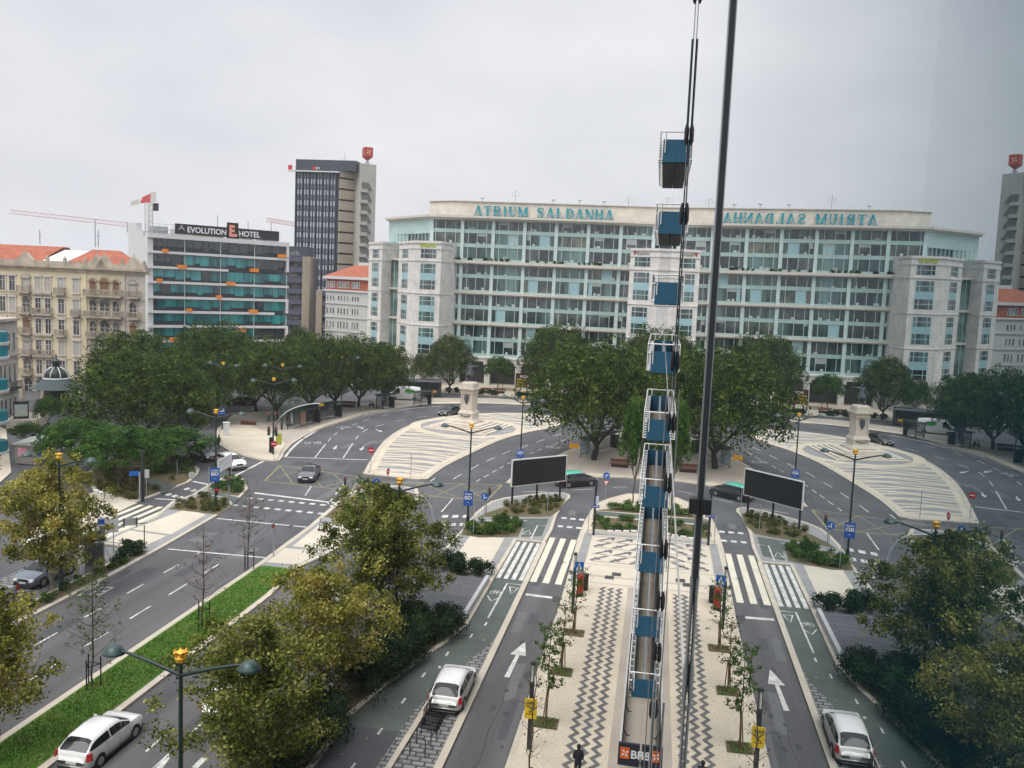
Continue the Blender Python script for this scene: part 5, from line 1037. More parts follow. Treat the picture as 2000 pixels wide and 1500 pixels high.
# fallen leaves
rng = np.random.default_rng(5); C = [(rng.uniform(-28.4, -25.5), rng.uniform(28, 57), .12) for _ in range(70)]+[(rng.uniform(-13.4, -9), rng.uniform(30, 50), .03) for _ in range(60)]+[(rng.uniform(-37, -29), rng.uniform(30, 90), .02) for _ in range(40)]
link('fallen_leaves', leafmesh('fallen_leaves', leaves(rng, C, [.25]*len(C), 2, .14, up=0, shell=(0, 1), squash=.02, jit=.15), leafmat('pale_fallen_leaves', [(.3, .25, .12), (.45, .4, .25), (.25, .15, .06)])), label='pale fallen leaves scattered over the lawn, cycle lane and road', cat='leaves', kind='stuff')
# short grass blades on the lawn
n = 26000; x = rng.uniform(-28.35, -25.55, n); y = 28+29*rng.beta(1.0, 1.25, n); h = rng.uniform(.03, .08, n); a = rng.uniform(0, pi, n); w_ = .022
dx, dy = np.cos(a)*w_, np.sin(a)*w_; z0 = np.full(n, KH+.02); lx = rng.normal(size=n)*.02
v = np.stack([np.stack([x-dx, y-dy, z0], 1), np.stack([x+dx, y+dy, z0], 1), np.stack([x+dx*.3+lx, y+dy*.3, z0+h], 1), np.stack([x-dx*.3+lx, y-dy*.3, z0+h], 1)], 1).reshape(-1, 3)
link('lawn_grass', leafmesh('lawn_grass', v, leafmat('grass_blades', [(.04, .12, .01), (.075, .18, .018), (.15, .22, .035)], .2)), label='bright green mown grass on the central strip', cat='grass', kind='stuff')
# ---------------- street furniture ----------------
def pole(name, label, cat, x, y, h, r, m, group=None, z=0.1, part='pole'):
    t = thing(name, label, cat, group, (x, y, z)); b = MB(); b.bar((x, y, z), (x, y, z+h), r, n=8); b.build(part, m, t); return t
# double-armed lamp posts with gilded crowns
def make_lamp():
    t = thing('street_lamp', None, 'street lamp'); b = MB(); b.lathe((0, 0, 0), [(.15, 0), (.15, .9), (.095, 1.05), (.08, 4.5), (.065, 8.85), (.05, 9.0)], 10); b.build('pole', dkgreen, t)
    for s in (-1, 1):
        b = MB(); b.path([(0, 0, 8.6), (s*1.1, 0, 8.95), (s*1.85, 0, 9.15), (s*2.1, 0, 9.2)], .07, 0, 6, .045); b.build('arm', dkgreen, t)
        b = MB(); b.lathe((s*2.4, 0, 9.08), [(.33, 0), (.34, .04), (.3, .09), (.27, .15), (.18, .25), (.08, .3), (0, .31)], 16, sx=1.15); hd = b.build('lamp_head', dkgreen2, t)
        b = MB(); b.lathe((s*2.4, 0, 9.0), [(0, 0), (.2, .02), (.3, .075)], 14, sx=1.1); b.build('diffuser', mat('lamp_glass', (.45, .45, .42), .3), hd)
    b = MB(); b.lathe((0, 0, 9.0), [(.03, 0), (.16, .1), (.2, .22), (.12, .34), (.17, .42), (.02, .5)], 8, smooth=False)
    for k in range(6): a = k*pi/3; b.bar((.12*cos(a), .12*sin(a), 9.25), (.22*cos(a), .22*sin(a), 9.46), .05, n=5)
    b.build('gilded_crown', gold, t); return t
lampp = make_lamp(); GL = 'green double-armed street lamps with gilded crowns'
def lamp(first, gpx, lpx, rpx, label, banner=None):
    x, y = G(*gpx, 9.3); a_, b_ = G(*lpx, 9.2), G(*rpx, 9.2); ang = math.atan2(b_[1]-a_[1], b_[0]-a_[0])
    if first: t = lampp; t.location = (x, y, .1); t.rotation_euler = (0, 0, ang); tag(t, label, None, GL)
    else: t = dup(lampp, (x, y, .1), ang, label, group=GL)
    return t
LM = [((353, 1285), (236, 1263), (474, 1291), 'nearest street lamp, large green double arm before the autumn trees'), ((921, 833), (870, 833), (978, 838), 'street lamp with a blue banner standing before the monument steps'), ((422, 805), (377, 801), (466, 806), 'street lamp on the west island, carrying a blue banner'),
      ((1022, 778), (985, 774), (1048, 781), 'street lamp right of the monument, just behind the black billboard'), ((115, 893), (58, 885), (178, 896), 'street lamp rising behind the autumn tree at the left edge'), ((781, 942), (712, 938), (858, 945), 'street lamp whose pole is hidden by the central autumn tree'),
      ((535, 742), (499, 742), (571, 742), 'street lamp before the plaza trees, beside the traffic light gantry'), ((552, 714), (530, 712), (585, 714), 'street lamp just behind the gantry lamp, its crown among leaves'), ((669, 698), (650, 697), (694, 698), 'street lamp with crown among the plaza tree tops'), ((436, 711), (405, 708), (452, 713), 'street lamp behind the big trees beside the side road'),
      ((1130, 822-110), (1105, 712), (1160, 714), 'street lamp standing at the right bus shelter under the huge tree')]
lamps = []
for i, (g_, l_, r_, lab) in enumerate(LM):
    lamps.append((g_, l_, r_, lab))
    if i: lamp(False, g_, l_, r_, lab)
def textpanel(W_, u0, u1, z0, z1, lines, m_board, m_text, parent, name='banner', d=0, th=.04):
    b = MB(); W_.box(b, u0, u1, z0, z1, d, d+th); o = b.build(name, m_board, parent)
    for (st, a0, a1, b0, b1, mm) in lines:
        q = text_mb(st, 1, .006, .03); xs = [v[0] for v in q.v]; ys = [v[1] for v in q.v]; wx = (u1-u0)*(a1-a0)/(max(xs)-min(xs)); wy = (z1-z0)*(b1-b0)/(max(ys)-min(ys))
        q.v = [((x-min(xs))*wx, (y-min(ys))*wy, z_) for x, y, z_ in q.v]; q.build('lettering', mm or m_text, o, M=W_.frame(z0+(z1-z0)*b0, u0+(u1-u0)*a0, d+th+.006))
    return o
def facing(x, y, half, ang=None):          # small wall plane centred at x,y facing the camera (ang: turn)
    a = math.atan2(y, x)-pi/2+(ang or 0); t = np.array([cos(a), sin(a)]); return Wall((x-t[0]*half, y-t[1]*half), (x+t[0]*half, y+t[1]*half))
# banners fixed to two lamps (parts of the lamps)
lamp_objs = [o for o in S.collection.objects if o.get('category') == 'street lamp']
def nearest_lamp(x, y): return min(lamp_objs, key=lambda o: (o.location[0]-x)**2+(o.location[1]-y)**2)
def world_child(o, p):
    m = Matrix.LocRotScale(p.location, p.rotation_euler, p.scale).inverted(); o.matrix_parent_inverse = m
x, y = G(353, 1285, 9.3); lampp.location = (x, y, .1); a_, b_ = G(236, 1263, 9.2), G(474, 1291, 9.2); lampp.rotation_euler = (0, 0, math.atan2(b_[1]-a_[1], b_[0]-a_[0])); tag(lampp, LM[0][3], None, GL)
for gx, py0, py1, sh in (((921, 833), 959, 987, 0), ((422, 805), 913, 940, 0), ((1022, 778), 878, 893, 0), ((435, 711), 796, 810, 0)):
    x, y = G(*gx, 9.3); p_ = nearest_lamp(x, y); z0, z1 = zat(gx[0], py1, x, y), zat(gx[0], py0, x, y); W_ = facing(x, y, .42); W_.A = W_.A-np.array([0, .16]); W_.B = W_.B-np.array([0, .16])
    o = textpanel(W_, 0, .84, z0, z1, [('TODA', .1, .9, .74, .86, None), ('BD', .12, .9, .44, .68, None), ('boa', .4, .65, .2, .26, None)], blue, white, p_)
# thick slim columns with lanterns on the pavement
def column(bx, by, top, label):
    x, y = G(bx, by, .13); h = zat(bx, top, x, y)-.13; t = thing('light_column', label, 'light column', 'dark light columns on the patterned pavement', (x, y, .13))
    b = MB(); b.box((x, y, .13), (.2, .2, h-1.0)); b.build('shaft', blk2, t); b = MB()
    for dx in (-.08, .08): b.box((x+dx, y, h-.87), (.025, .05, .85))
    b.box((x, y, h-.02), (.22, .22, .14)); b.build('lantern_frame', blk2, t); b = MB(); b.bar((x, y, h-.87), (x, y, h-.02), .06, n=8); b.build('lantern_tube', mat('lamp_tube', (.55, .55, .5), .3), t); return t, x, y
c1, x1, y1 = column(1118, 1197, 1079, 'dark light column carrying a blue pedestrian crossing sign')
c2, x2, y2 = column(1033, 1462, 1291, 'dark light column carrying a yellow school advert')
W_ = facing(x1+.3, y1-.15, .3); o = textpanel(W_, 0, .6, 3.15, 3.8, [], blue2, white, c1, 'crossing_sign'); b = MB(); f = lambda u, z_: W_.P(u, z_, .046); b.add([f(.08, 3.22), f(.52, 3.22), f(.3, 3.72)], [(0, 1, 2)]); b.build('triangle', white, o)
b = MB(); b.add([W_.P(.26, 3.28, .05), W_.P(.34, 3.28, .05), W_.P(.33, 3.55, .05), W_.P(.27, 3.55, .05)], [(0, 1, 2, 3)]); b.build('walking_figure', blackm, o)
z0, z1 = zat(1037, 1400, x2, y2), zat(1037, 1361, x2, y2); W_ = facing(x2, y2-.15, .3); o = textpanel(W_, .02, .6, z0, z1, [('nds', .12, .82, .72, .88, None), ('Escola', .35, .65, .34, .42, None), ('www.nds.pt', .1, .85, .2, .27, None)], yellow, blackm, c2, 'advert_panel')
b = MB(); pts = [W_.P(.08+.42*t, z0+(z1-z0)*(.66-.09*sin(pi*t)), .05) for t in np.linspace(0, 1, 9)]; b.path(pts, .016, 0, 4); b.build('smile_mark', blackm, o)
# big black billboard
P0, P1 = G(1001, 987, .1), G(1095, 975, .1); BW = Wall(P0, P1); BW.n = BW.n if BW.n @ np.array([0, -1.]) > 0 else -BW.n
t = thing('billboard', 'large blank black billboard with a white rim on three posts', 'billboard', loc=BW.P(BW.L/2, .1)); zt = zat(998, 897, *P0); zb = zat(996, 950, *P0)
b = MB(); BW.box(b, -.35, BW.L+.45, zb, zt, -.02, .12); b.build('rim', white, t); b = MB(); BW.box(b, -.25, BW.L+.35, zb+.1, zt-.1, .12, .14); b.build('panel', blackm, t); b = MB(); BW.box(b, -.34, BW.L+.44, zb+.01, zt-.01, -.06, -.025); b.build('back_panel', blackm, t)
for u in (0, BW.L*.5, BW.L-.05): b = MB(); BW.box(b, u-.08, u+.08, .1, zb+.3, -.2, -.06); b.build('post', blackm, t)
# white board sign on the west island
x, y = G(445, 950, .1); W_ = Wall(G(424, 962, .1), G(452, 945, .1)); t = thing('notice_board', 'tilted white notice board with faint lettering before the white car', 'notice board', loc=W_.P(W_.L/2, .1)); z0, z1 = zat(425, 925, *W_.A), zat(425, 899, *W_.A)
o = textpanel(W_, 0, W_.L, z0, z1, [('Mobilidade', .08, .8, .74, .82, steel), ('segura', .1, .4, .55, .62, steel), ('Lisboa', .5, .8, .38, .46, steel)], white, steel, t, 'board')
for u in (W_.L*.9, .3): b = MB(); W_.box(b, u-.05, u+.05, .1, z0, -.1, 0); b.build('post', blackm, t)
# road signs
GS = 'road signs on thin grey poles'
def disc(W_, cz, r, m, d=0, n=20, cu=None):
    b = MB(); cu = W_.L/2 if cu is None else cu; ring = [(cu+r*cos(t), cz+r*sin(t)) for t in np.linspace(0, 2*pi, n+1)[:-1]]
    b.add([W_.P(u, z_, d) for u, z_ in ring]+[W_.P(u, z_, d+.025) for u, z_ in ring], [tuple(range(n)), tuple(range(n, 2*n))]+[(i, (i+1) % n, n+(i+1) % n, n+i) for i in range(n)]); return b
def roadsign(bx, by, topy, kind, label, ang=0, z=.1, r=.36, hsc=1):
    x, y = G(bx, by, z); h = zat(bx, topy, x, y); t = pole('road_sign', label, 'road sign', x, y, h-z-.05, .035, steel, GS, z); W_ = facing(x, y-.06, .5, ang); cz = h-r
    if kind == 'noentry':
        o = disc(W_, cz, r, red).build('sign_disc', red, t); b = MB(); W_.box(b, .5-r*.68, .5+r*.68, cz-r*.16, cz+r*.16, .026, .032); b.build('white_bar', white, o)
    elif kind in ('arrow_up', 'arrow_right', 'arrow_split'):
        o = disc(W_, cz, r, blue2).build('sign_disc', blue2, t); b = MB(); f = lambda u, z_: W_.P(.5+u*r, cz+z_*r, .032)
        if kind == 'arrow_up': b.add([f(-.12, -.6), f(.12, -.6), f(.12, .1), f(.4, .1), f(0, .65), f(-.4, .1), f(-.12, .1)], [(0, 1, 2, 6), (5, 3, 4)])
        elif kind == 'arrow_right': b.add([f(-.3, -.6), f(-.06, -.6), f(-.06, .05), f(-.3, .3), f(.2, .05), f(.2, .3), f(.2, .5), f(.65, .18), f(.2, -.15)], [(0, 1, 2, 3), (3, 2, 4, 5), (6, 8, 7)])
        else: b.add([f(-.35, -.6), f(-.1, -.6), f(-.1, .35), f(-.35, .35), f(-.5, .3), f(-.22, .7), f(.05, .3), f(-.1, -.3), f(.3, -.3), f(.3, -.1), f(-.1, -.1), f(.25, .1), f(.65, -.2), f(.25, -.5)], [(0, 1, 2, 3), (4, 6, 5), (7, 8, 9, 10), (11, 13, 12)])
        b.build('arrow', white, o)
        if label.startswith('blue turn'):
            b = MB(); zz = cz-r-.45; b.add([W_.P(.14, zz+.3, .02), W_.P(.86, zz+.3, .02), W_.P(.5, zz-.32, .02)], [(0, 1, 2)]); q = b.build('give_way_triangle', red, t); b = MB(); b.add([W_.P(.26, zz+.24, .026), W_.P(.74, zz+.24, .026), W_.P(.5, zz-.18, .026)], [(0, 1, 2)]); b.build('triangle_centre', white, q)
    elif kind == 'plate': b = MB(); W_.box(b, .5-r*.7, .5+r*.7, cz-r, cz+r, 0, .03); b.build('sign_plate', white, t)
    elif kind == 'round_back': disc(W_, cz, r, white).build('sign_disc', mat('sign_back_grey', (.45, .45, .44), .5), t)
    elif kind == 'bus': b = MB(); W_.box(b, .45, .45+r*2.4, cz-r*.4, cz+r*.8, 0, .06); b.build('stop_flag', mat('stop_orange', (.7, .35, .03), .5), t)
    elif kind == 'thin': pass
    elif kind == 'parking': b = MB(); W_.box(b, .5-r, .5+r, cz-r, cz+r, 0, .03); o = b.build('sign_plate', white, t); b = MB(); W_.box(b, .5-r*.8, .5+r*.5, cz-r*.6, cz+r*.6, .03, .036); b.build('blue_field', blue2, o)
    return t
roadsign(535, 899, 861, 'noentry', 'no entry disc under the traffic light cluster at the plaza tip'); roadsign(724, 922, 873, 'noentry', 'no entry disc at the left edge of the monument island')
roadsign(757, 960, 914, 'noentry', 'no entry disc seen edge-on above the autumn tree', 1.15); roadsign(452, 928, 893, 'noentry', 'no entry disc seen edge-on beside the white car', 1.1)
roadsign(735, 965, 934, 'arrow_up', 'blue arrow disc behind the hidden lamp arm', .2); roadsign(946, 1003, 963, 'arrow_split', 'blue two-way arrow disc before the billboard'); roadsign(1182, 975, 922, 'arrow_right', 'blue turn arrow disc over a red give-way triangle')
roadsign(286, 975, 917, 'plate', 'white square plate beside the dark blue pole', r=.4); roadsign(375, 970, 921, 'round_back', 'pale round sign back at the planted tip', r=.34); roadsign(346, 938, 898, 'thin', 'thin bare pole among the shrubs by the side road', r=.1)
roadsign(408, 975, 910, 'thin', 'thin pale pole left of the west island lamp', r=.1); roadsign(802, 932, 884, 'thin', 'thin bare pole in the middle of the patterned monument island', r=.1); roadsign(1069, 1003, 951, 'thin', 'thin pale pole in the shrubs under the billboard', r=.1)
roadsign(1148, 1046, 985, 'thin', 'white-topped thin pole beside the street name post', r=.1); roadsign(1106, 962, 927, 'thin', 'thin green pole before the black taxi', r=.1); roadsign(924, 1045, 985, 'thin', 'thin grey pole just right of the bannered lamp', r=.1)
roadsign(201, 1090, 1010, 'parking', 'blue and white parking sign beside the advert panel', r=.33); roadsign(222, 1088, 1012, 'plate', 'tall white plate pair on a pole beside the far zebra crossing', r=.55)
roadsign(623, 826, 787, 'bus', 'orange bus stop flag on a yellow pole by the left shelter', r=.3); roadsign(845, 785, 762, 'bus', 'orange bus stop flag at the far bus shelter', r=.3); roadsign(1111, 904, 864, 'bus', 'orange bus stop flag by the right shelter', r=.5)
for o in list(S.collection.objects):
    if o.parent and o.parent.get('label', '').startswith('orange bus stop') and o.name.startswith('pole'): o.data.materials[0] = mat('pole_yellow', (.55, .38, .06), .5)
# street name post and dark poles
x, y = G(1159, 1045, .13); h = zat(1163, 937, x, y); t = pole('street_name_post', 'thick dark post with a blue street name plate behind the cycle racks', 'post', x, y, h-.13, .11, blk2, z=.13)
W_ = facing(x, y-.14, .38); z0 = zat(1159, 991, x, y); o = textpanel(W_, 0, .78, z0, z0+.26, [('Pr. Duque', .08, .92, .25, .75, None)], mat('plate_navy', (.03, .05, .25), .5), white, t, 'name_plate'); z0 = zat(1163, 984, x, y); b = MB(); W_.box(b, .42, .68, z0, z0+.75, .0, .03); b.build('notice_plate', mat('pale_blue_plate', (.45, .55, .65), .5), t)
x, y = G(279, 978, .1); h = zat(281, 880, x, y); t = pole('dark_pole', 'thick slate blue pole beside a blue street sign', 'pole', x, y, h-.1, .16, blk2)
x, y = G(273, 980, .1); h = zat(273, 922, x, y); t = pole('street_sign', 'pale pole with a small bright blue street sign at its top', 'street sign', x, y, h-.1, .07, steel); W_ = facing(x-.35, y, .4); b = MB(); W_.box(b, -.2, .7, h-.35, h+.05, 0, .08); b.build('sign_plate', blue2, t)
x, y = G(282, 1065, .1); h = zat(282, 1026, x, y); t = pole('map_frame', 'small framed map on a bent dark arm behind the verge', 'map sign', x, y, h-.1, .04, blk2); W_ = facing(x-1.1, y, .65); b = MB(); W_.box(b, 0, 1.1, h-.1, h+.5, 0, .05); b.build('map_panel', mat('map_pale', (.4, .42, .4), .5), t); b = MB(); W_.box(b, -.15, 1.75, h-.03, h+.03, -.06, -.01); [W_.box(b, u, u+.07, h-.25, h+.55, .05, .08) for u in (.05, .95)]; b.build('frame_bar', blk2, t)
# traffic lights
def tlight(x, y, z, parent, W_, n=3, s=.3, col=(0,)):
    b = MB(); W_.box(b, .5-s/2, .5+s/2, z-s*n, z, 0, .22); o = b.build('signal_head', mat('signal_green', (.06, .12, .1), .5), parent)
    for i in range(n): disc(W_, z-s*(i+.5), s*.34, None, .22, 10, .5).build('lens', red if (i == 0 and 0 in col) else mat('lens_dark', (.03, .05, .04), .3), o)
GTL = 'traffic lights at the junction'
for bx, by, top, lab in ((674, 974, 930, 'traffic light on a pole at the tip of the central island'), (700, 985, 950, 'grey traffic light post half hidden by the central autumn tree'), (714, 985, 935, 'green-lit traffic light under the hidden street lamp'), (534, 1088, 1022, 'slim grey signal post on the cream crossing pavement'), (447, 984, 930, 'traffic light seen from behind in the west island shrubs')):
    x, y = G(bx, by, .1); h = zat(bx, top, x, y); t = pole('traffic_light', lab, 'traffic light', x, y, h-.15, .06, steel, GTL); W_ = facing(x, y-.1, .5); tlight(x, y, h, t, W_, 3 if bx != 534 else 1, .27)
x, y = G(949, 1003, .1); h = zat(949, 950, x, y); t = pole('traffic_light', 'traffic light right behind the blue two-way arrow disc', 'traffic light', x, y, h-.1, .06, steel, GTL); tlight(x, y, h, t, facing(x+.3, y-.1, .5), 3, .27)
x, y = G(533, 884, .13); zt = zat(533, 787, x, y); t = thing('traffic_light_gantry', 'curved grey gantry arm with a cluster of signals at the plaza tip', 'traffic light', GTL, (x, y, .13))
h0 = zat(536, 850, x, y); e_ = np.array(AT(625, 788, np.dot(np.array([x, y, -H]), FX))); b = MB(); b.bar((x, y, .13), (x, y, h0), .11); C1 = np.array([x, y, h0]); ctl = np.array([x+.35, y+.1, e_[2]-.3])
b.path([tuple((1-s_)**2*C1+2*s_*(1-s_)*ctl+s_*s_*e_) for s_ in np.linspace(0, 1, 12)], .11, 0, 8, .07); b.build('curved_arm', steel, t)
for dx, z_ in ((-.55, 5.1), (.3, 5.3), (-.5, 3.4), (.45, 3.4)): tlight(x, y, z_, t, facing(x+dx, y-.15, .5), 3, .36)
b = MB(); b.box((x-.2, y, .13), (.5, .25, 1.9)); b.build('control_cabinet', blackm, t); W_ = facing(x+.75, y-.1, .3); b = MB(); W_.box(b, 0, .7, 1.2, 2.6, 0, .04); b.build('yellow_notice', mat('lime_notice', (.5, .5, .08), .6), t)
x, y = G(850, 1035, .13); t = thing('traffic_light_gantry', 'curved grey gantry arm rising right of the central autumn tree', 'traffic light', GTL, (x, y, .13)); D = np.dot(np.array([x, y, -H]), FX)
pts = [tuple(AT(px, py, D)) for px, py in ((848, 1018), (843, 995), (833, 977), (818, 966), (795, 960), (770, 958))]; b = MB(); b.bar((x, y, .1), pts[0], .1); b.path(pts, .1, 0, 8, .07); b.build('curved_arm', steel, t)
x, y = G(421, 1000, .13); p_ = nearest_lamp(x, y); W_ = facing(x+.25, y-.3, .5); z_ = zat(424, 949, x, y); b = MB(); W_.box(b, .35, .65, z_-.7, z_, 0, .25); o = b.build('pedestrian_signal', blackm, p_); disc(W_, z_-.2, .14, None, .25, 10, .5).build('red_lens', red, o)
# bus shelters
shg = mat('shelter_glass', (.06, .08, .08), .1, spec=.8); shg.node_tree.nodes['Principled BSDF'].inputs['Alpha'].default_value = .4
def shelter(px0, py0, px1, py1, label, h=2.6, poster=None):
    a_, b_ = G(px0, py0, .13), G(px1, py1, .13); W_ = Wall(a_, b_); t = thing('bus_shelter', label, 'bus shelter', 'bus shelters', W_.P(W_.L/2, .13))
    for u in (0, W_.L*.5, W_.L):
        for d in (0,): b = MB(); W_.box(b, u-.06, u+.06, .13, h, d-.06, d+.06); b.build('post', dkgreen, t)
    b = MB(); W_.box(b, -.3, W_.L+.3, h, h+.12, -.4, 1.3); b.build('roof', dkgreen, t)
    b = MB(); W_.box(b, .1, W_.L-.1, .4, h-.1, -.02, .02); b.build('glass_wall', shg, t)
    b = MB(); W_.box(b, W_.L-.05, W_.L+.1, .3, 2.2, .1, 1.2); b.build('advert_case', blk2, t)
    b = MB(); W_.box(b, .8, W_.L-1, .5, .58, .2, .6); b.build('seat', steel, t); return t, W_
t, W_ = shelter(562, 838, 612, 826, 'dark green bus shelter beside the curved gantry'); x, y = G(572, 836, .13); W2 = facing(x-.2, y-.4, .6); textpanel(W2, 0, 1.1, .5, 2.7, [('AVA', .1, .9, .1, .9, None)], mat('poster_dark_teal', (.01, .06, .07), .4), white, t, 'poster')
W3 = facing(*G(591, 832, .13), .5); textpanel(W3, 0, .9, .5, 2.5, [], mat('poster_peach', (.5, .3, .2), .6), white, t, 'poster')
shelter(585, 828, 655, 815, 'long bus shelter with glass wall under the plaza trees'); shelter(735, 800, 760, 797, 'small bus shelter before the white van'); shelter(808, 792, 836, 791, 'dark bus shelter right of the white van')
t, W_ = shelter(1134, 893, 1192, 876, 'bus shelter under the huge tree at right'); x, y = G(1142, 893, .13); W2 = facing(x, y-.2, .65, .2); textpanel(W2, 0, 1.3, .5, 2.6, [], mat('poster_grey', (.2, .25, .26), .4, var=.6, sc=3), white, t, 'poster')
# benches
for i, (px, py, a_, lab) in enumerate([(485, 829, .1, 'solid brown block bench on the plaza'), (628, 800, .2, 'dark bench behind the orange bus stop flag'), (681, 795, .15, 'dark bench between two plaza trunks'), (1210, 912, 0, 'dark bench under the huge tree at right'), (948, 767, 0, 'brown bench before the far hedge, right of the monument'), (975, 768, 0, 'second brown bench by the small spreading tree')]):
    x, y = G(px, py, .13); t = thing('bench', lab, 'bench', 'public benches', (x, y, .13)); b = MB(); b.box((x, y, .5), (2.4, .75, .12), a_); b.build('seat', bench, t)
    b = MB(); b.box((x, y, .13), (2.1, .55, .37), a_); b.build('plinth', barkd if i else bench, t)
    if i not in (0,): b = MB(); b.box((x-.3*sin(a_), y+.34*cos(a_), .7), (2.4, .07, .4), a_); b.build('backrest', bench, t)
# red pillar box and bin
x, y = G(1132, 1163, .13); t = thing('pillar_box', 'red pillar box at the kerb beside the first street trees', 'post box', loc=(x, y, .13)); b = MB(); b.lathe((x, y, .13), [(.27, 0), (.27, .18)], 14); b.build('base', blackm, t); b = MB(); b.lathe((x, y, .31), [(.24, 0), (.24, 1.15), (.28, 1.18), (.28, 1.28), (.22, 1.38), (0, 1.46)], 16); o = b.build('body', redp, t)
W_ = facing(x, y-.25, .1); b = MB(); W_.box(b, 0, .2, 1.15, 1.2, 0, .02); b.build('letter_slot', blackm, o)
x, y = G(1142, 1152, .13); t = thing('litter_bin', 'black cylindrical bin touching the red pillar box', 'bin', loc=(x, y, .13)); b = MB(); b.lathe((x, y, .13), [(.2, 0), (.24, .1), (.24, 1.15)], 12); b.build('body', blackm, t); b = MB(); b.lathe((x, y, 1.28), [(.26, 0), (.26, .06), (.1, .14), (0, .15)], 12); b.build('lid', blk2, t)
# cycle racks
def rack(x, y, label, group, a_=0):
    t = thing('cycle_rack', label, 'cycle rack', group, (x, y, .13)); b = MB(); b.bar((x, y, .13), (x, y, .95), .04, n=5); b.build('post', white, t); b = MB(); b.box((x, y, .93), (.5, .16, .14), a_); b.build('top_plate', white, t)
for i, px in enumerate((1191, 1206, 1222, 1237)): rack(*G(px, 1056, .13), ['leftmost white cycle rack before the right planting bed', 'second white cycle rack from the left, right planting bed', 'third white cycle rack from the left, right planting bed', 'white cycle rack nearest the blue balconies'][i], 'white cycle racks by the right planting bed')
for i, (px, py) in enumerate(((188, 975), (195, 978), (203, 980), (213, 982))): rack(*G(px, py, .13), ['white cycle rack nearest the left autumn tree', 'second white cycle rack from the autumn tree', 'third white cycle rack from the autumn tree', 'white cycle rack nearest the far zebra crossing'][i], 'white cycle racks by the far zebra crossing')
for i, (pa, pb_) in enumerate((((1201/4+500, 1125+1395/4), (1320/4+500, 1125+1418/4)), ((1255/4+500, 1125+1310/4), (1365/4+500, 1125+1335/4)), ((1293/4+500, 1125+1230/4), (1408/4+500, 1125+1258/4)))):
    a_, b_ = G(*pa), G(*pb_); b = MB(); r_ = .12; d = np.array(b_)-np.array(a_); d = d/np.linalg.norm(d)
    b.path([(*a_, 0), (*a_, .8), (a_[0]+d[0]*r_, a_[1]+d[1]*r_, .92), (b_[0]-d[0]*r_, b_[1]-d[1]*r_, .92), (*b_, .8), (*b_, 0)], .028, 0, 6); o = b.build('cycle_hoop', blk2); o['label'] = ['nearest black cycle hoop on the granite setts', 'middle black cycle hoop on the granite setts', 'farthest black cycle hoop, among the scooters'][i]; o['category'] = 'cycle hoop'; o['group'] = 'black cycle hoops'
# rental scooters in a tight row behind the white hatchback
def make_scooter():
    t = thing('kick_scooter', None, 'scooter'); b = MB()
    b.box((0, .05, .1), (.14, .62, .05)); b.build('deck', blackm, t); b = MB(); b.bar((0, .42, .12), (0, .3, 1.08), .028); b.build('steering_column', blk2, t); b = MB(); b.bar((-.24, .29, 1.08), (.24, .29, 1.08), .02); b.build('handlebar', blackm, t)
    for y_ in (.46, -.36):
        b = MB(); n = 12; ring = [(y_+.11*cos(q), .11+.11*sin(q)) for q in np.linspace(0, 2*pi, n+1)[:-1]]; b.add([(-.03, p, q) for p, q in ring]+[(.03, p, q) for p, q in ring], [tuple(range(n)), tuple(range(n, 2*n))]+[(i, (i+1) % n, n+(i+1) % n, n+i) for i in range(n)]); b.build('wheel', blackm, t)
    return t
sc0 = make_scooter(); GSc = 'dark rental scooters parked in a row'; A0, A1 = np.array(G(848, 1428)), np.array(G(872, 1385)); ns = 8
for i in range(ns):
    q = A0+(A1-A0)*i/(ns-1)+np.array([-.25, 0]); lab = ['dark kick scooter at the near end of the row on the setts', 'second scooter from the near end of the dark row', 'third scooter from the near end of the dark row', 'fourth scooter from the near end of the dark row', 'fourth scooter from the white hatchback in the dark row', 'third scooter from the white hatchback in the dark row', 'second scooter from the white hatchback in the dark row', 'dark kick scooter closest behind the white hatchback'][i]
    if i == 0: sc0.location = (*q, 0); sc0.rotation_euler = (0, 0, 1.35); tag(sc0, lab, None, GSc)
    else: dup(sc0, (*q, 0), 1.35+.05*((i*7) % 5-2), lab, group=GSc)
x, y = G(632, 1038, .13); dup(sc0, (x, y, .13), 1.5, 'white-decked kick scooter standing alone on the central island', group='lone scooter')
# dark billboard with poster text, and red banner beside it
x, y = G(1018, 772, .12); W_ = facing(x, y, 1.3); z0, z1 = zat(1018, 757, x, y), zat(1018, 729, x, y); t = thing('poster_sign', 'dark red election poster sign with white and yellow lettering', 'poster sign', loc=(x, y, .12))
o = textpanel(W_, 0, 2.6, z0, z1, [('PCP', .35, .95, .68, .86, None), ('JUNTOS', .12, .8, .47, .62, yellow), ('COM O', .12, .62, .27, .42, yellow), ('POVO', .12, .8, .07, .22, yellow)], mat('poster_maroon', (.06, .015, .015), .5), white, t, 'poster')
for u in (.15, 2.45): b = MB(); W_.box(b, u-.08, u+.08, .1, z0, -.12, 0); b.build('post', blackm, t)
x, y = G(1040, 775, .12); W_ = facing(x, y+.5, 1.4); z0, z1 = zat(1040, 759, x, y), zat(1040, 745, x, y); t = thing('red_banner', 'bright red banner with two white text lines partly behind the tall dark tree', 'banner', loc=(x, y, .12))
textpanel(W_, 0, 2.9, z0, z1, [('Valorizar os', .05, .7, .62, .85, None), ('direitos', .05, .5, .25, .48, None)], mat('banner_red', (.35, .02, .03), .5), white, t, 'banner_cloth'); b = MB(); W_.box(b, 0, .08, .1, z0, -.1, 0); W_.box(b, 2.8, 2.88, .1, z0, -.1, 0); b.build('frame_leg', blackm, t)
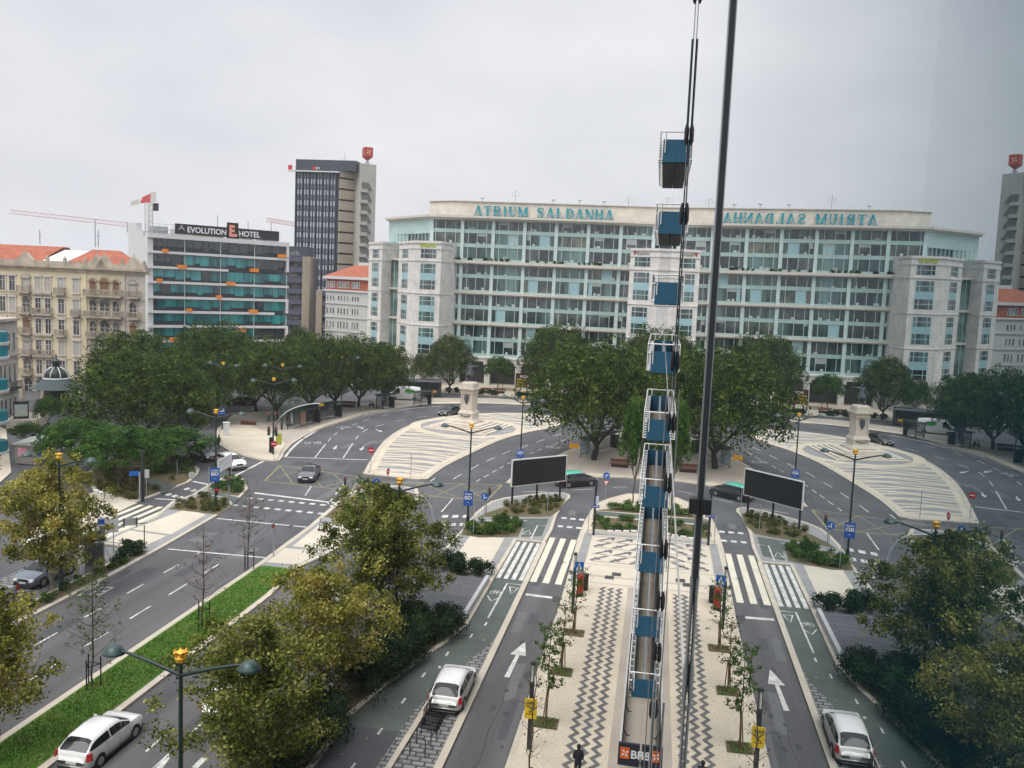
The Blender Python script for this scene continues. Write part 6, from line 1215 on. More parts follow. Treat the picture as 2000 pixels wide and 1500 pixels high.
# cabinets, kiosk, planter, dome kiosk, parasols
x, y = G(442, 850, .13); t = thing('white_cabinet', 'small white utility cabinet at the left tip of the plaza', 'cabinet', loc=(x, y, .13)); b = MB(); b.box((x, y, .13), (.75, .5, 1.7), .3); b.build('body', white, t); b = MB(); b.box((x, y, 1.83), (.85, .6, .08), .3); b.build('top', white, t)
W_ = Wall(G(30, 905, .1), G(72, 908, .1)); t = thing('kiosk', 'grey metal kiosk with slanted roof and a pink poster', 'kiosk', loc=W_.P(W_.L/2, .1)); hk = zat(30, 868, *W_.A); kg = mat('kiosk_grey', (.24, .22, .2), .6)
b = MB(); W_.box(b, 0, W_.L, .1, hk, -2.8, 0); b.build('body', kg, t); b = MB(); b.hexa([W_.P(-.2, hk, .25), W_.P(W_.L+.2, hk, .25), W_.P(W_.L+.2, hk, -3), W_.P(-.2, hk, -3)], [W_.P(-.2, hk+.1, .25), W_.P(W_.L+.2, hk+.55, .25), W_.P(W_.L+.2, hk+.8, -3), W_.P(-.2, hk+.35, -3)]); b.build('roof', mat('zinc_roof', (.3, .33, .31), .5), t)
o = textpanel(W_, .35, 1.35, .9, hk-.3, [], mat('poster_pink', (.5, .05, .12), .6, col2=(.65, .45, .5), sc=6), white, t, 'poster'); b = MB(); W_.box(b, 1.6, W_.L-.1, .9, hk-.3, .0, .03); b.build('shutter', mat('shutter_grey', (.18, .17, .16), .6), t); b = MB(); W_.box(b, W_.L, W_.L+.5, .2, 1.3, -1, -.2); b.build('blue_crate', blue, t)
W_ = Wall(G(12, 838, .1), G(72, 838, .1)); t = thing('stone_planter', 'long low pale stone enclosure with a lit advert panel behind it', 'stone enclosure', loc=W_.P(W_.L/2, .1)); b = MB(); W_.box(b, 0, W_.L, .1, 1.35, -6, 0); b.build('wall', creams, t); b = MB(); W_.box(b, .3, W_.L-.3, 1.35, 1.37, -5.7, -.3); b.build('top_bed', conc, t)
W_ = facing(*G(42, 838, .1), .9); z0 = 1.3; t = thing('framed_advert', 'framed advert panel standing at the stone enclosure at left', 'advert panel', loc=W_.P(.9, .1)); b = MB(); W_.box(b, 0, 1.8, .1, 3.7, -1.0, -.7); o = b.build('frame', blk2, t); b = MB(); W_.box(b, .15, 1.65, 1.7, 3.3, -.7, -.68); b.build('poster', mat('poster_pale_yellow', (.5, .5, .35), .5, col2=(.3, .4, .45), sc=1.2), o)
D = 122; c = AT(111, 790, D); c = np.array([*G(111, 797, .1), .1]); D = np.dot(np.array([c[0], c[1], -H]), FX); k = D/FOC; zf = lambda py: zat(111, py, c[0], c[1])
t = thing('domed_kiosk', 'dark green kiosk with a ribbed glass dome and broad skirt roof', 'kiosk', loc=tuple(c)); b = MB(); b.lathe((c[0], c[1], .1), [(26*k*.85, 0), (26*k*.85, zf(757)-.1)], 12, 0, False); b.build('body', mat('kiosk_black_green', (.01, .018, .018), .5), t)
b = MB(); b.lathe((c[0], c[1], 0), [(47*k, zf(757)), (30*k, zf(747)), (23*k, zf(738))], 16); b.build('skirt_roof', mat('verdigris_roof', (.05, .075, .08), .7), t); dz = zf(738)
b = MB(); b.lathe((c[0], c[1], 0), [(23*k*cos(q), dz+(zf(716)-dz)*sin(q)) for q in np.linspace(0, 1.3, 7)], 16); o = b.build('dome', mat('dome_green', (.008, .022, .018), .45, spec=.35), t)
for i in range(8):
    b = MB(); a_ = i*pi/4+.2; b.path([(c[0]+23.3*k*cos(q)*cos(a_), c[1]+23.3*k*cos(q)*sin(a_), dz+(zf(716)-dz)*sin(q)+.03) for q in np.linspace(0, 1.3, 7)], .07, 0, 4); b.build('rib', white, o)
b = MB(); b.lathe((c[0], c[1], dz-.12), [(23.6*k, 0), (23.6*k, .2), (22*k, .25)], 16); b.build('rim', white, t); b = MB(); b.lathe((c[0], c[1], zf(717)), [(7*k, 0), (7*k, .7), (8.5*k, .75), (8.5*k, .95), (3*k, 1.2), (1.5*k, 1.8), (0, 2.0)], 10); b.build('lantern', dkgreen, t)
for i, (px, py, top) in enumerate(((44, 783, 742), (85, 788, 748))):
    x, y = G(px, py, .1); h = zat(px, top, x, y); t = thing('parasol', ['closed beige parasol nearest the ornate house', 'closed beige parasol before the domed kiosk'][i], 'parasol', 'closed parasols', (x, y, .1)); b = MB(); b.lathe((x, y, .6), [(.5, 0), (.42, .6), (.2, h-1.4), (.05, h-.7)], 8, 0, False); b.build('canopy', mat('parasol_beige', (.33, .28, .22), .9), t); b = MB(); b.bar((x, y, .1), (x, y, .6), .05); b.build('pole', steel, t)
W_ = facing(*G(185, 1112, .1), .6); x, y = G(185, 1118, .1); h = zat(185, 1060, x, y); t = thing('advert_stand', 'free-standing glazed advert panel beside the left autumn tree', 'advert panel', loc=(x, y, .1)); W_ = facing(x, y, .65); b = MB(); W_.box(b, 0, 1.3, .1, h, -.15, 0); o = b.build('case', mat('case_grey', (.3, .33, .34), .4), t); b = MB(); W_.box(b, .12, 1.18, .6, h-.15, 0, .02); b.build('glass_front', shg, o)
x, y = G(196, 1058, .1); t = thing('ticket_machine', 'dark blue ticket machine beside the parking sign', 'ticket machine', loc=(x, y, .1)); b = MB(); b.box((x, y, .1), (.6, .4, 1.5)); o = b.build('body', mat('machine_navy', (.02, .03, .08), .4), t); W_ = facing(x, y-.23, .15); b = MB(); W_.box(b, 0, .3, 1.1, 1.4, 0, .02); b.build('screen', white, o)
for i, (px, py) in enumerate(((104, 778), (110, 778))):
    pass
# a big red pot-like lollipop sign in front of the dome kiosk
x, y = G(105, 790, .1); t = thing('red_lollipop_sign', 'small round red sign before the domed kiosk', 'sign', loc=(x, y, .1)); b = MB(); b.bar((x, y, .1), (x, y, 2.0), .05); b.build('pole', white, t); disc(facing(x, y-.1, .5), 2.3, .38, red).build('sign_disc', red, t)

# ---------------- the monument ----------------
mst = mat('monument_limestone', (.56, .5, .42), .8, var=.1, sc=.8, fine=.05); brz = mat('bronze_patina', (.08, .095, .1), .6, .2, var=.3, sc=3); cxm, cym = MC
zz_ = lambda py: zat(918, py, cxm, cym)
t = thing('monument', 'tall cream stone monument with a bronze statue pointing right, on a stepped base', 'monument', loc=(cxm, cym, .13)); rot = -.22
def sq(mb, w0, z0, w1, z1):
    if z0 > .93: w0 *= .8; w1 *= .8
    mb.hexa([(cxm+w0/2*(cos(rot)*i-sin(rot)*j), cym+w0/2*(sin(rot)*i+cos(rot)*j), z0) for i, j in ((-1, -1), (1, -1), (1, 1), (-1, 1))], [(cxm+w1/2*(cos(rot)*i-sin(rot)*j), cym+w1/2*(sin(rot)*i+cos(rot)*j), z1) for i, j in ((-1, -1), (1, -1), (1, 1), (-1, 1))])
b = MB()
for i in range(5): sq(b, 10.4-i*1.15, .13+i*.17, 10.4-i*1.15, .30+i*.17)
b.build('steps', mst, t)
L1, L2, L3, L4, L5, L6 = zz_(817), zz_(806), zz_(800), zz_(768), zz_(757), zz_(748)
b = MB(); sq(b, 4.3, .95, 4.15, L1-.3); sq(b, 4.4, .95, 4.4, 1.2); sq(b, 3.9, L1-.3, 3.0, L1+.1); sq(b, 3.0, L1+.1, 2.9, L2); sq(b, 3.15, L2, 2.5, L3); b.build('plinth', mst, t)
b = MB(); sq(b, 2.25, L3, 2.1, L4); 
for i, j in ((-1, -1), (1, -1), (1, 1), (-1, 1)):
    c = (cxm+.86*(cos(rot)*i-sin(rot)*j), cym+.86*(sin(rot)*i+cos(rot)*j)); b.bar((*c, L3), (*c, L4), .14, n=8)
b.build('shaft', mst, t)
b = MB(); sq(b, 2.5, L4, 2.6, L4+.25); sq(b, 2.6, L4+.25, 2.5, L5-.25); sq(b, 3.2, L5-.25, 3.3, L5); sq(b, 2.6, L5, 2.5, L6); sq(b, 2.2, L6, 2.0, L6+.2); b.build('capital', mst, t)
SW = Wall((cxm-cos(rot)*1.1+sin(rot)*.9, cym-sin(rot)*1.1-cos(rot)*.9), (cxm+cos(rot)*1.1+sin(rot)*.9, cym+sin(rot)*1.1-cos(rot)*.9)); 
b = MB(); zc = (L3+L4)/2+.35
b.lathe(SW.P(1.1, zc-.7, .12), [(.02, 0), (.1, .15), (.28, .45), (.36, .9), (.3, 1.2), (.42, 1.3), (.2, 1.4), (.1, 1.5)], 8, sy=.5); b.build('bronze_shield', brz, t)
b = MB(); b.path([SW.P(1.1+u, L2-.25-.16*cos(u*2), .36) for u in np.linspace(-.85, .85, 9)], .07, 0, 6); b.build('bronze_garland', brz, t)
def skinned(name, V, E_, Rr, m, parent=None, sub=2, M=None, **k):
    me = bpy.data.meshes.new(name); me.from_pydata([tuple(v) for v in V], E_, []); o = bpy.data.objects.new(name, me); S.collection.objects.link(o); sk = o.modifiers.new('skin', 'SKIN'); sk.use_smooth_shade = True
    for i, r in enumerate(Rr): me.skin_vertices[0].data[i].radius = (r, r) if not isinstance(r, tuple) else r; me.skin_vertices[0].data[i].use_root = (i == 0)
    ss = o.modifiers.new('sub', 'SUBSURF'); ss.levels = sub; ss.render_levels = sub; dg = bpy.context.evaluated_depsgraph_get(); dg.update(); nm = bpy.data.meshes.new_from_object(o.evaluated_get(dg)); bpy.data.objects.remove(o)
    nm.materials.clear(); nm.materials.append(m)
    if M is not None: nm.transform(M)
    nm.polygons.foreach_set('use_smooth', [True]*len(nm.polygons)); return link(name, nm, parent, **k)
hs = zz_(706)-L6-.2; ks = hs/1.82; F0 = (cxm, cym, L6+.2); T_ = Matrix.Translation(F0) @ Matrix.Scale(ks, 4)
V = [(0, 0, .92), (0, 0, 1.12), (0, 0, 1.38), (0, 0, 1.5), (0, -.02, 1.6), (0, -.03, 1.73), (.11, 0, .86), (.14, -.06, .48), (.15, 0, .08), (.16, -.14, .04), (-.1, 0, .86), (-.1, .1, .5), (-.14, .16, .08), (-.16, .04, .04), (.2, 0, 1.42), (.46, -.05, 1.4), (.7, -.08, 1.46), (.8, -.1, 1.48), (.86, -.1, 1.49), (.83, -.1, 1.43), (-.2, 0, 1.42), (-.32, .05, 1.15), (-.48, 0, .98), (-.53, -.02, .92), (-.58, -.03, .9)]
E_ = [(0, 1), (1, 2), (2, 3), (3, 4), (4, 5), (0, 6), (6, 7), (7, 8), (8, 9), (0, 10), (10, 11), (11, 12), (12, 13), (2, 14), (14, 15), (15, 16), (16, 17), (17, 18), (17, 19), (2, 20), (20, 21), (21, 22), (22, 23), (23, 24)]
Rr = [.17, .15, .19, .07, .1, .085, .11, .075, .05, .045, .11, .075, .05, .045, .085, .055, .04, .03, .02, .015, .085, .06, .04, .03, .02]
st = skinned('bronze_statue', V, E_, Rr, brz, t, M=T_)
b = MB(); n = 16; cs = [((.2+.16*f)*(1+.08*sin(6*q)), 1.15-.62*f) for f in (0, .5, 1) for q in [0]]
b.lathe((0, 0, 0), [(.35, .62), (.3, .8), (.2, 1.1)], 14); b.v = [(x*(1+.1*sin(7*math.atan2(y, x))), y*(1+.1*sin(7*math.atan2(y, x))), z_) for x, y, z_ in b.v]; b.build('coat_skirt', brz, st, M=T_)
b = MB(); b.hexa([(-.42, .02, .35), (-.16, .14, .3), (-.16, .2, .3), (-.42, .08, .35)], [(-.5, .0, 1.0), (-.18, .08, 1.3), (-.18, .16, 1.3), (-.5, .08, 1.0)]); b.build('cloak', brz, st, M=T_)
b = MB(); b.lathe((-.28, .05, 0), [(.14, 0), (.17, .12), (.1, .3), (.04, .36)], 8); b.build('bronze_drapery', brz, st, M=T_)

# ---------------- people ----------------
px, py = 1127, 1520; x, y = G(px, py, .13); hgt = zat(px, 1459, x, y)-.13
def person(name, x, y, h, ang, label, top, legs, pose=0, group=None):
    t = thing(name, label, 'person', group, (0, 0, 0)); s = h/1.78
    st_ = .16 if pose else .05
    V = [(0, 0, .95), (0, 0, 1.15), (0, 0, 1.38), (0, 0, 1.5), (0, .01, 1.6), (0, .02, 1.7), (.1, 0, .88), (.11, st_, .5), (.11, st_*1.2-.05, .08), (.12, st_*1.2+.13, .04), (-.1, 0, .88), (-.11, -st_*.4, .5), (-.11, -st_*1.6, .1), (-.12, -st_*1.6+.14, .04), (.17, 0, 1.42), (.22, -.04, 1.14), (.2, .12, .95), (.19, .16, .89), (.18, .22, .84), (.16, .2, .87), (-.17, 0, 1.42), (-.22, .02, 1.14), (-.2, .16, .97), (-.19, .2, .91), (-.18, .25, .86), (-.16, .23, .89)]
    E2 = [(0, 1), (1, 2), (2, 3), (3, 4), (4, 5), (0, 6), (6, 7), (7, 8), (8, 9), (0, 10), (10, 11), (11, 12), (12, 13), (2, 14), (14, 15), (15, 16), (16, 17), (17, 18), (17, 19), (2, 20), (20, 21), (21, 22), (22, 23), (23, 24), (23, 25)]
    R2 = [.16, .15, .18, .06, .095, .085, .1, .07, .05, .045, .1, .07, .05, .045, .08, .055, .042, .03, .018, .014, .08, .055, .042, .03, .018, .014]
    M_ = Matrix.Translation((x, y, .13)) @ Matrix.Rotation(ang, 4, 'Z') @ Matrix.Scale(s, 4)
    skin_ = mat('skin', (.4, .26, .19), .6); bd = skinned('body', V, E2, R2, legs, t, M=M_)
    V3 = [(0, 0, .98), (0, 0, 1.2), (0, 0, 1.4), (.17, 0, 1.43), (.22, -.04, 1.14), (.2, .1, .99), (-.17, 0, 1.43), (-.22, .02, 1.14), (-.2, .14, 1.0), (0, 0, .78)]
    skinned('jacket', V3, [(0, 1), (1, 2), (2, 3), (3, 4), (4, 5), (2, 6), (6, 7), (7, 8), (0, 9)], [.185, .18, .2, .1, .075, .06, .1, .075, .06, .19], top, t, M=M_)
    b = MB(); b.lathe((0, -.005, 1.6), [(.07, 0), (.105, .05), (.112, .12), (.09, .19), (.04, .22), (0, .225)], 12); b.build('hair', mat('dark_hair', (.012, .01, .009), .7), t, M=M_)
    b = MB(); b.lathe((0, .035, 1.55), [(.05, 0), (.075, .05), (.08, .12), (.06, .17)], 10); b.build('head', skin_, t, M=M_)
    if pose == 0: b = MB(); b.box((.2, -.16, .98), (.06, .03, .08)); b.build('white_tag', white, t, M=M_)
    return t
person('person', x, y, max(1.6, min(1.9, hgt)), .15, 'person in dark clothes walking away along the zigzag pavement', mat('dark_navy_cloth', (.012, .014, .02), .9), blackm, 0)
x, y = G(427, 879, .0); person('person', x, y, 1.75, 1.2, 'tiny distant person in black crossing the side road behind the cars', blackm, mat('dark_navy_cloth', (.012, .014, .02), .9), 1)
for i, (px, py, lab) in enumerate(((747, 800, 'person in a blue top waiting at the small bus shelter'), (836, 791, 'person standing at the dark bus shelter, carrying a bag'), (981, 768, 'person in white sitting area by the far bench'))):
    x, y = G(px, py, .0); person('person', x, y, 1.75, i, lab, mat('cloth%s' % 'abc'[i], [(.03, .07, .15), (.03, .03, .04), (.5, .5, .5)][i], .9), blackm, 1)
# ---------------- vehicles ----------------
def paintmat(name, col, rough=.25): 
    m = mat(name, col, rough, .0, var=.03, spec=.7); m.node_tree.nodes['Principled BSDF'].inputs['Coat Weight'].default_value = .6; m.node_tree.nodes['Principled BSDF'].inputs['Coat Roughness'].default_value = .08; return m
cglass = mat('car_glass', (.008, .011, .013), .1, var=.05, spec=.45); tyre = mat('tyre_rubber', (.015, .015, .015), .85); rim = mat('wheel_rim', (.4, .4, .42), .35, .7); hl = mat('headlight_lens', (.75, .75, .72), .15, spec=.8); tl = mat('tail_lens', (.5, .01, .01), .25, spec=.7); platem = mat('number_plate', (.6, .6, .55), .5); cdark = mat('car_trim', (.02, .02, .022), .6)
PROF = {
 'hatch': dict(L=4.37, W=1.82, top=[(-.5, .6), (-.493, .86), (-.475, .98), (-.39, 1.3), (-.3, 1.42), (-.1, 1.475), (.03, 1.45), (.1, 1.38), (.27, .99), (.4, .88), (.47, .75), (.5, .5)], belt=(1.0, .9), g=(-.475, .27)),
 'suv': dict(L=4.27, W=1.8, top=[(-.5, .62), (-.495, .9), (-.475, 1.05), (-.4, 1.36), (-.32, 1.5), (-.12, 1.56), (.02, 1.54), (.09, 1.46), (.25, 1.08), (.38, 1.0), (.46, .87), (.5, .55)], belt=(1.08, .98), g=(-.475, .25)),
 'sedan': dict(L=4.85, W=1.85, top=[(-.5, .55), (-.49, .85), (-.42, .98), (-.34, 1.03), (-.2, 1.38), (-.02, 1.46), (.08, 1.42), (.23, 1.0), (.4, .86), (.48, .72), (.5, .5)], belt=(.98, .88), g=(-.34, .23)),
 'estate': dict(L=4.5, W=1.8, top=[(-.5, .6), (-.49, .95), (-.465, 1.1), (-.42, 1.42), (-.3, 1.52), (0, 1.55), (.1, 1.5), (.25, 1.04), (.4, .92), (.48, .75), (.5, .5)], belt=(1.05, .95), g=(-.465, .25)),
 'van': dict(L=6.0, W=2.0, top=[(-.5, .7), (-.497, 1.8), (-.49, 2.45), (-.3, 2.6), (.1, 2.6), (.24, 2.45), (.38, 1.55), (.45, 1.2), (.49, .95), (.5, .55)], belt=(1.3, 1.2), g=(.1, .38))}
def car(name, label, cat, kind, paintm, x, y, heading, roof=None, group='cars around the square', z=.004, sc=1.0, lights=True, tinted=1):
    P = PROF[kind]; Lc, Wc = P['L'], P['W']; t = thing(name, label, cat, group); ys = sorted(set([q[0] for q in P['top']]+[-.46, -.43, -.36, -.2, -.1, .18, .33, .44, .49])); T = lambda s: float(np.interp(s, [q[0] for q in P['top']], [q[1] for q in P['top']]))
    B_ = lambda s: P['belt'][0]+(P['belt'][1]-P['belt'][0])*(s+.5); tp = lambda s: 1-.10*max(0, (abs(s)-.25)/.25)**2-.15*max(0, (abs(s)-.42)/.08)**2; wr = .76 if kind != 'van' else .88
    rows = []
    for s in ys:
        w = Wc/2*tp(s); t_ = T(s); bz = min(B_(s), t_-.01); cab = max(0, min(1, (t_-bz)/.35)); wt = w*(.93*(1-cab)+wr*cab); e = .06*cab+.03
        rows.append([(w*.86, s*Lc, .2), (w*.99, s*Lc, .32), (w, s*Lc, .6), (w*.965, s*Lc, bz), (wt, s*Lc, max(bz+.005, t_-e)), (wt*.72, s*Lc, t_-.005), (0, s*Lc, t_+.015)])
    full = [r+[(-p[0], p[1], p[2]) for p in r[-2::-1]] for r in rows]; n = 13; b = MB()
    vs = [p for r in full for p in r]; fs = [(i*n+j, i*n+j+1, (i+1)*n+j+1, (i+1)*n+j) for i in range(len(full)-1) for j in range(n-1)]; fs += [tuple(range(n)), tuple(reversed(range((len(full)-1)*n, len(full)*n)))]
    b.add(vs, fs, 0, True); b.build('body', paintm, t)
    if roof:
        b = MB()
        for i in range(len(ys)-1):
            if P['g'][0]+.07 < ys[i] and ys[i+1] < P['g'][1]-.1: b.add([(full[i][j][0], full[i][j][1], full[i][j][2]+.01) for j in (4, 5, 6, 7, 8)]+[(full[i+1][j][0], full[i+1][j][1], full[i+1][j][2]+.01) for j in (4, 5, 6, 7, 8)], [(j, j+1, 5+j+1, 5+j) for j in range(4)], 0, True)
        b.build('roof_panel', roof, t)
    def glq(mb, q, sh=.07, off=.012):
        q = [np.array(p) for p in q]; c = sum(q)/len(q); nn = np.cross(q[1]-q[0], q[2]-q[1]); l = np.linalg.norm(nn)
        if l < 1e-6: return
        nn /= l; cc = np.array([0, c[1], .8]); nn = nn if nn @ (c-cc) > 0 else -nn; mb.add([tuple(p+(c-p)*sh+nn*off) for p in q], [tuple(range(len(q)))])
    g0, g1 = P['g']; gi = [i for i, s in enumerate(ys) if g0-1e-6 <= s <= g1+1e-6]
    for side in (0, 1):
        b = MB(); j0, j1 = (3, 4) if side == 0 else (9, 8); q = [i for i in gi if T(ys[i])-B_(ys[i]) > -.02]
        segs = [(q[0], None)]
        lo, hi = g0+.03*(kind != 'van'), g1-.015; mid = (lo+hi)/2-.02; pts = lambda s, f: None
        def sp(s, f):
            k_ = np.interp(s, ys, range(len(ys))); i = int(min(k_, len(ys)-2)); r_ = k_-i; a_ = np.array(full[i][j0])*(1-r_)+np.array(full[i+1][j0])*r_; c_ = np.array(full[i][j1])*(1-r_)+np.array(full[i+1][j1])*r_; return a_+(c_-a_)*f
        sgn = 1 if side == 0 else -1; divs = [(lo, mid-.01), (mid+.01, hi)] if kind != 'van' else [(.14, .36)]
        for a0, a1 in divs:
            N_ = 7; ss = np.linspace(a0, a1, N_); top = [sp(s, .88)+np.array([sgn*.014, 0, 0]) for s in ss]; bot = [sp(s, .08)+np.array([sgn*.014, 0, 0]) for s in ss]
            b.add([tuple(p) for p in bot+top], [(i, i+1, N_+i+1, N_+i) for i in range(N_-1)])
        b.build('side_window', cglass, t)
    def cross(i0s, i1s, nm):
        b = MB(); A_ = lambda s: [np.array(p) for p in [np.array(full[0])*0]]; k_ = lambda s: np.interp(s, ys, range(len(ys)))
        def row(s): q = k_(s); i = int(min(q, len(ys)-2)); r_ = q-i; return np.array(full[i])*(1-r_)+np.array(full[i+1])*r_
        N_ = 9; ss = np.linspace(i0s, i1s, N_); R_ = [row(s)[4:9] for s in ss]; up = 1
        sl = (R_[-1][2][2]-R_[0][2][2])/(R_[-1][2][1]-R_[0][2][1]); nn = np.array([0, -sl, 1.])/math.hypot(1, sl)*.03
        vs = []
        for s_, r_ in zip(ss, R_):
            sl = (T(s_+.012)-T(s_-.012))/(.024*Lc); nn = np.array([0, -sl, 1.])/math.hypot(1, sl)*.03; r_ = r_.copy(); r_[:, 0] *= .92; vs += [tuple(p+nn) for p in r_]
        b.add(vs, [(i*5+j, i*5+j+1, (i+1)*5+j+1, (i+1)*5+j) for i in range(N_-1) for j in range(4)], 0, True); b.build(nm, cglass, t)
    tops = P['top']
    if kind == 'van': cross(.25, .375, 'windscreen')
    else:
        ib = [i for i, q in enumerate(tops) if abs(q[0]-g1) < 1e-6][0]; cross(tops[ib-1][0]+.012, g1-.008, 'windscreen'); ir = [i for i, q in enumerate(tops) if abs(q[0]-g0) < 1e-6][0]; cross(g0+.004, (tops[ir+2][0]-.035 if kind in ('hatch', 'suv') else tops[ir+1][0]-.008), 'rear_window')
    for sx in (-1, 1):
        for s in ((-.19, .02, .2) if kind != 'van' else (.1, .25)):
            k_ = np.interp(s, ys, range(len(ys))); i = int(min(k_, len(ys)-2)); r_ = k_-i; R_ = np.array(full[i])*(1-r_)+np.array(full[i+1])*r_; q = R_[1:4] if sx > 0 else R_[9:12][::-1]
            vs = []
            for p in q: vs += [(p[0]+sx*.008, p[1]-.008, p[2]), (p[0]+sx*.008, p[1]+.008, p[2])]
            b = MB(); b.add(vs, [(0, 1, 3, 2), (2, 3, 5, 4)]); b.build('door_seam', cdark, t)
        for s in (-.1, .1): b = MB(); b.box((sx*(Wc/2*.985), s*Lc-.1, B_(s)-.13), (.04, .17, .03)); b.build('door_handle', paintm, t)
        b = MB(); b.box((sx*Wc/2*.97, 0, .2), (.1, Lc*.44, .12)); b.build('sill_trim', cdark, t)
    b = MB(); b.box((0, 0, .1), (Wc*.9, Lc*.93, .22)); b.build('underbody_light_block', cdark, t)  # dark box added below the body to block side light and deepen shade
    wr_ = .33 if kind != 'van' else .36
    for sx in (-1, 1):
        for sy in (-.31, .3):
            def wheelring(x0, x1, r_, m_, nm, par):
                b = MB(); n = 16; ring = [(sy*Lc+r_*cos(q), wr_+r_*sin(q)) for q in np.linspace(0, 2*pi, n+1)[:-1]]; b.add([(x0, p, q) for p, q in ring]+[(x1, p, q) for p, q in ring], [tuple(range(n)), tuple(reversed(range(n, 2*n)))]+[(i, (i+1) % n, n+(i+1) % n, n+i) for i in range(n)]); return b.build(nm, m_, par)
            W2 = Wc/2; o = wheelring(sx*(W2-.24), sx*(W2+.012), wr_, tyre, 'wheel', t); wheelring(sx*(W2-.02), sx*(W2+.02), wr_*.62, rim, 'rim', o); wheelring(sx*(W2-.2), sx*(W2+.004), wr_*1.16, cdark, 'wheel_arch', t)
    for sx in (-1, 1):
        hx = Wc/2*.66; b = MB(); zt = T(.47)-.12 if kind != 'van' else .95; b.lathe((sx*hx, Lc*.478, zt-.04), [(.05, -.08), (.17, -.05), (.19, .04), (.1, .1)], 10, sx=1.0, sy=.62); b.build('headlight', hl, t)
        b = MB(); z0 = T(-.49)-.05 if kind != 'van' else 1.3; x0 = sx*Wc/2*.9
        b.hexa([(x0-.09, -Lc*.495, z0-.2), (x0+.08*sx-.0+.02, -Lc*.47, z0-.2), (x0+.08*sx+.02, -Lc*.44, z0-.2), (x0-.09, -Lc*.44, z0-.2)], [(x0-.07, -Lc*.485, z0+.12), (x0+.05*sx, -Lc*.465, z0+.12), (x0+.05*sx, -Lc*.43, z0+.12), (x0-.07, -Lc*.43, z0+.12)]); b.build('tail_light', tl, t)
        b = MB(); b.lathe((sx*(Wc/2+.07), Lc*.2, B_(.2)+.02), [(.02, 0), (.1, .04), (.1, .14), (.03, .18)], 8, sy=.6); b.build('wing_mirror', paintm, t)
    for sy in (-1, 1):
        b = MB(); b.box((0, sy*Lc*.503, .42 if sy > 0 else .5), (.52, .03, .12)); b.build('number_plate', platem, t); b = MB(); b.box((0, sy*Lc*.488, .22), (Wc*.8, .12, .14)); b.build('bumper_trim', cdark, t)
    if kind != 'van': b = MB(); b.box((0, Lc*.497, .58), (.7, .06, .14)); b.build('grille', cdark, t)
    t.location = (x, y, z); t.rotation_euler = (0, 0, heading-pi/2); t.scale = (sc,)*3; return t
def carat(name, label, kind, pm, rear, front, side=0, cat='car', **k):
    k.setdefault('sc', 1.07)
    """rear and front wheel contact pixels on the visible side; side: +1 the visible side is the car's left"""
    a_, b_ = np.array(G(*rear)), np.array(G(*front)); d = b_-a_; h = math.atan2(d[1], d[0]); c = (a_+b_)/2; Wc = PROF[kind]['W']; nrm = np.array([-sin(h), cos(h)]); c = c-nrm*side*Wc/2
    return car(name, label, cat, kind, pm, c[0], c[1], h, **k)
pw = paintmat('car_paint_white', (.72, .72, .7)); pk = paintmat('car_paint_black', (.012, .013, .015)); pg = paintmat('car_paint_graphite', (.05, .055, .065)); pb_ = paintmat('car_paint_steel_blue', (.12, .16, .22)); mint = paintmat('taxi_mint_roof', (.1, .5, .38))
car('parked_car', 'white hatchback with black tailgate glass parked on the granite setts', 'car', 'hatch', pw, *(np.array(G(868, 1390))+np.array([0, 1.8])), pi/2+.02)
car('car', 'white compact car with red tail lights driving away beside the lawn at bottom left', 'car', 'suv', pw, *(np.array(G(160, 1500))+np.array([-.1, 1.5])), pi/2-.0, sc=.96)
a_, b_ = np.array(G(623, 933)), np.array(G(615, 945)); h = math.atan2(*(b_-a_)[::-1])
f1, f2 = G(624, 918), G(603, 946); car('car', 'dark graphite saloon driving towards the camera over the yellow box', 'car', 'sedan', pg, *G(604, 934), math.atan2(f2[1]-f1[1], f2[0]-f1[0]))
car('car', 'black estate car passing left of the monument', 'car', 'estate', pk, *(np.array(G(877, 811))), math.atan2(G(862, 812)[1]-G(892, 806)[1], G(862, 812)[0]-G(892, 806)[0]))
carat('taxi', 'black taxi with a mint green roof behind the billboard', 'estate', pk, (1114, 953), (1151, 950), -1, cat='taxi', roof=mint)
carat('car', 'white hatchback waiting behind the white notice board', 'hatch', pw, (416, 906), (455, 922), -1)
car('car', 'black car queuing behind the white hatchback under the feathery tree', 'car', 'hatch', pk, *G(395, 897), math.atan2(G(416, 900)[1]-G(385, 893)[1], G(416, 900)[0]-G(385, 893)[0])-.1)
car('car', 'black car in the shade of the side road behind the plaza trees', 'car', 'estate', pk, *G(470, 791), pi+.35)
van = car('delivery_van', 'white high-roofed delivery van with a green oval on its side', 'van', 'van', pw, *(np.array(G(786, 783))+np.array([0, 1.])), pi+.30, group=None)
car('parked_car', 'pale blue-grey car parked under the autumn tree at the left edge', 'car', 'hatch', pb_, -41.3, 50.5, -pi/2, group='cars parked at the left edge')
car('parked_car', 'silver car parked nearest the left edge, mostly behind leaves', 'car', 'sedan', paintmat('car_paint_silver', (.35, .36, .37)), -41.3, 44.6, -pi/2, group='cars parked at the left edge')
car('car', 'white car glimpsed through the leaves of the nearest autumn trees', 'car', 'hatch', pw, *G(462, 1375), pi/2)
car('car', 'white estate car glimpsed between the two nearest autumn trees', 'car', 'estate', pw, *G(655, 1195), pi/2)
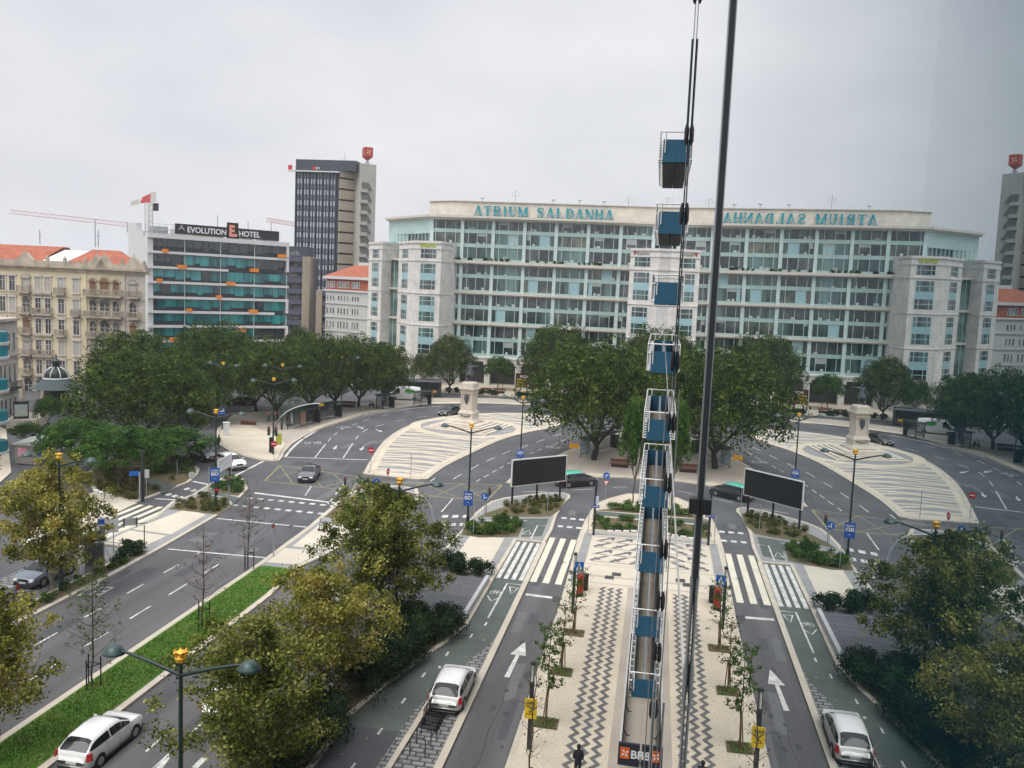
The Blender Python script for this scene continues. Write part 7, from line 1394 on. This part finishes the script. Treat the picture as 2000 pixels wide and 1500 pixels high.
# green oval on the van, as a thin panel on its side
vm_ = van.matrix_basis if hasattr(van, 'matrix_basis') else None
b = MB(); n = 20; ring = [(-1.0+.85*cos(q), 1.85+.36*sin(q)) for q in np.linspace(0, 2*pi, n+1)[:-1]]
for sx in (-1, 1): b = MB(); b.add([(sx*.985, p, q) for p, q in ring]+[(sx*1.03, p, q) for p, q in ring], [tuple(range(n)), tuple(reversed(range(n, 2*n)))]+[(i, (i+1) % n, n+(i+1) % n, n+i) for i in range(n)]); o = b.build('green_oval', mat('logo_green', (.06, .4, .06), .4), None); o.parent = van
# the dark coach behind the van
x, y = G(792, 777); y += 3.6; h = pi+.30; t = thing('coach', 'long dark coach standing behind the white delivery van', 'bus'); bm_ = mat('coach_dark', (.02, .025, .03), .3, spec=.6)
b = MB(); L_, W__ = 11.5, 2.5
sec = [(-W__/2, .35), (-W__/2, 2.9), (-W__/2+.25, 3.2), (W__/2-.25, 3.2), (W__/2, 2.9), (W__/2, .35)]; n = 6; vs = []
for yy, k_ in ((-L_/2, .94), (-L_/2+.2, 1), (L_/2-.5, 1), (L_/2, .9)): vs += [(p*k_, yy, q) for p, q in sec]
b.add(vs, [(i*n+j, i*n+j+1, (i+1)*n+j+1, (i+1)*n+j) for i in range(3) for j in range(n-1)]+[tuple(range(n)), tuple(reversed(range(3*n, 4*n)))]); b.build('body', bm_, t)
for sx in (-1, 1):
    b = MB(); b.hexa([(sx*1.245, -5.3, 1.5), (sx*1.27, -5.3, 1.5), (sx*1.27, 5.0, 1.5), (sx*1.245, 5.0, 1.5)], [(sx*1.245, -5.3, 2.7), (sx*1.27, -5.3, 2.7), (sx*1.27, 5.0, 2.7), (sx*1.245, 5.0, 2.7)]); b.build('side_window', cglass, t)
    for sy in (-3.4, 3.6): b = MB(); n = 16; ring = [(sy+.48*cos(q), .48+.48*sin(q)) for q in np.linspace(0, 2*pi, n+1)[:-1]]; b.add([(sx*1.0, p, q) for p, q in ring]+[(sx*1.28, p, q) for p, q in ring], [tuple(range(n)), tuple(reversed(range(n, 2*n)))]+[(i, (i+1) % n, n+(i+1) % n, n+i) for i in range(n)]); b.build('wheel', tyre, t)
t.location = (x, y, .004); t.rotation_euler = (0, 0, h-pi/2)
# motorcycle near the left shelter
x, y = G(726, 795, .13); t = thing('motor_scooter', 'dark motor scooter parked before the small bus shelter', 'motor scooter'); b = MB(); b.lathe((0, -.35, .45), [(.1, 0), (.2, .1), (.18, .35), (.05, .4)], 8, sy=1.8); b.bar((0, -.2, .35), (0, .45, .35), .1); b.bar((0, .45, .3), (0, .4, 1.05), .06); b.build('body', blk2, t); b = MB(); b.bar((-.3, .38, 1.05), (.3, .38, 1.05), .025); b.build('handlebar', blackm, t)
for yy in (-.6, .65): b = MB(); b.bar((-.05, yy, .27), (.05, yy, .27), .27, n=14, smooth=False); b.build('wheel', tyre, t)
t.location = (x, y, .13); t.rotation_euler = (0, 0, .9)
# ---------------- the mirror-glass front beside the camera ----------------
TILT = .0076; MX0 = .245
def mxz(z): return MX0-(z-H)*TILT
def mirrormat(name, base, tintc, near=.5, wav=0., facing=(.6, .8), vals=None):
    m = bpy.data.materials.new(name); m.use_nodes = True; t = m.node_tree; t.nodes.clear()
    o = t.nodes.new('ShaderNodeOutputMaterial'); d = t.nodes.new('ShaderNodeBsdfDiffuse'); d.inputs[0].default_value = (*base, 1)
    gl = t.nodes.new('ShaderNodeBsdfGlossy'); gl.inputs['Roughness'].default_value = 0.0; gl.inputs[0].default_value = (*tintc, 1)
    lw = t.nodes.new('ShaderNodeLayerWeight'); lw.inputs[0].default_value = .5; cr = t.nodes.new('ShaderNodeValToRGB')
    v = vals or (.1, near, .8, 1.0); ps = (0., facing[0], facing[1], 1.)
    cr.color_ramp.elements.new(ps[1]); cr.color_ramp.elements.new(ps[2])
    for e, p_, c_ in zip(cr.color_ramp.elements, ps, v): e.position = p_; e.color = (c_, c_, c_, 1)
    mx = t.nodes.new('ShaderNodeMixShader'); t.links.new(lw.outputs['Facing'], cr.inputs[0]); t.links.new(cr.outputs[0], mx.inputs[0])
    c2 = t.nodes.new('ShaderNodeValToRGB'); c2.color_ramp.elements[0].position = .6; c2.color_ramp.elements[0].color = (*tintc, 1); c2.color_ramp.elements[1].position = .97; c2.color_ramp.elements[1].color = (1, 1, 1, 1)
    t.links.new(lw.outputs['Facing'], c2.inputs[0]); t.links.new(c2.outputs[0], gl.inputs[0])
    t.links.new(d.outputs[0], mx.inputs[1]); t.links.new(gl.outputs[0], mx.inputs[2]); t.links.new(mx.outputs[0], o.inputs[0])
    if wav:
        tc = t.nodes.new('ShaderNodeTexCoord'); mp = t.nodes.new('ShaderNodeMapping'); mp.inputs['Scale'].default_value = (1, .16, .9)
        n = t.nodes.new('ShaderNodeTexNoise'); n.inputs['Scale'].default_value = .8; n.inputs['Detail'].default_value = 1; bp = t.nodes.new('ShaderNodeBump'); bp.inputs['Strength'].default_value = wav; bp.inputs['Distance'].default_value = .02
        t.links.new(tc.outputs['Object'], mp.inputs[0]); t.links.new(mp.outputs[0], n.inputs['Vector']); t.links.new(n.outputs['Fac'], bp.inputs['Height']); t.links.new(bp.outputs[0], gl.inputs['Normal'])
    MATS[name] = m; return m
gA = mirrormat('mirror_glass', (.006, .02, .026), (.84, .94, .98), .4, vals=(.07, .37, .74, 1.0))
gN = mirrormat('mirror_glass_near', (.005, .022, .03), (.82, .93, .975), .4, vals=(.07, .345, .725, 1.0))
gF = mirrormat('mirror_glass_wavy', (.006, .02, .026), (.84, .94, .98), .4, .09, vals=(.07, .37, .74, 1.0))
gb = thing('glass_building', 'tall blue-green mirror glass office front at right reflecting the whole square', 'building', loc=(.4, 10, 0))
YE = 57.0; ZT = 60.0
def pane(name, y0, y1, z0, z1, m):
    b = MB(); b.hexa([(mxz(z0), y0, z0), (mxz(z0)+.03, y0, z0), (mxz(z0)+.03, y1, z0), (mxz(z0), y1, z0)], [(mxz(z1), y0, z1), (mxz(z1)+.03, y0, z1), (mxz(z1)+.03, y1, z1), (mxz(z1), y1, z1)])
    return b.build(name, m, gb)
pane('glass_pane', -12, .888, KH, ZT, gN); pane('glass_pane', .888, 4.15, KH, ZT, gA)
pane('glass_pane', 4.17, 12.5, KH, 19.87, gF); pane('glass_pane', 4.17, 12.5, 19.9, ZT, gF)
pane('glass_pane', 12.52, YE, KH, 19.87, gF); pane('glass_pane', 12.52, YE, 19.9, ZT, gF)
b = MB(); b.hexa([(.55, -12, 0), (14, -12, 0), (14, YE-.05, 0), (.55, YE-.05, 0)], [(.55, -12, ZT), (14, -12, ZT), (14, YE-.05, ZT), (.55, YE-.05, ZT)]); b.build('building_core', blk2, gb)
def vrod(y, z0, z1, r, off, m, name='mounting_rod'):
    b = MB(); b.bar((mxz(z0)-off, y, z0), (mxz(z1)-off, y, z1), r, n=8); return b.build(name, m, gb)
sil = mat('rod_steel', (.3, .31, .33), .35, .7); silw = mat('pale_steel', (.5, .5, .48), .4, .5)
# near mullion bar with its tapered foot
b = MB(); y = 4.16; zb = 20.6
for k_, (dx0, dx1, mm) in enumerate(((-.013, .0, 0), (-.018, -.013, 1))):
    b.hexa([(mxz(zb)+dx0, y-.03, zb), (mxz(zb)+dx1, y-.03, zb), (mxz(zb)+dx1, y+.03, zb), (mxz(zb)+dx0, y+.03, zb)], [(mxz(40)+dx0, y-.03, 40), (mxz(40)+dx1, y-.03, 40), (mxz(40)+dx1, y+.03, 40), (mxz(40)+dx0, y+.03, 40)], mm)
b.build('mullion_bar', [blk2, sil], gb)
b = MB(); b.lathe((mxz(20.3)-.012, y, 19.9), [(.006, 0), (.013, .1), (.015, .2), (.008, .28), (.01, .6), (.014, .7)], 8); b.build('bar_foot', sil, gb)
vrod(4.16, KH, 19.95, .008, .012, sil)
b = MB(); b.box((mxz(21)-.027, y-.02, 20.93), (.05, .06, .075)); b.build('clamp', blackm, gb)
b = MB()
b.hexa([(mxz(19.87)-.006, 4.2, 19.87), (mxz(19.87)+.01, 4.2, 19.87), (mxz(19.87)+.01, YE, 19.87), (mxz(19.87)-.006, YE, 19.87)], [(mxz(19.9)-.006, 4.2, 19.9), (mxz(19.9)+.01, 4.2, 19.9), (mxz(19.9)+.01, YE, 19.9), (mxz(19.9)-.006, YE, 19.9)]); b.build('joint_strip', silw, gb)
vrod(12.3, 20.8, 24.3, .01, .015, blk2); vrod(12.3, 24.1, 25.5, .018, .03, blk2); vrod(12.3, 20.3, 60, .007, .02, sil); vrod(12.5, KH, 20.6, .009, .09, sil); vrod(12.4, KH, 19.8, .007, .02, silw); vrod(9.6, KH, 17.2, .015, .06, sil)
def clampb(y, z, s=1, off=.035):
    b = MB(); b.lathe((mxz(z)-off, y, z-.12*s), [(.01, 0), (.028*s, .05*s), (.03*s, .2*s), (.012, .28*s)], 6); b.build('clamp', blackm, gb)
for y_, z_ in ((12.3, 26.1), (12.3, 24.2), (12.3, 23.1), (12.3, 21.0), (12.3, 19.2), (12.3, 18.2), (12.3, 17.4), (12.3, 16.6), (12.5, 15.6), (9.7, 15.2), (9.7, 14.4), (4.5, 25.1), (12.3, 28.9), (12.3, 20.1)): clampb(y_, z_, 1.1 if y_ > 8 else .5)
# open maintenance balconies at the far end
bluep = mat('petrol_blue_panel', (.018, .105, .185), .5, var=.06); flank = mat('grey_flank', (.3, .34, .37), .6); trayf = mat('balcony_floor', (.4, .34, .27), .85, var=.15, sc=.8); railw = mat('railing_white', (.78, .78, .76), .5)
GB = 'blue balconies stacked up the glass front'
names = ['topmost blue balcony of the stack, dark underside against the sky', 'second blue balcony from the top, before the cream roof storey', 'third blue balcony from the top, before the white stone tower', 'fourth blue balcony from the top, at the tree tops', 'fifth blue balcony from the top, before the big dark tree', 'sixth blue balcony from the top, above the side street', 'seventh blue balcony from the top, beside the patterned paving', 'eighth blue balcony from the top, above the zigzag paving', 'lowest blue balcony of the stack, above the sign canopy']
for i in range(9):
    zb = 27.95-3.24*i; y0, y1 = 40., 49.5; xi = mxz(zb)-.004; xo = xi-.58; zt = zb+1.02
    t = thing('balcony', names[i], 'balcony', GB, (xo, y0, zb))
    b = MB(); b.box(((xi+xo)/2, y0, zb), (xi-xo, .06, zt-zb)); b.build('end_panel', bluep, t)
    b = MB(); b.box(((xi+xo)/2, y1, zb), (xi-xo, .06, zt-zb)); b.build('end_panel', bluep, t)
    b = MB(); b.box((xo+.03, (y0+y1)/2, zb), (.06, y1-y0-.07, zt-zb-.03)); b.box((xi-.03, (y0+y1)/2, zb), (.04, y1-y0-.07, zt-zb-.03)); b.build('side_panel', flank, t)
    b = MB(); b.box(((xi+xo)/2, (y0+y1)/2, zb+.03), (xi-xo-.12, y1-y0-.08, .08)); b.build('tray_floor', [trayf], t)
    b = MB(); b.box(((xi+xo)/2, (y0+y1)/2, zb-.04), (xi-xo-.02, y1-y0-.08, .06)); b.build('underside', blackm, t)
    b = MB(); xr = xo-.15; zr = zt+.34
    for z_ in (zr, zt-.1, zb+.1): b.bar((xr, y0, z_), (xr, y1, z_), .03, n=4)
    for y_ in np.linspace(y0, y1, 13):
        b.bar((xr, y_, zb+.1), (xr, y_, zr), .03, n=4); b.bar((xr, y_, zb+.12), (xo, y_, zb+.12), .035, n=4); b.bar((xr, y_, zt-.1), (xo, y_, zt-.1), .035, n=4)
    for y_ in (y0-.03, y1): b.bar((xr, y_, zr), (xi, y_, zr), .035, n=4)
    b.bar((xo+.1, y0-.05, zr), (xo+.1, y0-.05, zb+.42), .03, n=4); b.bar((xo+.1, y1-.05, zr), (xo+.1, y1-.05, zt), .03, n=4)
    b.build('railing', railw, t)
# canopy with the bank sign over the entrance
t = thing('entrance_canopy', 'long grey canopy trough with a dark bank sign on its near end', 'canopy', loc=(-.5, 35, 0))
b = MB(); b.box((-.03, 44.5, 2.0), (.84, 20.6, .1)); b.build('trough_floor', conc, t)
b = MB(); b.box((-.49, 44.5, 2.0), (.09, 20.6, .75)); b.build('edge_beam', mat('beam_grey', (.42, .42, .4), .6), t)
b = MB()
for y_ in (36, 38.2, 40.4): b = MB(); b.path([(-.44, y_, 2.6), (-.25, y_+.25, 2.12), (-.12, y_+.25, 2.12)], .025); b.build('bracket', blackm, t)
sg = MB(); sg.box((-.1, 34.1, 1.95), (.9, .12, 1.0)); so_ = sg.build('sign_panel', mat('sign_navy', (.012, .014, .03), .5), t)
sw = Wall((-.73, 34.03), (.33, 34.03)); sw.n = np.array([0., -1.])
b = MB(); sw.box(b, .27, .66, 2.28, 2.78, .002, .02); b.build('logo_tile', mat('logo_orange_red', (.5, .03, .01), .5, col2=(.75, .2, .02), sc=2.2), so_)
b = MB()
for a in (.6, 2.1, 3.8, 5.3):
    c = (.465, 2.53); d = lambda r_, t_: sw.P(c[0]+r_*cos(t_), c[1]+r_*sin(t_), .024)
    b.add([d(.02, a), d(.12, a-.35), d(.19, a), d(.12, a+.35)], [(0, 1, 2, 3)])
b.build('flower_emblem', white, so_)
tm = text_mb('BPI', .5, .01, .012); tm.build('lettering', white, so_, M=sw.frame(2.33, .7, .012))

# ---------------- damp morning air ----------------
hz = MB(); hz.hexa([(-1000, -350, -1), (600, -350, -1), (600, 1400, -1), (-1000, 1400, -1)], [(-1000, -350, 75), (600, -350, 75), (600, 1400, 75), (-1000, 1400, 75)])
hm = bpy.data.materials.new('haze_air'); hm.use_nodes = True; t = hm.node_tree; t.nodes.clear(); o = t.nodes.new('ShaderNodeOutputMaterial'); v = t.nodes.new('ShaderNodeVolumePrincipled')
v.inputs['Color'].default_value = (.9, .93, .97, 1); v.inputs['Density'].default_value = .0002; v.inputs['Anisotropy'].default_value = .2; t.links.new(v.outputs[0], o.inputs['Volume'])
hz.build('haze', hm, label='thin pale damp air over the whole square', cat='haze', kind='stuff')
S.cycles.volume_bounces = 1
